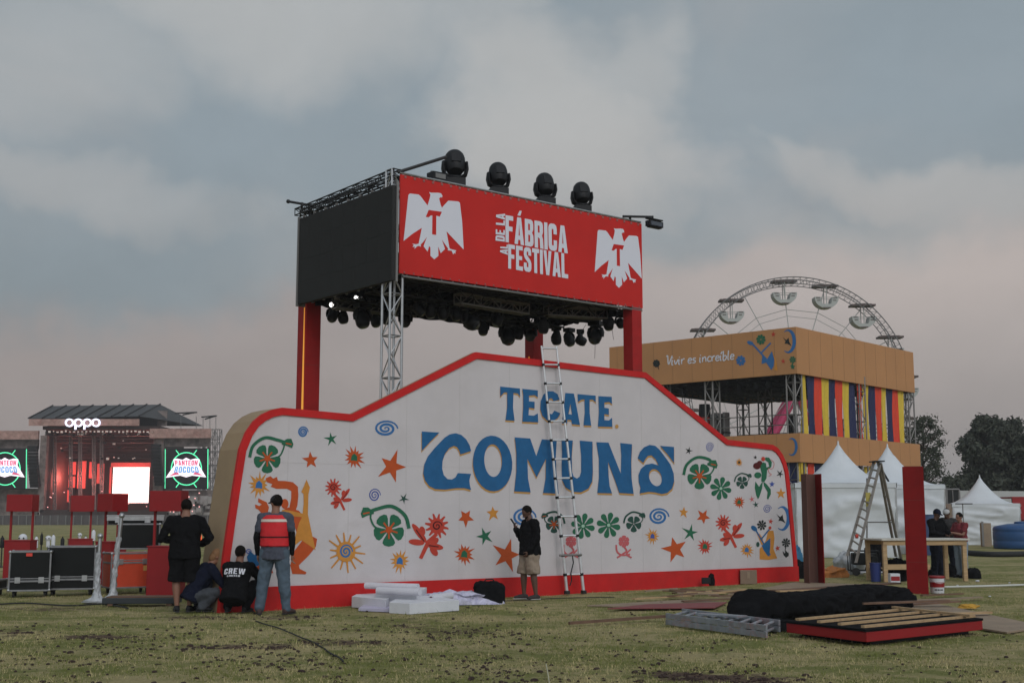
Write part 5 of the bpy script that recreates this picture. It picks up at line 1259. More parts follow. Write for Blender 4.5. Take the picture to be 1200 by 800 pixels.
# video screens with a green ring and lettering
GL = mat('green_neon', (.1, .8, .4), .5, emis=(.10, .85, .42), estr=1.1); SCW = mat('screen_white_glow', (.9, .8, .9), .5, emis=(.95, .82, .92), estr=1.0); SCR = mat('screen_red_glow', (.6, .1, .2), .5, emis=(.6, .08, .16), estr=.8); SCB = mat('screen_blue_glow', (.1, .3, .6), .5, emis=(.15, .35, .6), estr=.8)
for cu, lab in ((218.5, 'right'), (6, 'left')):
    s_ = sbox('video_screen', cu-25, cu+26, 525, 573, -1.2, .4, BLACK)
    SP = lambda u, v: AY(u, v, SY-1.25)
    a = Art(SP, V((0, -1, 0)), .03); a.o = .03
    def gl(pts, w_=1.0): a.stroke(pts, w_, GL); a.o += .02
    cx, cy, r_ = cu+0, 549, 19
    gl([(cx+r_*.93*math.cos(t), cy+r_*math.sin(t)) for t in [2*math.pi*i/36 for i in range(37)]], 1.2)
    for t in (-62, -118, 62, 118): gl([(cx+r_*.93*math.cos(rad(t)), cy+r_*math.sin(rad(t))), (cx+r_*1.36*math.cos(rad(t)), cy+r_*1.3*math.sin(rad(t)))])
    gl([(cu-24.5, 526), (cu-24.8, 572)], .8); gl([(cu+25.5, 526), (cu+25.2, 572)], 1.0)
    a.pg([(cx-15, 538), (cx-11, 537), (cx-4, 538.5), (cx, 536), (cx+5, 538.5), (cx+11, 537), (cx+16, 538), (cx+15, 545), (cx+23.5, 559), (cx+7, 557), (cx, 559), (cx-7, 557), (cx-24, 559.5), (cx-14, 545)], SCW); a.o += .02
    a.pg([(cx-20, 557.5), (cx-11, 552), (cx-8, 555.5)], SCR); a.pg([(cx+20, 557), (cx+11, 552), (cx+8, 555.5)], SCR); a.o += .02
    printed(quad((cx-12.5, 545), (cx+13, 545), (cx-13.5, 539.2), (cx+14, 539.2)), 'PANTEON', a, SCR, .1); printed(quad((cx-14.5, 553.6), (cx+15.5, 553.6), (cx-12.5, 546.5), (cx+13.5, 546.5)), 'ROCOCO', a, SCB, .1)
    a.build('screen_graphic', s_)
for u_, v_, dy_, en in ((78, 560, 6, 2400), (150, 565, 5, 2000)):
    lo = bpy.data.objects.new('stage_lamp', bpy.data.lights.new('stage_lamp', 'POINT')); col.objects.link(lo); lo.location = S(u_, v_, dy_)
    lo.data.energy = en; lo.data.color = (1, .22, .18); lo.data.shadow_soft_size = 1.0
# glowing roof letters
OP = mat('white_letter_light', (.9, .9, 1), .5, emis=(.72, .76, 1.0), estr=1.5)
mb = MB()
def ringl(u, v, r_, w_=1.6, sc2=1.0):
    n = 24
    for k in range(n):
        t0_, t1_ = 2*math.pi*k/n, 2*math.pi*(k+1)/n
        q = [S(u+rr*math.cos(t)*1.04, v+rr*math.sin(t), -2.9) for rr, t in ((r_, t0_), (r_, t1_), (r_-w_, t1_), (r_-w_, t0_))]
        bk = [p+V((0, .25, 0)) for p in q]; mb.add(q+bk, [(0, 1, 2, 3), (7, 6, 5, 4), (0, 4, 5, 1), (2, 6, 7, 3)])
for u in (81, 91.5, 102, 112.2): ringl(u, 495, 4.9)
for u in (87.2, 97.6): mb.obox(S(u-.1, 503, -2.86), V((.26, 0, 0)), V((0, .2, 0)), EZ*(S(0, 494, 0).z-S(0, 503, 0).z)*.55)
mb.build('roof_lettering', OP, st)
# roof top outriggers
for (u0, v0, u1, v1) in ((205, 484, 231, 483), (214, 486, 229, 483), (236, 488.5, 254, 487), (240, 491, 252, 487.5)): mb = MB(); mb.tube(S(u0, v0, 5), S(u1, v1, 5), .12, 5); mb.build('outrigger', DTRUSS, st)
mb = MB()
for u in (212, 230, 238, 246, 253): mb.tube(S(u, 488, 5), S(u, 503, 5), .05, 4)
each(mb, 'mast', GTRUSS, st)
mb = MB()
for u in (236, 242, 248, 256): truss(mb, S(u, 606, 2), S(u, 503, 2), .8, 1.6, .06, .04)
for v in (515, 530, 545, 560, 575): mb.tube(S(233, v, 2), S(258, v, 2), .07, 4)
mb.build('side_scaffold', GTRUSS, st)
BG1 = mat('stage_clutter_pale', (.30, .27, .26), .8, var=.3, vscale=.5)
mb = MB()
for i in range(40): mb.box(S(random.uniform(196, 246), random.uniform(580, 603), random.uniform(-3, 0)), (random.uniform(.3, 1.2), .4, random.uniform(.4, 1.3)))
each(mb, 'backstage_equipment', BG1, st)
GLW = mat('pink_work_light', (.9, .4, .4), .5, emis=(1, .45, .42), estr=1.3)
mb = MB()
for i in range(16): mb.box(S(random.uniform(196, 240), random.uniform(577, 600), -3.4), (.14, .1, .16))
for i in range(16): mb.box(S(random.uniform(55, 184), random.uniform(575, 597), -1.4), (.12, .1, .12))
each(mb, 'work_light', GLW, st)
# crowd barrier in front of the stage
mb = MB(); p = gy(-60, 160); q = gy(262, 160)
mb.obox(p, q-p, V((0, .15, 0)), EZ*1.25)
bar = mb.build('crowd_barrier', mat('barrier_grey', (.085, .075, .075), .8, var=.3, vscale=.7), label='long dark crowd barrier across the field in front of the far stage', cat='barrier')
bar['group'] = 'barriers'; del bar['group']
mb = MB()
for i in range(36): x = p.x+(q.x-p.x)*i/35; mb.box((x, p.y-.1, .62), (.12, .12, 1.2)); 
each(mb, 'post', GTRUSS, bar)

# ------------------------------------------------------------------ evening haze, one closed box round everything
mb = MB(); mb.obox((-1000, -70, -1.2), (2000, 0, 0), (0, 1600, 0), (0, 0, 34)); hz_ = mb.build('haze', [], kind='stuff', local=True)
hz_['label'] = 'faint grey evening haze over the field'; hz_['category'] = 'haze'
hm = bpy.data.materials.new('haze_box'); hm.use_nodes = True; t = hm.node_tree; t.nodes.clear()
pv = t.nodes.new('ShaderNodeVolumePrincipled'); pv.inputs['Color'].default_value = (.80, .79, .80, 1); pv.inputs['Density'].default_value = 0.0006; pv.inputs['Anisotropy'].default_value = 0.0
mo = t.nodes.new('ShaderNodeOutputMaterial'); t.links.new(pv.outputs[0], mo.inputs['Volume']); hz_.data.materials.append(hm)
# ------------------------------------------------------------------ equipment at left
def near(name, label, cat, u, v, rz=0.0, group=None):
    P = G(u, v); return thing(name, label, cat, (P.x, P.y, 0), rz, group), P
def ht(v, P): return AY(600, v, P.y).z
def mpx(P): return math.hypot(P.y, 0)/FPX*1.01
# red kiosks: counter, two posts, header box
def kiosk(u, v, rz, label, wd=.62, dp=.40, ch=.93, hz0=1.62, hz1=2.02, hw=None, zoff=0):
    r, P = near('red_kiosk', label, 'kiosk', u, v, rz, 'red kiosks by the equipment cases')
    hw = hw or wd
    mb = MB(); mb.box((0, 0, ch/2), (wd, dp, ch)); mb.build('counter', KIOSK, r, local=True, bevel=.006)
    mb = MB(); mb.box((0, 0, ch+.012), (wd+.03, dp+.03, .024)); mb.build('counter_top', KIOSK, r, local=True, bevel=.004)
    for s in (-1, 1): mb = MB(); mb.box((s*(wd/2-.05), 0, (ch+hz0)/2+.02), (.045, .045, hz0-ch)); mb.build('post', KIOSK, r, local=True)
    mb = MB(); mb.box((0, 0, (hz0+hz1)/2), (hw, dp, hz1-hz0)); mb.build('header_box', KIOSK, r, local=True, bevel=.006)
    return r
kiosk(22, 680, rad(-2), 'leftmost red kiosk with header box, behind the black flight cases')
kiosk(92, 676, rad(24), 'red kiosk behind the black case whose header box overlaps the next one', wd=.56)
kiosk(128, 684, rad(-36), 'red kiosk with angled header box between the black cases and the orange case', wd=.56, dp=.42)
kiosk(194, 697, rad(-6), 'red kiosk beside the standing man in black, right of the orange case', wd=.64)
def case(u, v, w_, d_, h_, rz, label, panel, split=None, name='flight_case', casters=True, z0=None):
    r, P = near(name, label, 'flight case', u, v, rz, 'flight cases')
    z = .11 if casters else 0.0
    if z0 is not None: z = z0
    mb = MB(); mb.box((0, 0, z+h_/2), (w_-.012, d_-.012, h_-.012)); mb.build('panel', panel, r, local=True)
    e = .032; mb = MB()
    for sx in (-1, 1):
        for sy in (-1, 1): mb.box((sx*(w_/2-e/2), sy*(d_/2-e/2), z+h_/2), (e, e, h_-2*e))
        for zz in (z+e/2, z+h_-e/2): mb.box((sx*(w_/2-e/2), 0, zz), (e, d_-2*e, e))
    for sy in (-1, 1):
        for zz in (z+e/2, z+h_-e/2): mb.box((0, sy*(d_/2-e/2), zz), (w_, e, e))
    if split:
        for sy in (-1, 1): mb.box((0, sy*(d_/2-.008), z+split), (w_-2*e, .02, .035)); mb.box((0, sy*(d_/2-.008), z+split+.05), (w_-2*e, .016, .02))
        for sx in (-1, 1): mb.box((sx*(w_/2-.008), 0, z+split), (.02, d_-2*e, .035))
    mb.build('edge_trim', GTRIM, r, local=True, bevel=.004)
    mb = MB()
    for sx in (-1, 1):
        for sy in (-1, 1):
            for zz in (z+.02, z+h_-.02): mb.ball((sx*(w_/2-.015), sy*(d_/2-.015), zz), .034, 8)
    each(mb, 'corner_ball', ALU, r, local=True, smooth=True)
    if split:
        mb = MB()
        for x in (-w_*.28, w_*.28): mb.box((x, -d_/2-.006, z+split+.02), (.10, .014, .11))
        each(mb, 'latch', ALU, r, local=True, bevel=.003)
    if casters:
        for sx in (-1, 1):
            for sy in (-1, 1):
                mb = MB(); c = V((sx*(w_/2-.1), sy*(d_/2-.1), .05)); mb.tube(c-V((.018, 0, 0)), c+V((.018, 0, 0)), .05, 14); mb.box((c.x, c.y, .09), (.05, .07, .035)); mb.build('caster', RUBBER, r, local=True)
    return r
c = case(35, 698.5, .76, .50, .76, rad(15), 'black flight case with a small red sticker, left of the larger black case', CASEB, split=.19)
mb = MB(); mb.box((-.02, -.278, .80), (.11, .008, .06)); mb.build('red_sticker', mat('sticker_red', (.7, .06, .04), .6), c, local=True)
case(84, 696.5, .90, .55, .84, rad(13), 'larger black flight case right of the one with the red sticker', CASEB, split=.20)
case(-14, 697, .55, .5, .20, rad(2), 'low metal framed case cut off by the left edge of the picture', CASEB)
c = case(149, 694.5, .86, .62, .70, rad(33), 'orange red flight case with a lid latch, under the open black case', CASEO, split=.50)
mb = MB(); mb.box((.28, -.315, .50), (.14, .01, .1)); mb.build('label_plate', GOLD, c, local=True)
P = G(160, 694)
c = case(161, 690, .86, .50, .54, rad(14), 'open black flight case standing on top of the orange case', CASEB, casters=False, z0=.83)
mb = MB(); mb.box((-.1, .10, 1.47), (1.16, .05, .09)); mb.box((-.1, .10, 1.53), (1.18, .07, .02)); mb.box((-.45, .05, 1.44), (.12, .05, .12)); mb.box((.15, .05, 1.44), (.12, .05, .12)); mb.build('open_lid', ALU, c, local=True, bevel=.004)
mb = MB(); mb.box((-.1, .14, 1.43), (1.1, .03, .16)); mb.build('lid_lining', CASEB, c, local=True)
# black flat deck on the ground
r, P = near('deck_panel', 'black flat deck panel lying on the grass before the orange case', 'panel', 165, 709, rad(3))
mb = MB(); mb.box((0, .1, .085), (1.28, .42, .10)); mb.build('frame', mat('dark_grey_frame', (.03, .035, .04), .6), r, local=True, bevel=.01)
mb = MB(); mb.box((.02, .12, .145), (1.2, .36, .02)); mb.build('top_board', WOODD, r, local=True)
for x in (-.5, .5): mb = MB(); mb.box((x, .1, .017), (.09, .4, .034)); mb.build('batten', WOODD, r, local=True)
# steel poles whose feet are wrapped in plastic
for (u, v, vt, lean, lab) in ((113, 705, 628, 0, 'steel pole with a plastic wrapped foot beside the larger black case'), (131, 706, 604, .12, 'taller steel pole with a plastic wrapped foot before the orange case')):
    r, P = near('wrapped_pole', lab, 'pole', u, v, 0); h_ = ht(vt, P)
    mb = MB(); mb.tube((0, 0, .02), (lean*.8, .05, h_), .035, 10); mb.box((0, 0, .012), (.40, .40, .024)); mb.build('pole', ALU, r, local=True, smooth=rad(40))
    mb = MB(); ring = []; kz, kn = 34, 26; vs = []
    for j in range(kz+1):
        t = j/kz; z = h_*.75*t
        for i in range(kn):
            a_ = 2*math.pi*i/kn; rr = (.040+.17*math.exp(-t*13))*(1+.75*noise.fractal(V((math.cos(a_)*2.2, math.sin(a_)*2.2, t*9+u)), .8, 2, 4))
            vs.append((rr*math.cos(a_)+lean*.8*t*.75, rr*math.sin(a_), z+.005))
    mb.add(vs, [(j*kn+i, j*kn+(i+1) % kn, (j+1)*kn+(i+1) % kn, (j+1)*kn+i) for j in range(kz) for i in range(kn)]); mb.build('plastic_wrap', PLAST, r, local=True, smooth=True)
    mb = MB(); mb.ball((lean*.8, .05, h_), .055, 10); mb.build('pole_knob', ALU, r, local=True, smooth=True)
# canisters and small lamps behind the cases
spec = [(25, 664, 625, .13, 'round'), (41, 664, 628, .055, 'can'), (47, 666, 624, .04, 'dark'), (55, 664, 627, .09, 'round'), (61, 662, 626, .06, 'can'), (72, 660, 629, .06, 'dark'), (92, 660, 624, .07, 'round'), (99, 662, 628, .05, 'can'), (108, 662, 620, .06, 'can'), (1, 664, 628, .06, 'dark'), (176, 668, 612, .06, 'can')]
oL = ['first', 'second', 'third', 'fourth', 'fifth', 'sixth', 'seventh', 'eighth', 'ninth', 'tenth', 'eleventh']
order = sorted(range(len(spec)), key=lambda i: spec[i][0])
for i, (u, v, vt, rr, ty) in enumerate(spec):
    r, P = near('canister', f'{dict(round="round pale globe", can="pale grey canister", dark="dark bottle")[ty]} on a stand behind the flight cases, {oL[order.index(i)]} from the left', 'canister', u, v, 0, 'canisters behind the flight cases')
    h_ = ht(vt, P); m = BLACK if ty == 'dark' else FOAM
    mb = MB(); mb.tube((0, 0, 0), (0, 0, h_-.3), .02, 6); mb.lathe([(.14, 0), (.14, .015), (.02, .03)], n=14); mb.build('stand', DTRUSS, r, local=True)
    mb = MB()
    if ty == 'round': mb.ball((0, 0, h_-rr), rr, 14); mb.lathe([(rr*.6, h_-.34), (rr*.6, h_-2*rr+.02)], n=12)
    else: mb.lathe([(rr, h_-.34), (rr, h_-.08), (rr*.6, h_-.03), (rr*.3, h_-.02), (rr*.3, h_)], n=12)
    b_ = mb.build('body', m, r, local=True, smooth=rad(50))
    mb = MB()
    if ty == 'round':
        for k in (-1, 1): mb.ball((k*rr*.5, -rr*.86, h_-rr), rr*.22, 8)
    else: mb.lathe([(rr*.35, h_), (rr*.3, h_+.02)], n=10)
    mb.build('cap', BLACK, b_, local=True)
# orange glowing sign seen beyond the standing man
r, P = near('traffic_light_sign', 'small glowing orange lantern between the standing man in black and the wall side', 'lantern', 231, 690)
h_ = ht(632, P); mb = MB(); mb.tube((0, 0, 0), (0, 0, h_-.1), .02, 6); mb.lathe([(.12, 0), (.12, .02)], n=12); mb.build('stand', BLACK, r, local=True)
mb = MB(); mb.lathe([(.02, h_-.16), (.055, h_-.12), (.065, h_), (.055, h_+.1), (.02, h_+.14)], n=14); mb.build('lamp', mat('orange_glow', (.9, .2, .05), .4, emis=(1, .11, .03), estr=.9), r, local=True, smooth=True)

# ------------------------------------------------------------------ white boards and rolls, bags, scraps in front of the wall
def slab_thing(name, label, cat, m, corners, h0, h1, bevel=.004, group=None, parts=None):
    q = [G(u, v) for u, v in corners]; mb = MB(); n = len(q)
    for p in q: p.z = 0
    mb.add([p+EZ*h0 for p in q]+[p+EZ*h1 for p in q], [tuple(reversed(range(n))), tuple(n+i for i in range(n))]+[(i, (i+1) % n, n+(i+1) % n, n+i) for i in range(n)])
    ar = sum(q[i].x*q[(i+1) % n].y-q[(i+1) % n].x*q[i].y for i in range(n))
    if ar < 0: mb.f = [f[::-1] for f in mb.f]
    return mb.build(name, m, label=label, cat=cat, bevel=bevel, group=group)
slab_thing('foam_board', 'white foam board lying leftmost in the pile before the red base', 'foam board', FOAM, [(412, 711), (452, 715), (470, 706), (428, 702)], .0, .18, group='white foam boards')
slab_thing('foam_board', 'long white foam slab lying nearest the camera in the pile', 'foam board', FOAM, [(456, 718), (480, 719.5), (538, 715), (510, 709), (470, 709)], .0, .17, group='white foam boards')
slab_thing('foam_board', 'thin violet tinted white board under the pile', 'foam board', mat('pale_violet_board', (.48, .45, .58), .6), [(420, 715.5), (470, 717.5), (476, 711), (430, 709)], .0, .05, group='white foam boards')
slab_thing('foam_board', 'white slab in the middle of the pile below the paper rolls', 'foam board', FOAM, [(440, 712), (488, 714), (500, 705), (450, 703)], .0, .26, group='white foam boards')
def rollobj(u0, v0, u1, v1, z, r_, label, m=PAPER):
    a_, b_ = G(u0, v0), G(u1, v1); a_.z = b_.z = z; d = (b_-a_).normalized(); mb = MB()
    R_ = rot_between(d); ln = (b_-a_).length; mb.lathe([(r_*.55, 0), (r_, 0), (r_*1.02, ln*.5), (r_, ln), (r_*.55, ln)], a_, 16, R=R_)
    o = mb.build('paper_roll', m, label=label, cat='paper roll', group='white paper rolls', smooth=rad(50))
    mb = MB(); mb.v = [WM[o.name].inverted() @ p for p in []]
    k = MB(); k.lathe([(r_*.5, -.004), (r_*.5, .03)], a_, 12, R=R_); k.build('tube_end', MAROON, o)
rollobj(428, 709, 490, 711, .34, .055, 'upper white paper roll with a dark red core end lying on the foam pile')
rollobj(442, 713, 492, 715, .30, .06, 'lower white paper roll in front on the foam pile')
rollobj(505, 712, 528, 709, .16, .065, 'short white paper roll right of the long foam slab')
r, P = near('folding_frame', 'small black folding frame standing behind the white paper rolls', 'frame', 487, 703.5, rad(20))
mb = MB(); h_ = ht(684.5, P); mb.sweep([(-.16, 0, 0), (-.17, 0, h_-.06), (-.12, 0, h_), (.12, 0, h_-.02), (.18, 0, h_-.1), (.17, 0, 0)], .016, n=8); mb.build('frame', BLACK, r, local=True, smooth=rad(50))
mb = MB(); mb.box((0, .02, h_*.35), (.30, .03, h_*.6)); mb.build('seat_panel', CLOTHB, r, local=True, bevel=.01)
def lump(name, label, cat, m, u, v, rx, ry, h_, rz=0, seed=1, res=26, amp=.22, group=None, sharp=.75, squar=3.0):
    P = G(u, v); mb = MB(); n = res; k = res//2; vs = []
    for i in range(1, k+1):
        th = math.pi/2*(1-(i-1)/k)
        for j in range(n*2):
            a_ = math.pi*j/n; c, s = math.cos(a_), math.sin(a_); q = (abs(c)**squar+abs(s)**squar)**(-1/squar)
            nz = 1+amp*noise.fractal(V((c*1.3+seed, s*1.3, th*1.4)), .9, 2, 4)
            rr = math.sin(th)**sharp*q*nz
            p = V((rx*rr*c, ry*rr*s, h_*max(0.0, math.cos(th))**.45*(1+amp*.7*noise.fractal(V((c*rr*2+seed*3, s*rr*2, 1)), .9, 2, 3))))
            vs.append(V((P.x, P.y, 0))+Matrix.Rotation(rz, 3, 'Z') @ p)
    N2 = n*2; top = len(vs); vs.append(V((P.x, P.y, h_*(1.0+.1*amp))))
    fs = [(i*N2+j, i*N2+(j+1) % N2, (i+1)*N2+(j+1) % N2, (i+1)*N2+j) for i in range(k-1) for j in range(N2)]+[((k-1)*N2+j, (k-1)*N2+(j+1) % N2, top) for j in range(N2)]
    mb.add(vs, fs); mb.add([vs[j] for j in range(N2)], [tuple(reversed(range(N2)))])
    return mb.build(name, m, label=label, cat=cat, smooth=True, group=group)
lump('crumpled_sheet', 'crumpled violet white printed sheet heaped beside the black bag', 'sheet', mat('printed_white_sheet', (.50, .48, .60), .7, var=.25, vscale=14, stain=(.15, .13, .33), bump=.6, bscale=12), 536, 707, .62, .3, .20, rad(10), 4, amp=.5)
bb = lump('black_bag', 'full black cloth bag standing before the red base left of the phone user', 'bag', CLOTHB, 573, 706.5, .28, .22, .38, 0, 9, amp=.16, sharp=.35, squar=3.4, group='black bags')
mb = MB(); P = G(573, 706); mb.sweep([(P.x-.1, P.y-.05, .36), (P.x-.05, P.y-.06, .42), (P.x+.07, P.y-.06, .42), (P.x+.12, P.y-.05, .35)], .012, n=6); mb.build('handle', BLACK, bb)
bb = lump('black_bag', 'small black rucksack leaning on the red base near the cardboard box', 'bag', CLOTHB, 826, 685, .22, .18, .30, 0, 12, amp=.2, squar=2.6, group='black bags')
mb = MB(); P = G(826, 686); mb.box((P.x, P.y-.19, .12), (.2, .03, .14)); mb.build('pocket', BLACK, bb, bevel=.01)
cb = thing('cardboard_box', 'small plain cardboard box against the right part of the red base', 'box', tuple(G(877, 683.5)), rad(-6))
mb = MB(); mb.box((0, 0, .15), (.37, .26, .30)); mb.build('body', mat('cardboard', (.22, .155, .11), .85, var=.08), cb, local=True, bevel=.004)
mb = MB(); mb.box((0, -.02, .303), (.375, .12, .005)); mb.box((0, -.133, .2), (.06, .004, .14)); mb.build('tape', mat('tape', (.26, .19, .13), .4), cb, local=True)
# wood scraps, sheets, boards
slab_thing('plywood_sheet', 'pale plywood sheet lying on the grass nearest the painted wall', 'sheet', PLY, [(688, 710), (760, 712.5), (852, 706), (800, 703.5)], .0, .02)
slab_thing('red_sheet', 'dull red sheet lying partly over the pale plywood sheet', 'sheet', mat('dull_red_sheet', (.20, .05, .05), .7, var=.15), [(712, 715), (838, 714), (852, 707.5), (760, 710)], .021, .04)
mb = MB()
SCW_ = []
for i in range(22):
    u = random.uniform(774, 890); v = random.uniform(695, 702); l_ = random.uniform(.25, .8); a_ = random.uniform(-.6, .6); P = G(u, v)
    o = MB(); o.box((P.x, P.y, .03+random.random()*.09), (l_, random.uniform(.03, .07), .022), R=(Matrix.Rotation(a_, 3, 'Z') @ Matrix.Rotation(random.uniform(-.12, .12), 3, 'Y')))
    ob = o.build('wood_offcut', random.choice((WOOD, WOODD, PLY)), label='narrow wood offcut lying in the loose heap before the small black rucksack', cat='offcut', group='wood offcuts in the heap')
def plank(u0, v0, u1, v1, z0, z1, w_, t_, label, m, name='plank', group='loose planks'):
    a_, b_ = G(u0, v0), G(u1, v1); a_.z, b_.z = z0, z1; d = b_-a_; s = d.cross(EZ).normalized()*w_; up = s.cross(d).normalized()*t_
    if up.z < 0: up = -up
    mb = MB(); mb.obox(a_-s/2, d, s, up); return mb.build(name, m, label=label, cat='plank', group=group)
plank(667, 733, 782, 727, .02, .05, .05, .04, 'long dark pole lying on the grass left of the folded ladder', WOODD, 'wooden_pole')
plank(905, 699, 1052, 693, .10, .16, .22, .03, 'brown board resting on the far side of the black bundle', WOODD)
plank(912, 704, 1046, 697, .16, .12, .12, .03, 'lighter board under the brown board behind the black bundle', WOOD)
plank(888, 706, 990, 699, .04, .06, .3, .025, 'wide pale board end showing left behind the black bundle', PLY)
plank(1010, 720, 1112, 716, .16, .16, .10, .03, 'narrow board leaning right of the black bundle', WOODD)
plank(1040, 728, 1160, 722, .06, .05, .12, .03, 'board poking out right beyond the red platform panel', WOOD)
plank(1062, 712, 1125, 712, .04, .10, .16, .025, 'short board lying between the bundle and the yellow rag', WOODD)
for i, (u0, v0, u1, v1, m, lb_) in enumerate(((742, 704, 812, 700, WOOD, 'pale thin batten on the grass left of the offcut heap'), (800, 707, 880, 704, WOODD, 'dark batten between the red sheet and the offcut heap'),
        (1072, 706, 1150, 702, PLY, 'pale board right of the red column foot'), (1080, 700, 1128, 699, WOODD, 'short dark board by the paint bucket'), (868, 696, 930, 692, WOOD, 'light batten before the cardboard box'), (1068, 735, 1150, 733, WOOD, 'pine batten half under the hardboard sheets'))):
    plank(u0, v0, u1, v1, .03, .03+.02*(i % 2), .09, .025, lb_, m)
slab_thing('hardboard_path', 'large tan hardboard sheets laid flat on the grass between the two columns', 'board', PLY, [(905, 694), (1060, 700), (1225, 735), (1180, 742), (1040, 720), (900, 703)], -.004, .022)
slab_thing('plywood_sheet', 'plywood sheet flat at the foot of the brown column', 'sheet', PLY, [(890, 691), (1010, 693), (1040, 686), (930, 683)], -.004, .026)
lump('yellow_rag', 'small yellow rag on the boards right of the red column', 'rag', mat('yellow_rag_cloth', (.5, .27, .04), .9, bump=.4), 1134, 712, .16, .09, .06, 0, 21, amp=.5)
lump('orange_tarp', 'crumpled orange cloth on the grass right of the brown column', 'cloth', mat('orange_tarp_cloth', (.45, .17, .05), .8, var=.2, bump=.6), 977, 676, .36, .2, .22, 0, 23, amp=.55)
lump('black_heap', 'black heap of bags left of the brown column', 'bag', CLOTHB, 937, 677, .34, .25, .40, 0, 25, amp=.3)
lump('blue_bag', 'small bright blue bag on top of the black heap by the brown column', 'bag', mat('bright_blue_cloth', (.03, .16, .3), .7), 935, 671, .15, .12, .66, 0, 27, amp=.3)
lump('clear_plastic_sheet', 'crumpled clear plastic sheet draped at the foot of the step ladder', 'sheet', PLAST, 994, 672, .34, .3, .48, 0, 31, amp=.5)
# black bundle of cloth
P0, P1 = G(862, 729), G(1056, 711)
mb = MB(); n = 170; kn = 48; vs = []; d = (P1-P0); ln = d.length; dn = d.normalized(); sdn = dn.cross(EZ)*-1
for i in range(n+1):
    t = i/n; env = min(1, (t*9)**.5, ((1-t)*14)**.5) if 0 < t < 1 else .05; c = P0+d*t
    hz = (.40+.03*math.exp(-((t-.10)/.08)**2)+.03*math.sin(t*11))*env
    for j in range(kn):
        a_ = 2*math.pi*j/kn; cs, sn = math.cos(a_), math.sin(a_); nz = 1+.10*noise.fractal(V((t*9, cs*1.4, sn*1.4)), .9, 2.1, 5)+.28*(.4-abs(noise.noise(V((t*19, cs*1.8+t*5, sn*1.8)))))+.20*(.3-abs(noise.noise(V((t*46+sn*3, cs*3.1+t*9, sn*4.1)))))
        x = .42*(abs(cs)**.7)*(1 if cs > 0 else -1)*nz*env; z = hz*.46+hz*.46*(abs(sn)**.6)*(1 if sn > 0 else -1)*nz
        vs.append(c+sdn*x+EZ*max(z, .0))
mb.add(vs, [(i*kn+j, i*kn+(j+1) % kn, (i+1)*kn+(j+1) % kn, (i+1)*kn+j) for i in range(n) for j in range(kn)]); mb.add(vs[:kn], [tuple(reversed(range(kn)))]); mb.add(vs[-kn:], [tuple(range(kn))])
mb.build('cloth_bundle', CLOTHB, label='long rolled bundle of black cloth lying on the boards', cat='cloth', smooth=True)
lump('cloth_bundle', 'drooping front end of the black cloth beside the folded ladder', 'cloth', CLOTHB, 905, 738, .30, .25, .15, 0, 41, amp=.4)
# red platform panel with black top and battens
r = thing('platform_panel', 'upturned red edged platform panel with a black face and pine battens, right foreground', 'platform', tuple(G(1030, 745)))
q = [G(922, 745), G(1016, 757), G(1152, 742), G(1060, 730)]; 
def prism(mb, q, z0, z1):
    n = len(q); mb.add([V((p.x, p.y, z0)) for p in q]+[V((p.x, p.y, z1)) for p in q], [tuple(reversed(range(n))), tuple(n+i for i in range(n))]+[(i, (i+1) % n, n+(i+1) % n, n+i) for i in range(n)])
mb = MB(); prism(mb, q, .05, .17); mb.build('red_frame', KIOSK, r, bevel=.006)
c_ = sum(q, V((0, 0, 0)))/4; q2 = [c_+(p-c_)*1.01 for p in q]; mb = MB(); prism(mb, q2, .172, .20); mb.build('black_top', CLOTHB, r)
q3 = [c_+(p-c_)*.85 for p in q]; mb = MB(); prism(mb, q3, .0, .05); mb.build('under_frame', BLACK, r)
def lerp(a_, b_, t): return a_+(b_-a_)*t
for t, s0, s1 in ((.12, .05, 1.02), (.40, .0, 1.0), (.68, .03, 1.0), (.92, .0, .98)):
    a_, b_ = lerp(q[0], q[3], t), lerp(q[1], q[2], t)
    a_, b_ = lerp(a_, b_, s0), lerp(a_, b_, s1)
for t in (.08, .36, .62, .9):
    a_, b_ = lerp(q[0], q[1], t), lerp(q[3], q[2], t); a_ = lerp(a_, b_, .04); a_.z = b_.z = .202; d = b_-a_; s = d.cross(EZ).normalized()*.055
    mb = MB(); mb.obox(a_-s/2, d, s, EZ*.03); mb.build('batten', WOOD, r)
a_, b_ = lerp(q[0], q[3], .9), lerp(q[1], q[2], .9); a_.z = b_.z = .233; d = b_-a_; s = d.cross(EZ).normalized()*.06; mb = MB(); mb.obox(a_-s/2, d, s, EZ*.028); mb.build('batten', WOOD, r)
# folded silver ladder lying on the grass
r = thing('folded_ladder', 'paint stained folded aluminium ladder lying flat on the grass', 'ladder', tuple(G(845, 738)))
q = [G(781, 733), G(899, 749), G(914, 742), G(800, 727)]
LAC = mat('stained_aluminium', (.26, .28, .31), .5, .4, var=.25, vscale=8, stain=(.42, .12, .09))
for k in (0, 1):
    z = .02+k*.085
    for a_, b_ in ((q[0], q[1]), (q[3], q[2])):
        a1, b1 = V((a_.x, a_.y, z)), V((b_.x, b_.y, z)); d = b1-a1; s = d.cross(EZ).normalized()*.03; mb = MB(); mb.obox(a1-s/2, d, s, EZ*.075); mb.build('rail', LAC, r, bevel=.004)
    for i in range(9):
        t = (i+.5)/9; a1, b1 = lerp(q[0], q[1], t), lerp(q[3], q[2], t); mb = MB(); mb.tube(V((a1.x, a1.y, z+.04)), V((b1.x, b1.y, z+.04)), .02, 8); mb.build('rung', LAC, r)
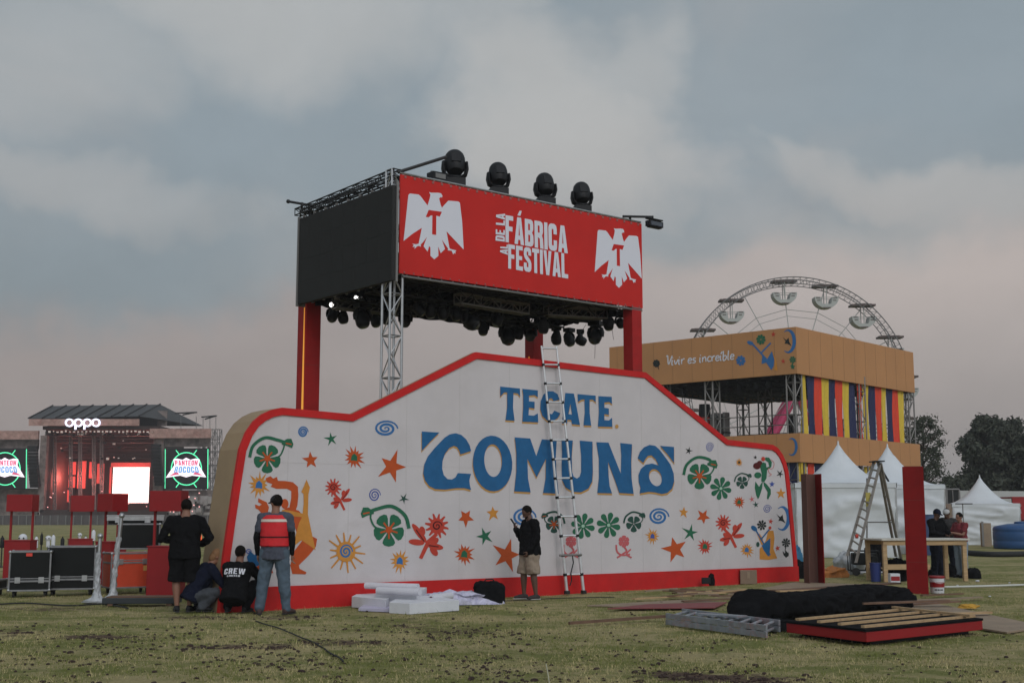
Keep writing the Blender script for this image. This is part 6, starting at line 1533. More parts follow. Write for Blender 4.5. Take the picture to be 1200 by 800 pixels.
mb = MB(); a1, b1 = lerp(q[0], q[1], .5), lerp(q[3], q[2], .5); mb.box(((a1.x+b1.x)/2, (a1.y+b1.y)/2, .195), (.7, .2, .02), rz=rad(-38)); mb.build('cover_plate', LAC, r)
# ------------------------------------------------------------------ the two freestanding columns
P = G(955, 684); h_ = ht(555, P)
r = thing('brown_column', 'open backed hardboard column with one red side, near the wall right end', 'column', (P.x, P.y, 0), rad(12))
mb = MB(); mb.box((-.02, .14, h_/2), (.34, .02, h_)); mb.box((-.18, 0, h_/2), (.02, .26, h_)); mb.build('brown_panel', BROWN, r, local=True)
mb = MB(); mb.box((.165, 0, h_/2), (.02, .30, h_)); mb.box((.145, -.14, h_/2), (.12, .015, h_)) if False else None; mb.build('red_panel', REDC, r, local=True)
P = G(1076, 695.5); h_ = ht(546.5, P)
r = thing('red_column_post', 'tall plain red box column standing at the work table', 'column', (P.x, P.y, 0), rad(-17))
mb = MB(); mb.box((0, .12, h_/2), (.40, .32, h_)); mb.build('cladding', REDC, r, local=True, bevel=.004)
for z in (.62, 1.84): mb = MB(); mb.box((0, .12, z), (.404, .324, .005)); mb.build('panel_joint', BROWN, r, local=True)
mb = MB(); mb.box((0, .12, h_+.004), (.34, .30, .008)); mb.build('top_plate', BROWN, r, local=True)
# bucket
r, P = near('paint_bucket', 'white and red paint bucket beside the red column', 'bucket', 1098.5, 694.5)
mb = MB(); mb.lathe([(.125, 0), (.13, .01), (.145, .30), (.152, .305), (.152, .33), (.135, .33), (.13, .29)], n=24); b_ = mb.build('body', FOAM, r, local=True, smooth=rad(40))
mb = MB(); mb.lathe([(.1395, .12), (.1445, .22)], n=24); mb.lathe([(.1525, .295), (.156, .30), (.156, .335), (.153, .34)], n=24); mb.build('red_band', KIOSK, b_, local=True, smooth=rad(40))
mb = MB()
for i in range(6): a_ = rad(-125+i*13); mb.box((.133*math.cos(a_), .133*math.sin(a_), .07), (.004, .02, .03), rz=a_)
mb.build('print', INK, b_, local=True)
mb = MB(); mb.sweep([(.15*math.cos(t), .15*math.sin(t)-.03, .30-.10*math.sin(t-math.pi)) for t in [math.pi+math.pi*i/12 for i in range(13)]], .004, n=5); mb.build('handle', ALU, b_, local=True)
# work table
T0, T1 = G(1038, 681.5), G(1131.5, 680.5)
r = thing('work_table', 'pine framed work table with a white top behind the red column', 'table', tuple((T0+T1)/2), math.atan2((T1-T0).y, (T1-T0).x))
w_ = (T1-T0).length; h_ = ht(633, T0); dp = .85
for x in (-w_/2, w_/2):
    for y in (0, dp): mb = MB(); mb.box((x, y, h_/2), (.10, .07, h_)); mb.build('leg', WOOD, r, local=True, bevel=.003)
mb = MB(); mb.box((0, dp/2, h_+.02), (w_+.22, dp+.2, .04)); mb.build('tabletop', mat('dusty_table_top', (.50, .47, .42), .7, var=.12, vscale=4), r, local=True, bevel=.004)
mb = MB(); mb.box((0, -.036, h_-.06), (w_+.1, .03, .10)); mb.box((0, dp+.036, h_-.06), (w_+.1, .03, .10)); mb.build('apron', WOOD, r, local=True)
mb = MB(); mb.box((-w_*.22, .0, h_*.36), (w_*.56, .03, .12)); mb.box((-w_*.22, dp/2, h_*.30), (w_*.56, dp, .02)); mb.build('lower_shelf', WOOD, r, local=True)
# things below and beside the table
def bin_(name, label, cat, u, v, vt, rt, rb, m, lid=None):
    r, P = near(name, label, cat, u, v); h_ = ht(vt, P); mb = MB(); mb.lathe([(rb, 0), (rt, h_), (rt*1.05, h_), (rt*1.05, h_+.02), (rt*.9, h_+.02)], n=20); mb.build('body', m, r, local=True, smooth=rad(40))
    mb = MB(); mb.lathe([(rt*.9, h_+.0), (rt*.88, h_+.012)], n=20); mb.build('lid', lid or m, r, local=True); return r
bin_('blue_bin', 'dark blue plastic bin left of the work table', 'bin', 1026.5, 681, 660, .13, .11, mat('blue_bin_plastic', (.02, .035, .15), .5))
r, P = near('printed_box', 'small red and white printed box under the work table', 'box', 1048, 683)
mb = MB(); mb.box((0, 0, .11), (.22, .2, .22)); mb.build('body', FOAM, r, local=True, bevel=.006); mb = MB(); mb.box((0, -.102, .11), (.2, .006, .1)); mb.build('red_label', KIOSK, r, local=True)
lump('black_tool_bag', 'black tool bag lying below the work table left side', 'bag', CLOTHB, 1060, 680, .3, .2, .28, 0, 51, amp=.25, group='black tool bags')
lump('black_tool_bag', 'black tool bag lying on the lower shelf of the work table', 'bag', CLOTHB, 1052, 678, .32, .18, .46, 0, 53, amp=.25, group='black tool bags')
lump('black_tool_bag', 'black bag on the grass by the feet of the worker in red', 'bag', CLOTHB, 1139, 677, .2, .2, .24, 0, 55, amp=.25, group='black tool bags')
lump('dark_bundle', 'dark tangled bundle at the feet of the workers behind the table', 'bag', CLOTHB, 1112, 675, .42, .2, .30, 0, 57, amp=.35)
r, P = near('generator', 'black generator on a wheeled frame before the step ladder', 'generator', 1013, 674, rad(-8))
mb = MB(); mb.box((.02, .1, .42), (.62, .42, .30)); mb.lathe([(.1, 0), (.1, .3)], (.2, -.12, .42), 14, R=Matrix.Rotation(rad(90), 3, 'X')); mb.build('engine_block', CASEB, r, local=True, bevel=.03)
mb = MB()
for y in (-.12, .32): mb.sweep([(-.36, y, .12), (-.36, y, .62), (.36, y, .62), (.36, y, .12), (-.36, y, .12)], .018, n=6)
for x in (-.36, .36): mb.tube((x, -.12, .62), (x, .32, .62), .018, 6)
mb.build('tube_frame', BLACK, r, local=True)
for x in (-.22, .24):
    mb = MB(); mb.tube((x, -.17, .10), (x, -.12, .10), .10, 18); mb.build('wheel', RUBBER, r, local=True)
mb = MB(); mb.box((.22, -.22, .10), (.7, .22, .03)); mb.build('base_plate', FOAM, r, local=True)
lump('black_jacket', 'black jacket thrown over the generator top', 'jacket', CLOTHB, 1027, 671, .3, .25, .80, 0, 61, amp=.4, squar=2.2)
# step ladder
B_ = (G(992, 677), G(1004, 681)); P = G(1018, 668)
r = thing('step_ladder', 'tall worn aluminium step ladder standing open before the white tents', 'ladder', (P.x, P.y, 0))
yb = G(1000, 678).y; hA = AY(1027, 541, yb+.2)
SL = mat('worn_ladder_aluminium', (.30, .27, .24), .5, .4, var=.2, vscale=6, stain=(.30, .18, .14))
def slr(u0, v0, u1, v1, Y0, Y1, r_=.032, nm='rail'):
    a_, b_ = AY(u0, v0, Y0), AY(u1, v1, Y1); mb = MB(); d = (b_-a_); s = EX*.03; t_ = d.cross(s).normalized()*.07; mb.obox(a_-s/2-t_/2, d, s, t_); mb.build(nm, SL, r); return a_, b_
ra = slr(1024, 541, 993, 651, yb+.5, yb-.1); rb_ = slr(1031.5, 542, 1003, 659, yb+.3, yb-.5)
for a_, b_ in (ra, rb_): pass
for i in range(1, 12): t = i/12; mb = MB(); p, q_ = lerp(ra[0], ra[1], t), lerp(rb_[0], rb_[1], t); mb.tube(p, q_, .024, 6); mb.build('step', SL, r)
ra[1].z = 0
rc = slr(1029, 541, 1050, 652, yb+.6, yb+1.6); rd = slr(1032, 542, 1056, 655, yb+.35, yb+1.2)
for t in (.35, .6, .85): mb = MB(); mb.tube(lerp(rc[0], rc[1], t), lerp(rd[0], rd[1], t), .018, 6); mb.build('brace', SL, r)
mb = MB(); mb.tube(AY(1014, 611.5, yb+.3), AY(1046, 611.5, yb+1.2), .016, 6); mb.tube(AY(1016, 560, yb+.9), AY(1016, 660, yb+.9), .02, 6); mb.build('spreader', GTRUSS, r)
mb = MB(); mb.box(AY(1027.5, 540.5, yb+.4), (.26, .5, .03)); mb.build('top_cap', BLACK, r, bevel=.008)
mb = MB(); a_, b_ = AY(1033, 552, yb+.4), AY(1040, 564, yb+.5); mb.obox(a_, b_-a_, EX*.09, V((0, .05, .05))); mb.build('hinge', BLACK, r)
mb = MB(); mb.box(AY(1017.5, 585, yb+.1), (.12, .02, .34)); mb.build('warning_sticker', mat('worn_yellow', (.4, .33, .08), .7), r)
mb = MB(); mb.tube(AY(1002.5, 628, yb-.3), AY(1005.5, 628, yb-.3), .05, 8); mb.build('red_clamp', CORAL, r)
# blue barrel behind the workers, white markings, black hose
bin_('blue_barrel', 'blue barrel half seen between the red column and the workers', 'barrel', 1090, 650, 603, .34, .34, mat('barrel_blue', (.05, .08, .17), .5))
r, P = near('tent_weight', 'narrow grey metal cabinet leaning beside the small white tent', 'cabinet', 1156, 640)
mb = MB(); mb.box((0, 0, .55), (.42, .3, 1.1)); mb.build('body', PLY, r, local=True); mb = MB(); mb.box((-.2, -.16, .6), (.1, .03, 1.15)); mb.build('edge', GTRUSS, r, local=True)
r, P = near('flood_light_mast', 'thin mast with a flat bar in front of the small white tent', 'mast', 1131, 650)
h_ = ht(590, P); mb = MB(); mb.tube((0, 0, 0), (0, 0, h_), .02, 6); mb.lathe([(.3, 0), (.3, .02)], n=12); mb.build('mast', GTRUSS, r, local=True); mb = MB(); mb.box((.05, 0, h_), (.62, .12, .04)); mb.build('bar', BLACK, r, local=True)
def cable(pts, r_, label, m, name='cable', z=.012):
    P_ = [G(u, v)+EZ*(z) for u, v in pts]; out = []
    k = len(P_)
    for i in range(k-1):
        p0, p1, p2, p3 = P_[max(i-1, 0)], P_[i], P_[i+1], P_[min(i+2, k-1)]
        for j in range(8):
            t = j/8; p = ((p1*2)+(p2-p0)*t+(p0*2-p1*5+p2*4-p3)*t*t+(p1*3-p0-p2*3+p3)*t**3)*.5
            if name == 'cable': p = p+V((noise.noise(p*1.3)*.04, 0, 0))
            out.append(p)
    mb = MB(); mb.sweep(out+[P_[-1]], r_, n=6); return mb.build(name, m, label=label, cat=name.replace('_', ' '), smooth=True)
PIPE = mat('white_pipe', (.55, .55, .52), .6)
cable([(1106, 688.5), (1150, 687.5), (1215, 685.5)], .022, 'thin white pipe lying on the grass at the right edge', PIPE, 'pipe', .02)
cable([(1132, 650), (1165, 652), (1215, 651)], .10, 'thick black hose lying across the grass before the water tank', RUBBER, 'hose', .09)
cable([(-10, 709), (30, 707), (80, 710), (120, 708), (150, 713)], .014, 'black cable along the grass in front of the black cases', RUBBER)
cable([(300, 728), (330, 738), (365, 752), (402, 776)], .010, 'thin dark cable curving over the grass below the vest wearer', RUBBER)
cable([(540, 706), (600, 704), (660, 701), (720, 700)], .008, 'thin dark cable along the foot of the red base', RUBBER)
cable([(644, 806), (642, 792), (640, 781)], .006, 'single pale dry stalk in the foreground bottom middle', mat('dry_stalk', (.45, .42, .3), .8), 'stalk', .03)
for i, (u, v, s) in enumerate(((1145.5, 681.5, .04), (1122, 686, .02), (1183, 683, .02), (1160, 699, .02))):
    P = G(u, v); mb = MB(); mb.ball((P.x, P.y, s*.6), (s*1.4, s, s*.6), 8); o = mb.build('litter_scrap', PAPER, cat='litter', group='white litter scraps', label=['white litter scrap just right of the work table leg', 'tiny white litter scrap right of the paint bucket', 'tiny white litter scrap nearest the right edge', 'tiny white litter scrap below the white pipe'][i])
# ------------------------------------------------------------------ people
TMP = bpy.data.scenes.new('remesh')
def remeshed(mb, name, m, parent, vox=.012, sm=4, wr=0.0, wsc=7.0, cut=None):
    me = bpy.data.meshes.new(name); me.from_pydata([tuple(p) for p in mb.v], [], mb.f); me.update()
    o = bpy.data.objects.new(name, me); TMP.collection.objects.link(o)
    r = o.modifiers.new('r', 'REMESH'); r.mode = 'VOXEL'; r.voxel_size = vox; r.use_smooth_shade = True
    s = o.modifiers.new('s', 'SMOOTH'); s.iterations = sm; s.factor = .5
    vl = TMP.view_layers[0]; vl.update(); dg = vl.depsgraph
    m2 = bpy.data.meshes.new_from_object(o.evaluated_get(dg)); o.modifiers.clear(); TMP.collection.objects.unlink(o); col.objects.link(o); o.data = m2; bpy.data.meshes.remove(me); m2.name = name
    if wr:
        nn_ = [v.normal.copy() for v in m2.vertices]; cc_ = [v.co.copy() for v in m2.vertices]; out_ = []
        for p, vn in zip(cc_, nn_):
            n = noise.fractal(V((p.x*wsc, p.y*wsc, p.z*wsc*.7)), .7, 2.1, 3); rdg = 1-abs(n)*2
            out_ += list(p+vn*(wr*rdg))
        m2.vertices.foreach_set('co', out_)
    m2.materials.clear(); m2.materials.append(m); m2.polygons.foreach_set('use_smooth', [True]*len(m2.polygons)); m2.update()
    o.parent = parent; WM[o.name] = WM[parent.name]; return o
def limb(mb, pts, rr, n=14):
    mb.sweep(pts, [(r, r) if not isinstance(r, tuple) else r for r in rr], n=n)
    for p, r in zip(pts, rr): mb.ball(p, (r if not isinstance(r, tuple) else min(r))*.99, 12)
def handm(mb, wrist, d, side, curl=.4, k=1.0):
    """palm, four unequal bent fingers and a thumb leaving the side of the palm; d = pointing direction, side = thumb side"""
    d = V(d).normalized(); side = V(side); side = (side-d*side.dot(d)).normalized(); nrm = d.cross(side)
    R_ = Matrix((side, nrm, d)).transposed()
    mb.ball(V(wrist)+d*.05*k, (.043*k, .018*k, .055*k), 12, R=R_)
    for i, (off, ln) in enumerate(((.030, .070), (.010, .078), (-.011, .073), (-.030, .058))):
        b0 = V(wrist)+d*(.088*k)+side*(off*k); c = curl*(1+.1*i)
        d1 = (d*math.cos(c)+nrm*math.sin(c)); d2 = (d*math.cos(c*2.2)+nrm*math.sin(c*2.2)); p1 = b0+d1*(ln*.55*k); p2 = p1+d2*(ln*.5*k)
        mb.sweep([b0-d*.03*k, b0, p1, p2], [(.0095*k,)*2, (.0095*k,)*2, (.0088*k,)*2, (.0072*k,)*2], n=8); mb.ball(p2, .0074*k, 8)
    t0 = V(wrist)+d*.03*k+side*.035*k; t1 = t0+(d*.6+side*.7+nrm*.2).normalized()*.045*k; t2 = t1+(d*.9+side*.15+nrm*.4).normalized()*.032*k
    mb.sweep([t0, t1, t2], [(.014*k,)*2, (.011*k,)*2, (.009*k,)*2], n=8); mb.ball(t2, .009*k, 8)
BASE = dict(pel=(0, 0, .97), wai=(0, 0, 1.10), che=(0, 0, 1.30), sho=(0, -.01, 1.44), nek=(0, -.005, 1.50), hed=(0, .02, 1.635),
            sL=(-.185, -.01, 1.42), eL=(-.23, -.03, 1.13), wL=(-.24, .04, .88), sR=(.185, -.01, 1.42), eR=(.23, -.03, 1.13), wR=(.24, .04, .88),
            hL=(-.095, 0, .93), kL=(-.11, .015, .50), aL=(-.12, -.01, .085), hR=(.095, 0, .93), kR=(.11, .015, .50), aR=(.12, -.01, .085),
            fL=0, fR=0, hyaw=0, hpit=0, side=(1, 0, 0), hdL=None, hdR=None, tL=(0, 1, 0), tR=(0, 1, 0), cL=.45, cR=.45, toeL=None, toeR=None)
def person(u, v, height, rz, label, J, skin, shirt=None, trouser=None, shoe=SHOE, hair=HAIRB, hairlong=0, cap=None, sleeve='long', legs='long', undershirt=None, beard=False, build_=1.0, belt=True, P=None, shirtlen=-.08, sole=None):
    j = dict(BASE); j.update(J); q = {k: (V(x) if isinstance(x, tuple) else x) for k, x in j.items()}
    P = P or G(u, v); r = thing('person', label, 'person', (P.x, P.y, 0), rz); s_ = height/1.75; r.scale = (s_,)*3
    for k_ in ('s', 'e'):
        for a_, sg in (('L', -1), ('R', 1)): q[k_+a_] = q[k_+a_]+V((sg*(build_-1)*.13, 0, 0))
    S_ = q['side']; B = build_; A = 1+(B-1)*.35
    HR = Matrix.Rotation(rad(q['hyaw']), 3, 'Z') @ Matrix.Rotation(rad(q['hpit']), 3, 'X'); hc = q['hed']
    up_ = (q['hed']-q['nek']).normalized(); H = lambda x, y, z: hc+HR @ V((x, y, z))
    mb = MB()
    # head with jaw, nose, brow, ears, lips
    mb.ball(H(0, -.005, .025), (.079, .097, .103), 18, R=HR); mb.ball(H(0, .025, -.045), (.056, .066, .068), 14, R=HR); mb.ball(H(0, .062, -.085), (.026, .022, .022), 10, R=HR)
    mb.sweep([H(0, .086, .018), H(0, .112, -.020), H(0, .100, -.034)], [(.009, .009), (.013, .013), (.016, .010)], n=8); mb.ball(H(0, .108, -.024), .014, 8)
    mb.ball(H(-.03, .078, .022), (.026, .014, .010), 8, R=HR); mb.ball(H(.03, .078, .022), (.026, .014, .010), 8, R=HR); mb.ball(H(0, .086, -.058), (.024, .012, .010), 8, R=HR)
    for s in (-1, 1): mb.ball(H(s*.077, -.008, -.004), (.010, .022, .032), 8, R=HR)
    mb.sweep([q['sho']+(q['nek']-q['sho'])*.0, q['nek'], hc+(q['nek']-hc)*.35], [(.075*B, .062), (.060*B, .060), (.056, .060)], side=S_, n=14)
    # torso
    mb.sweep([q['pel']-(q['wai']-q['pel'])*.55, q['pel'], q['wai'], q['che'], q['sho'], q['sho']+(q['nek']-q['sho'])*.5], [(.13*B, .10*B), (.160*B, .112*B), (.145*B, .105*B), (.170*B, .118*B), (.150*B, .085*B), (.07, .06)], side=S_, n=20)
    for a_ in 'LR':
        sh, el_, wr = q['s'+a_], q['e'+a_], q['w'+a_]
        limb(mb, [sh+(q['sho']-sh)*.4, sh, (sh+el_)/2, el_, el_+(wr-el_)*.35, wr], [.06*A, .056*A, .047*A, .037*A, .040*A, .027])
        d = q['hd'+a_] if q['hd'+a_] is not None else (wr-el_); handm(mb, wr, d, q['t'+a_], q['c'+a_]*(1 if a_ == 'R' else -1) if False else q['c'+a_], 1.0)
        hp, kn, an = q['h'+a_], q['k'+a_], q['a'+a_]
        limb(mb, [hp, (hp+kn)/2, kn, kn+(an-kn)*.3, kn+(an-kn)*.7, an], [.092*B, .076*B, .055*A, .058*A, .042*A, .036])
        yaw = q['f'+a_]; fd = Matrix.Rotation(rad(yaw), 3, 'Z') @ V((0, 1, 0)); toe = q['toe'+a_] or (V((an.x, an.y, 0))+fd*.15+V((0, 0, .03)))
        mb.sweep([an-fd*.05+V((0, 0, -.045)), an+V((0, 0, -.03)), (an+toe)/2+V((0, 0, -.01)), toe], [(.030, .035), (.036, .045), (.040, .030), (.036, .022)], n=12)
    body = remeshed(mb, 'body', skin, r, .0095, 2)
    mb = MB()
    for s in (-1, 1): mb.ball(H(s*.030, .0845, .006), (.012, .008, .007), 8, R=HR)
    ey = mb.build('eyes', INK, r, local=True)
    # trousers
    if trouser:
        mb = MB(); mb.sweep([q['pel']-(q['wai']-q['pel'])*.6, q['pel'], q['wai']-(q['wai']-q['pel'])*.15], [(.14*B, .11*B), (.176*B, .128*B), (.160*B, .120*B)], side=S_, n=20)
        for a_ in 'LR':
            hp, kn, an = q['h'+a_], q['k'+a_], q['a'+a_]
            if legs == 'long': limb(mb, [hp, (hp+kn)/2, kn, kn+(an-kn)*.35, kn+(an-kn)*.80, kn+(an-kn)*.97], [.108*B, .096*B, .077*B, .076*B, .068, .068])
            else:
                e_ = kn+(an-kn)*(.06 if legs == 'knee' else -.25); limb(mb, [hp, (hp+kn)/2, lerp(hp, kn, .8)], [.110*B, .100*B, .092*B]); mb.sweep([lerp(hp, kn, .75), e_], [(.094*B, .094*B), (.096*B, .096*B)], n=16)
        remeshed(mb, 'trousers' if legs == 'long' else 'shorts', trouser, r, .012, 2, .014, 5.0)
    if shirt:
        def shirtmesh(g, full):
            mb = MB(); mb.sweep([q['pel']+(q['wai']-q['pel'])*(shirtlen/.13), q['wai'], q['che'], q['sho'], q['sho']+(q['nek']-q['sho'])*.55], [(.190*B+g, .146*B+g), (.174*B+g, .132*B+g), (.188*B+g, .134*B+g), (.168*B+g, .104*B+g), (.085+g, .072+g)], side=S_, n=22)
            for a_ in 'LR':
                sh, el_, wr = q['s'+a_], q['e'+a_], q['w'+a_]
                pts = [sh+(q['sho']-sh)*.45, sh, (sh+el_)/2 if full else sh+(el_-sh)*.3]; rr = [.078*A+g, .074*A+g, .064*A+g]
                if full: pts += [el_, el_+(wr-el_)*.4, el_+(wr-el_)*.95]; rr += [.054*A+g, .052*A+g, .040*A+g]
                else: pts += [sh+(el_-sh)*.56]; rr += [.066*A+g]
                limb(mb, pts, rr)
            return mb
        if undershirt: remeshed(shirtmesh(-.006, True), 'undershirt', undershirt, r, .012, 2, .005)
        remeshed(shirtmesh(.004 if undershirt else 0, sleeve == 'long'), 'shirt', shirt, r, .012, 2, .015, 5.5)
    # hair / cap
    mb = MB()
    if hair:
        mb.ball(H(0, -.018, .038), (.086, .098, .100), 18, R=HR)
        if hairlong: mb.ball(H(0, -.055, -.03), (.075, .06, .09), 14, R=HR)
        o = remeshed(mb, 'hair', hair, r, .010, 1, .004, 30)
        m_ = o.data; bm = bmesh.new(); bm.from_mesh(m_)
        inv = HR.inverted(); kill = [v_ for v_ in bm.verts if (lambda p: p.y > .052 and p.z < .075 or p.z < (-.055 if not hairlong else -.12) or (p.y > .0 and p.z < .01))(inv @ (v_.co-hc))]
        bmesh.ops.delete(bm, geom=kill, context='VERTS'); bm.to_mesh(m_); bm.free()
    if beard:
        mb = MB(); mb.ball(H(0, .030, -.060), (.058, .062, .052), 14, R=HR); remeshed(mb, 'beard', HAIRB, r, .010, 1)
    if cap:
        cm, back = cap; mb = MB(); f = -1 if back else 1
        mb.ball(H(0, -.006, .045), (.090, .106, .092), 20, R=HR)
        o = remeshed(mb, 'cap', cm, r, .010, 1)
        bm = bmesh.new(); bm.from_mesh(o.data); inv = HR.inverted(); kill = [v_ for v_ in bm.verts if (inv @ (v_.co-hc)).z < .028]; bmesh.ops.delete(bm, geom=kill, context='VERTS'); bm.to_mesh(o.data); bm.free()
        mb = MB(); mb.ball(H(0, f*.115, .034), (.062, .06, .008), 14, R=HR @ Matrix.Rotation(rad(-8*f), 3, 'X')); mb.build('cap_peak', cm, r, local=True, smooth=True).parent = r
    # shoes
    for a_ in 'LR':
        an = q['a'+a_]; yaw = q['f'+a_]; fd = Matrix.Rotation(rad(yaw), 3, 'Z') @ V((0, 1, 0)); toe = q['toe'+a_] or (V((an.x, an.y, 0))+fd*.16+V((0, 0, .036)))
        mb = MB(); sd = fd.cross(EZ)
        mb.sweep([an-fd*.075+V((0, 0, -.038)), an-fd*.03+V((0, 0, -.035)), (an*.5+toe*.5)+V((0, 0, -.008)), toe+fd*.03], [(.036, .036), (.043, .055), (.048, .040), (.038, .024)], side=sd, n=14)
        mb.ball(an+V((0, 0, -.01)), .048, 10); o = remeshed(mb, 'shoe', shoe, r, .010, 2)
        b0 = an-fd*.085+V((0, 0, -.072)); b1 = toe+fd*.045+V((0, 0, -.026))
        mb = MB(); mb.sweep([b0, (b0+b1)/2, b1], [(.036, .012), (.047, .012), (.036, .012)], side=sd, n=12); mb.build('sole', sole or RUBBER, o, local=True)
    return r, q, H, HR, S_
# --- man in black, back to the camera
r, q, H, HR, S_ = person(214, 716.5, 1.80, rad(8), 'standing person in black long sleeves and black shorts, seen from behind',
    dict(kL=(-.12, .0, .50), aL=(-.085, -.05, .085), aR=(.10, .0, .085), hL=(-.10, 0, .93), hR=(.10, 0, .93), fL=15, fR=-12,
         eL=(-.33, -.03, 1.14), wL=(-.16, .16, 1.12), eR=(.35, -.05, 1.15), wR=(.24, .17, 1.05), hdL=(.6, .5, .1), hdR=(-.6, .5, .1), hpit=-12, hyaw=6, hed=(0, .03, 1.63)),
    SKIN1, CLOTHB, CLOTHB, BLACK, HAIRB, legs='knee', build_=1.30, sleeve='long', shirtlen=-.14)
# --- person with red vest
r, q, H, HR, S_ = person(320, 719.5, 1.86, rad(-4), 'standing person in a red vest with pale band, jeans and black cap',
    dict(hL=(-.10, 0, .93), kL=(-.16, 0, .50), aL=(-.205, -.02, .085), hR=(.10, 0, .93), kR=(.15, 0, .50), aR=(.20, .02, .085), fL=20, fR=-22,
         eL=(-.265, -.02, 1.13), wL=(-.27, .05, .88), eR=(.255, -.02, 1.13), wR=(.255, .04, .88), hyaw=48, hpit=-8), SKIN2, GREYT, DENIM, SHOE, HAIRB, cap=(BLACK, False), sleeve='short', undershirt=CLOTHB, shirtlen=-.16, build_=1.08)
mb = MB(); B = 1.0
zz = [(1.00, .222, .176), (1.10, .220, .174), (1.22, .226, .178), (1.33, .230, .178), (1.42, .214, .160), (1.465, .165, .125)]
for i in range(1): mb.sweep([(0, 0, z) for z, a_, b_ in zz], [(a_, b_) for z, a_, b_ in zz], side=(1, 0, 0), n=28)
vest = remeshed(mb, 'vest', VEST, r, .012, 1, .004)
def band(z0, z1, k, m, nm):
    mb = MB(); mb.sweep([(0, 0, z0), (0, 0, z1)], [(k[0], k[1]), (k[2], k[3])], side=(1, 0, 0), n=40, cap=False); return mb.build(nm, m, r, local=True, smooth=True)
def bandv(z0, z1, m, nm, off=.012):
    mb = MB(); n = 40
    def rr(z):
        for a_, b_ in zip(zz, zz[1:]):
            if a_[0] <= z <= b_[0]: t = (z-a_[0])/(b_[0]-a_[0]); return a_[1]+(b_[1]-a_[1])*t+off, a_[2]+(b_[2]-a_[2])*t+off
        return zz[-1][1]+off, zz[-1][2]+off
    mb.sweep([(0, 0, z0), (0, 0, z1)], [rr(z0), rr(z1)], side=(1, 0, 0), n=n, cap=True); o = mb.build(nm, m, r, local=True, smooth=rad(50)); o.parent = vest
bandv(1.365, 1.405, REFL, 'reflective_band'); bandv(1.135, 1.150, BLACK, 'seam_band'); bandv(.995, 1.01, CLOTHB, 'hem', .006)
# --- person with phone
r, q, H, HR, S_ = person(621, 702, 1.72, rad(112), 'bearded person in black sweater and beige shorts looking at a phone',
    dict(hpit=-30, hyaw=4, hed=(0, .055, 1.62), nek=(0, .01, 1.50), eR=(.23, .06, 1.13), wR=(.10, .25, 1.32), hdR=(-.15, .35, .9), tR=(-1, 0, .3), cR=.9,
         eL=(-.245, -.02, 1.14), wL=(-.20, .10, .90), hL=(-.09, 0, .93), kL=(-.12, -.02, .50), aL=(-.13, -.07, .085), hR=(.09, 0, .93), kR=(.11, .08, .50), aR=(.12, .07, .085), fL=10, fR=-14),
    SKIN3, CLOTHB, KHAKI, mat('dark_sneaker', (.03, .022, .022), .7), HAIRB, legs='knee', beard=True, build_=1.34, shirtlen=-.13, sole=mat('pale_sole', (.45, .43, .42), .7))
pp = q['wR']+V((-.03, .07, .13)); mb = MB(); mb.box(pp, (.075, .012, .15), R=Matrix.Rotation(rad(-35), 3, 'X')); ph = mb.build('phone', BLACK, r, local=True, bevel=.004)
WMr = Matrix.Translation(r.location) @ Matrix.Rotation(rad(112), 4, 'Z') @ Matrix.Diagonal((*r.scale, 1))
ph.parent = None; ph.matrix_world = WMr; ph['label'] = 'black smartphone held up in the hand of the bearded person'; ph['category'] = 'phone'; ph.name = 'smartphone'
# --- crouching person, letters on the back
CR = dict(pel=(0, -.10, .30), wai=(0, -.03, .42), che=(0, .05, .60), sho=(0, .09, .74), nek=(0, .12, .80), hed=(0, .15, .93), hL=(-.10, -.07, .27), hR=(.10, -.07, .27),
          kL=(-.20, .30, .46), kR=(.20, .28, .42), aL=(-.15, .03, .09), aR=(.15, .05, .09), sL=(-.18, .09, .72), sR=(.18, .09, .72), eL=(-.23, .22, .49), wL=(-.08, .42, .42), eR=(.27, .25, .55), wR=(.18, .46, .62), hpit=-6, fL=12, fR=-12)
r, q, H, HR, S_ = person(276, 717.5, 1.75, rad(-8), 'crouching person in a black shirt with white lettering on the back, facing the wall', CR, SKIN1, CLOTHB, CLOTHB, BLACK, HAIRB, build_=1.12, shirtlen=-.13)
# lettering laid just outside the shirt's back
tdir = (q['sho']-q['wai']).normalized(); nb = V((0, -1, 0)); nb = (nb-tdir*nb.dot(tdir)).normalized()
def back(u, v):     # u across (-1..1), v up the spine in metres from the waist
    x = u; p = q['wai']+tdir*v+V((x, 0, 0)); return p+nb*(.166*math.sqrt(max(.05, 1-(x/.26)**2))+.008)
sh_ob = [k for k in col.objects if k.parent == r and k.name.startswith('shirt')][0]
class BackArt(Art): pass
a = Art(lambda u, v: back(u, v), nb, .004); SHW = mat('shirt_print', (.62, .62, .68), .7)
printed(lambda s, t: (-.175+.35*s, .15+.095*t), 'CREW', a, SHW, .12); printed(lambda s, t: (-.11+.22*s, .105+.028*t), 'LIMITED', a, SHW, .12)
o = a.mb.build('shirt_lettering', a.mats, r, local=True); o.parent = sh_ob
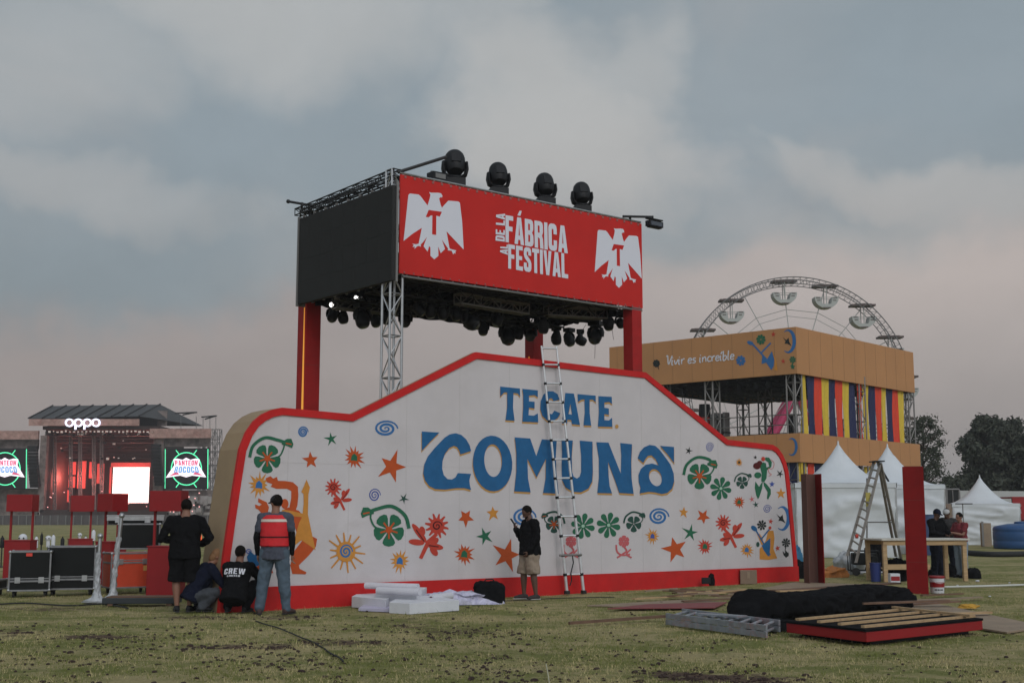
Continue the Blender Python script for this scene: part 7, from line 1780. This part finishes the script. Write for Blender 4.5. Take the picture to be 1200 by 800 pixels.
# --- crouching blond person facing the wall side
CR2 = dict(pel=(0, -.12, .28), wai=(0, -.05, .41), che=(0, .05, .58), sho=(0, .12, .71), nek=(0, .17, .77), hed=(0, .25, .87), hL=(-.10, -.09, .25), hR=(.10, -.09, .25),
           kL=(-.16, .28, .46), kR=(.18, .22, .30), aL=(-.14, .0, .09), aR=(.16, -.02, .09), sL=(-.17, .12, .69), sR=(.17, .12, .69), eL=(-.22, .32, .46), wL=(-.06, .46, .26), eR=(.24, .30, .44), wR=(.14, .52, .22), hpit=-30, fL=5, fR=-5)
person(234, 716, 1.75, rad(-62), 'crouching blond person in a navy jacket and grey jeans beside the wall side', CR2, SKIN2, NAVYJ, DENIMD, BLACK, HAIRY, hairlong=1, build_=1.1, shirtlen=-.10)
# --- workers behind the table
r, *_ = person(1100, 677, 1.68, rad(-150), 'worker in navy cap and black shirt behind the work table', dict(hpit=-20, hed=(0, .04, 1.62), eL=(-.24, .12, 1.16), wL=(-.10, .34, 1.10), eR=(.24, .12, 1.16), wR=(.10, .34, 1.10)), SKIN3, CLOTHB, WORKT, BLACK, HAIRB, cap=(NAVYJ, False), build_=1.2)
r, *_ = person(1113, 675, 1.70, rad(150), 'worker with a pale grey cap and dark grey shirt behind the table', dict(hpit=-24, hed=(0, .05, 1.61), eL=(-.24, .14, 1.18), wL=(-.12, .36, 1.16), eR=(.24, .1, 1.16), wR=(.12, .32, 1.08)), SKIN3, mat('charcoal_cloth', (.035, .033, .033), .9), WORKT, BLACK, HAIRB, cap=(mat('pale_cap', (.42, .42, .42), .8), True), build_=1.15)
r, *_ = person(1128, 676.5, 1.58, rad(112), 'young worker in a dark red shirt and pale jeans right of the work table', dict(hpit=-10, eL=(-.22, .12, 1.16), wL=(-.1, .36, 1.22), eR=(.23, .1, 1.16), wR=(.10, .36, 1.18)), SKIN1, mat('dark_red_cloth', (.16, .022, .028), .9, var=.1), mat('pale_denim', (.22, .26, .31), .9, var=.2), BLACK, HAIRB, build_=1.12, sleeve='short')

bpy.data.scenes.remove(TMP)
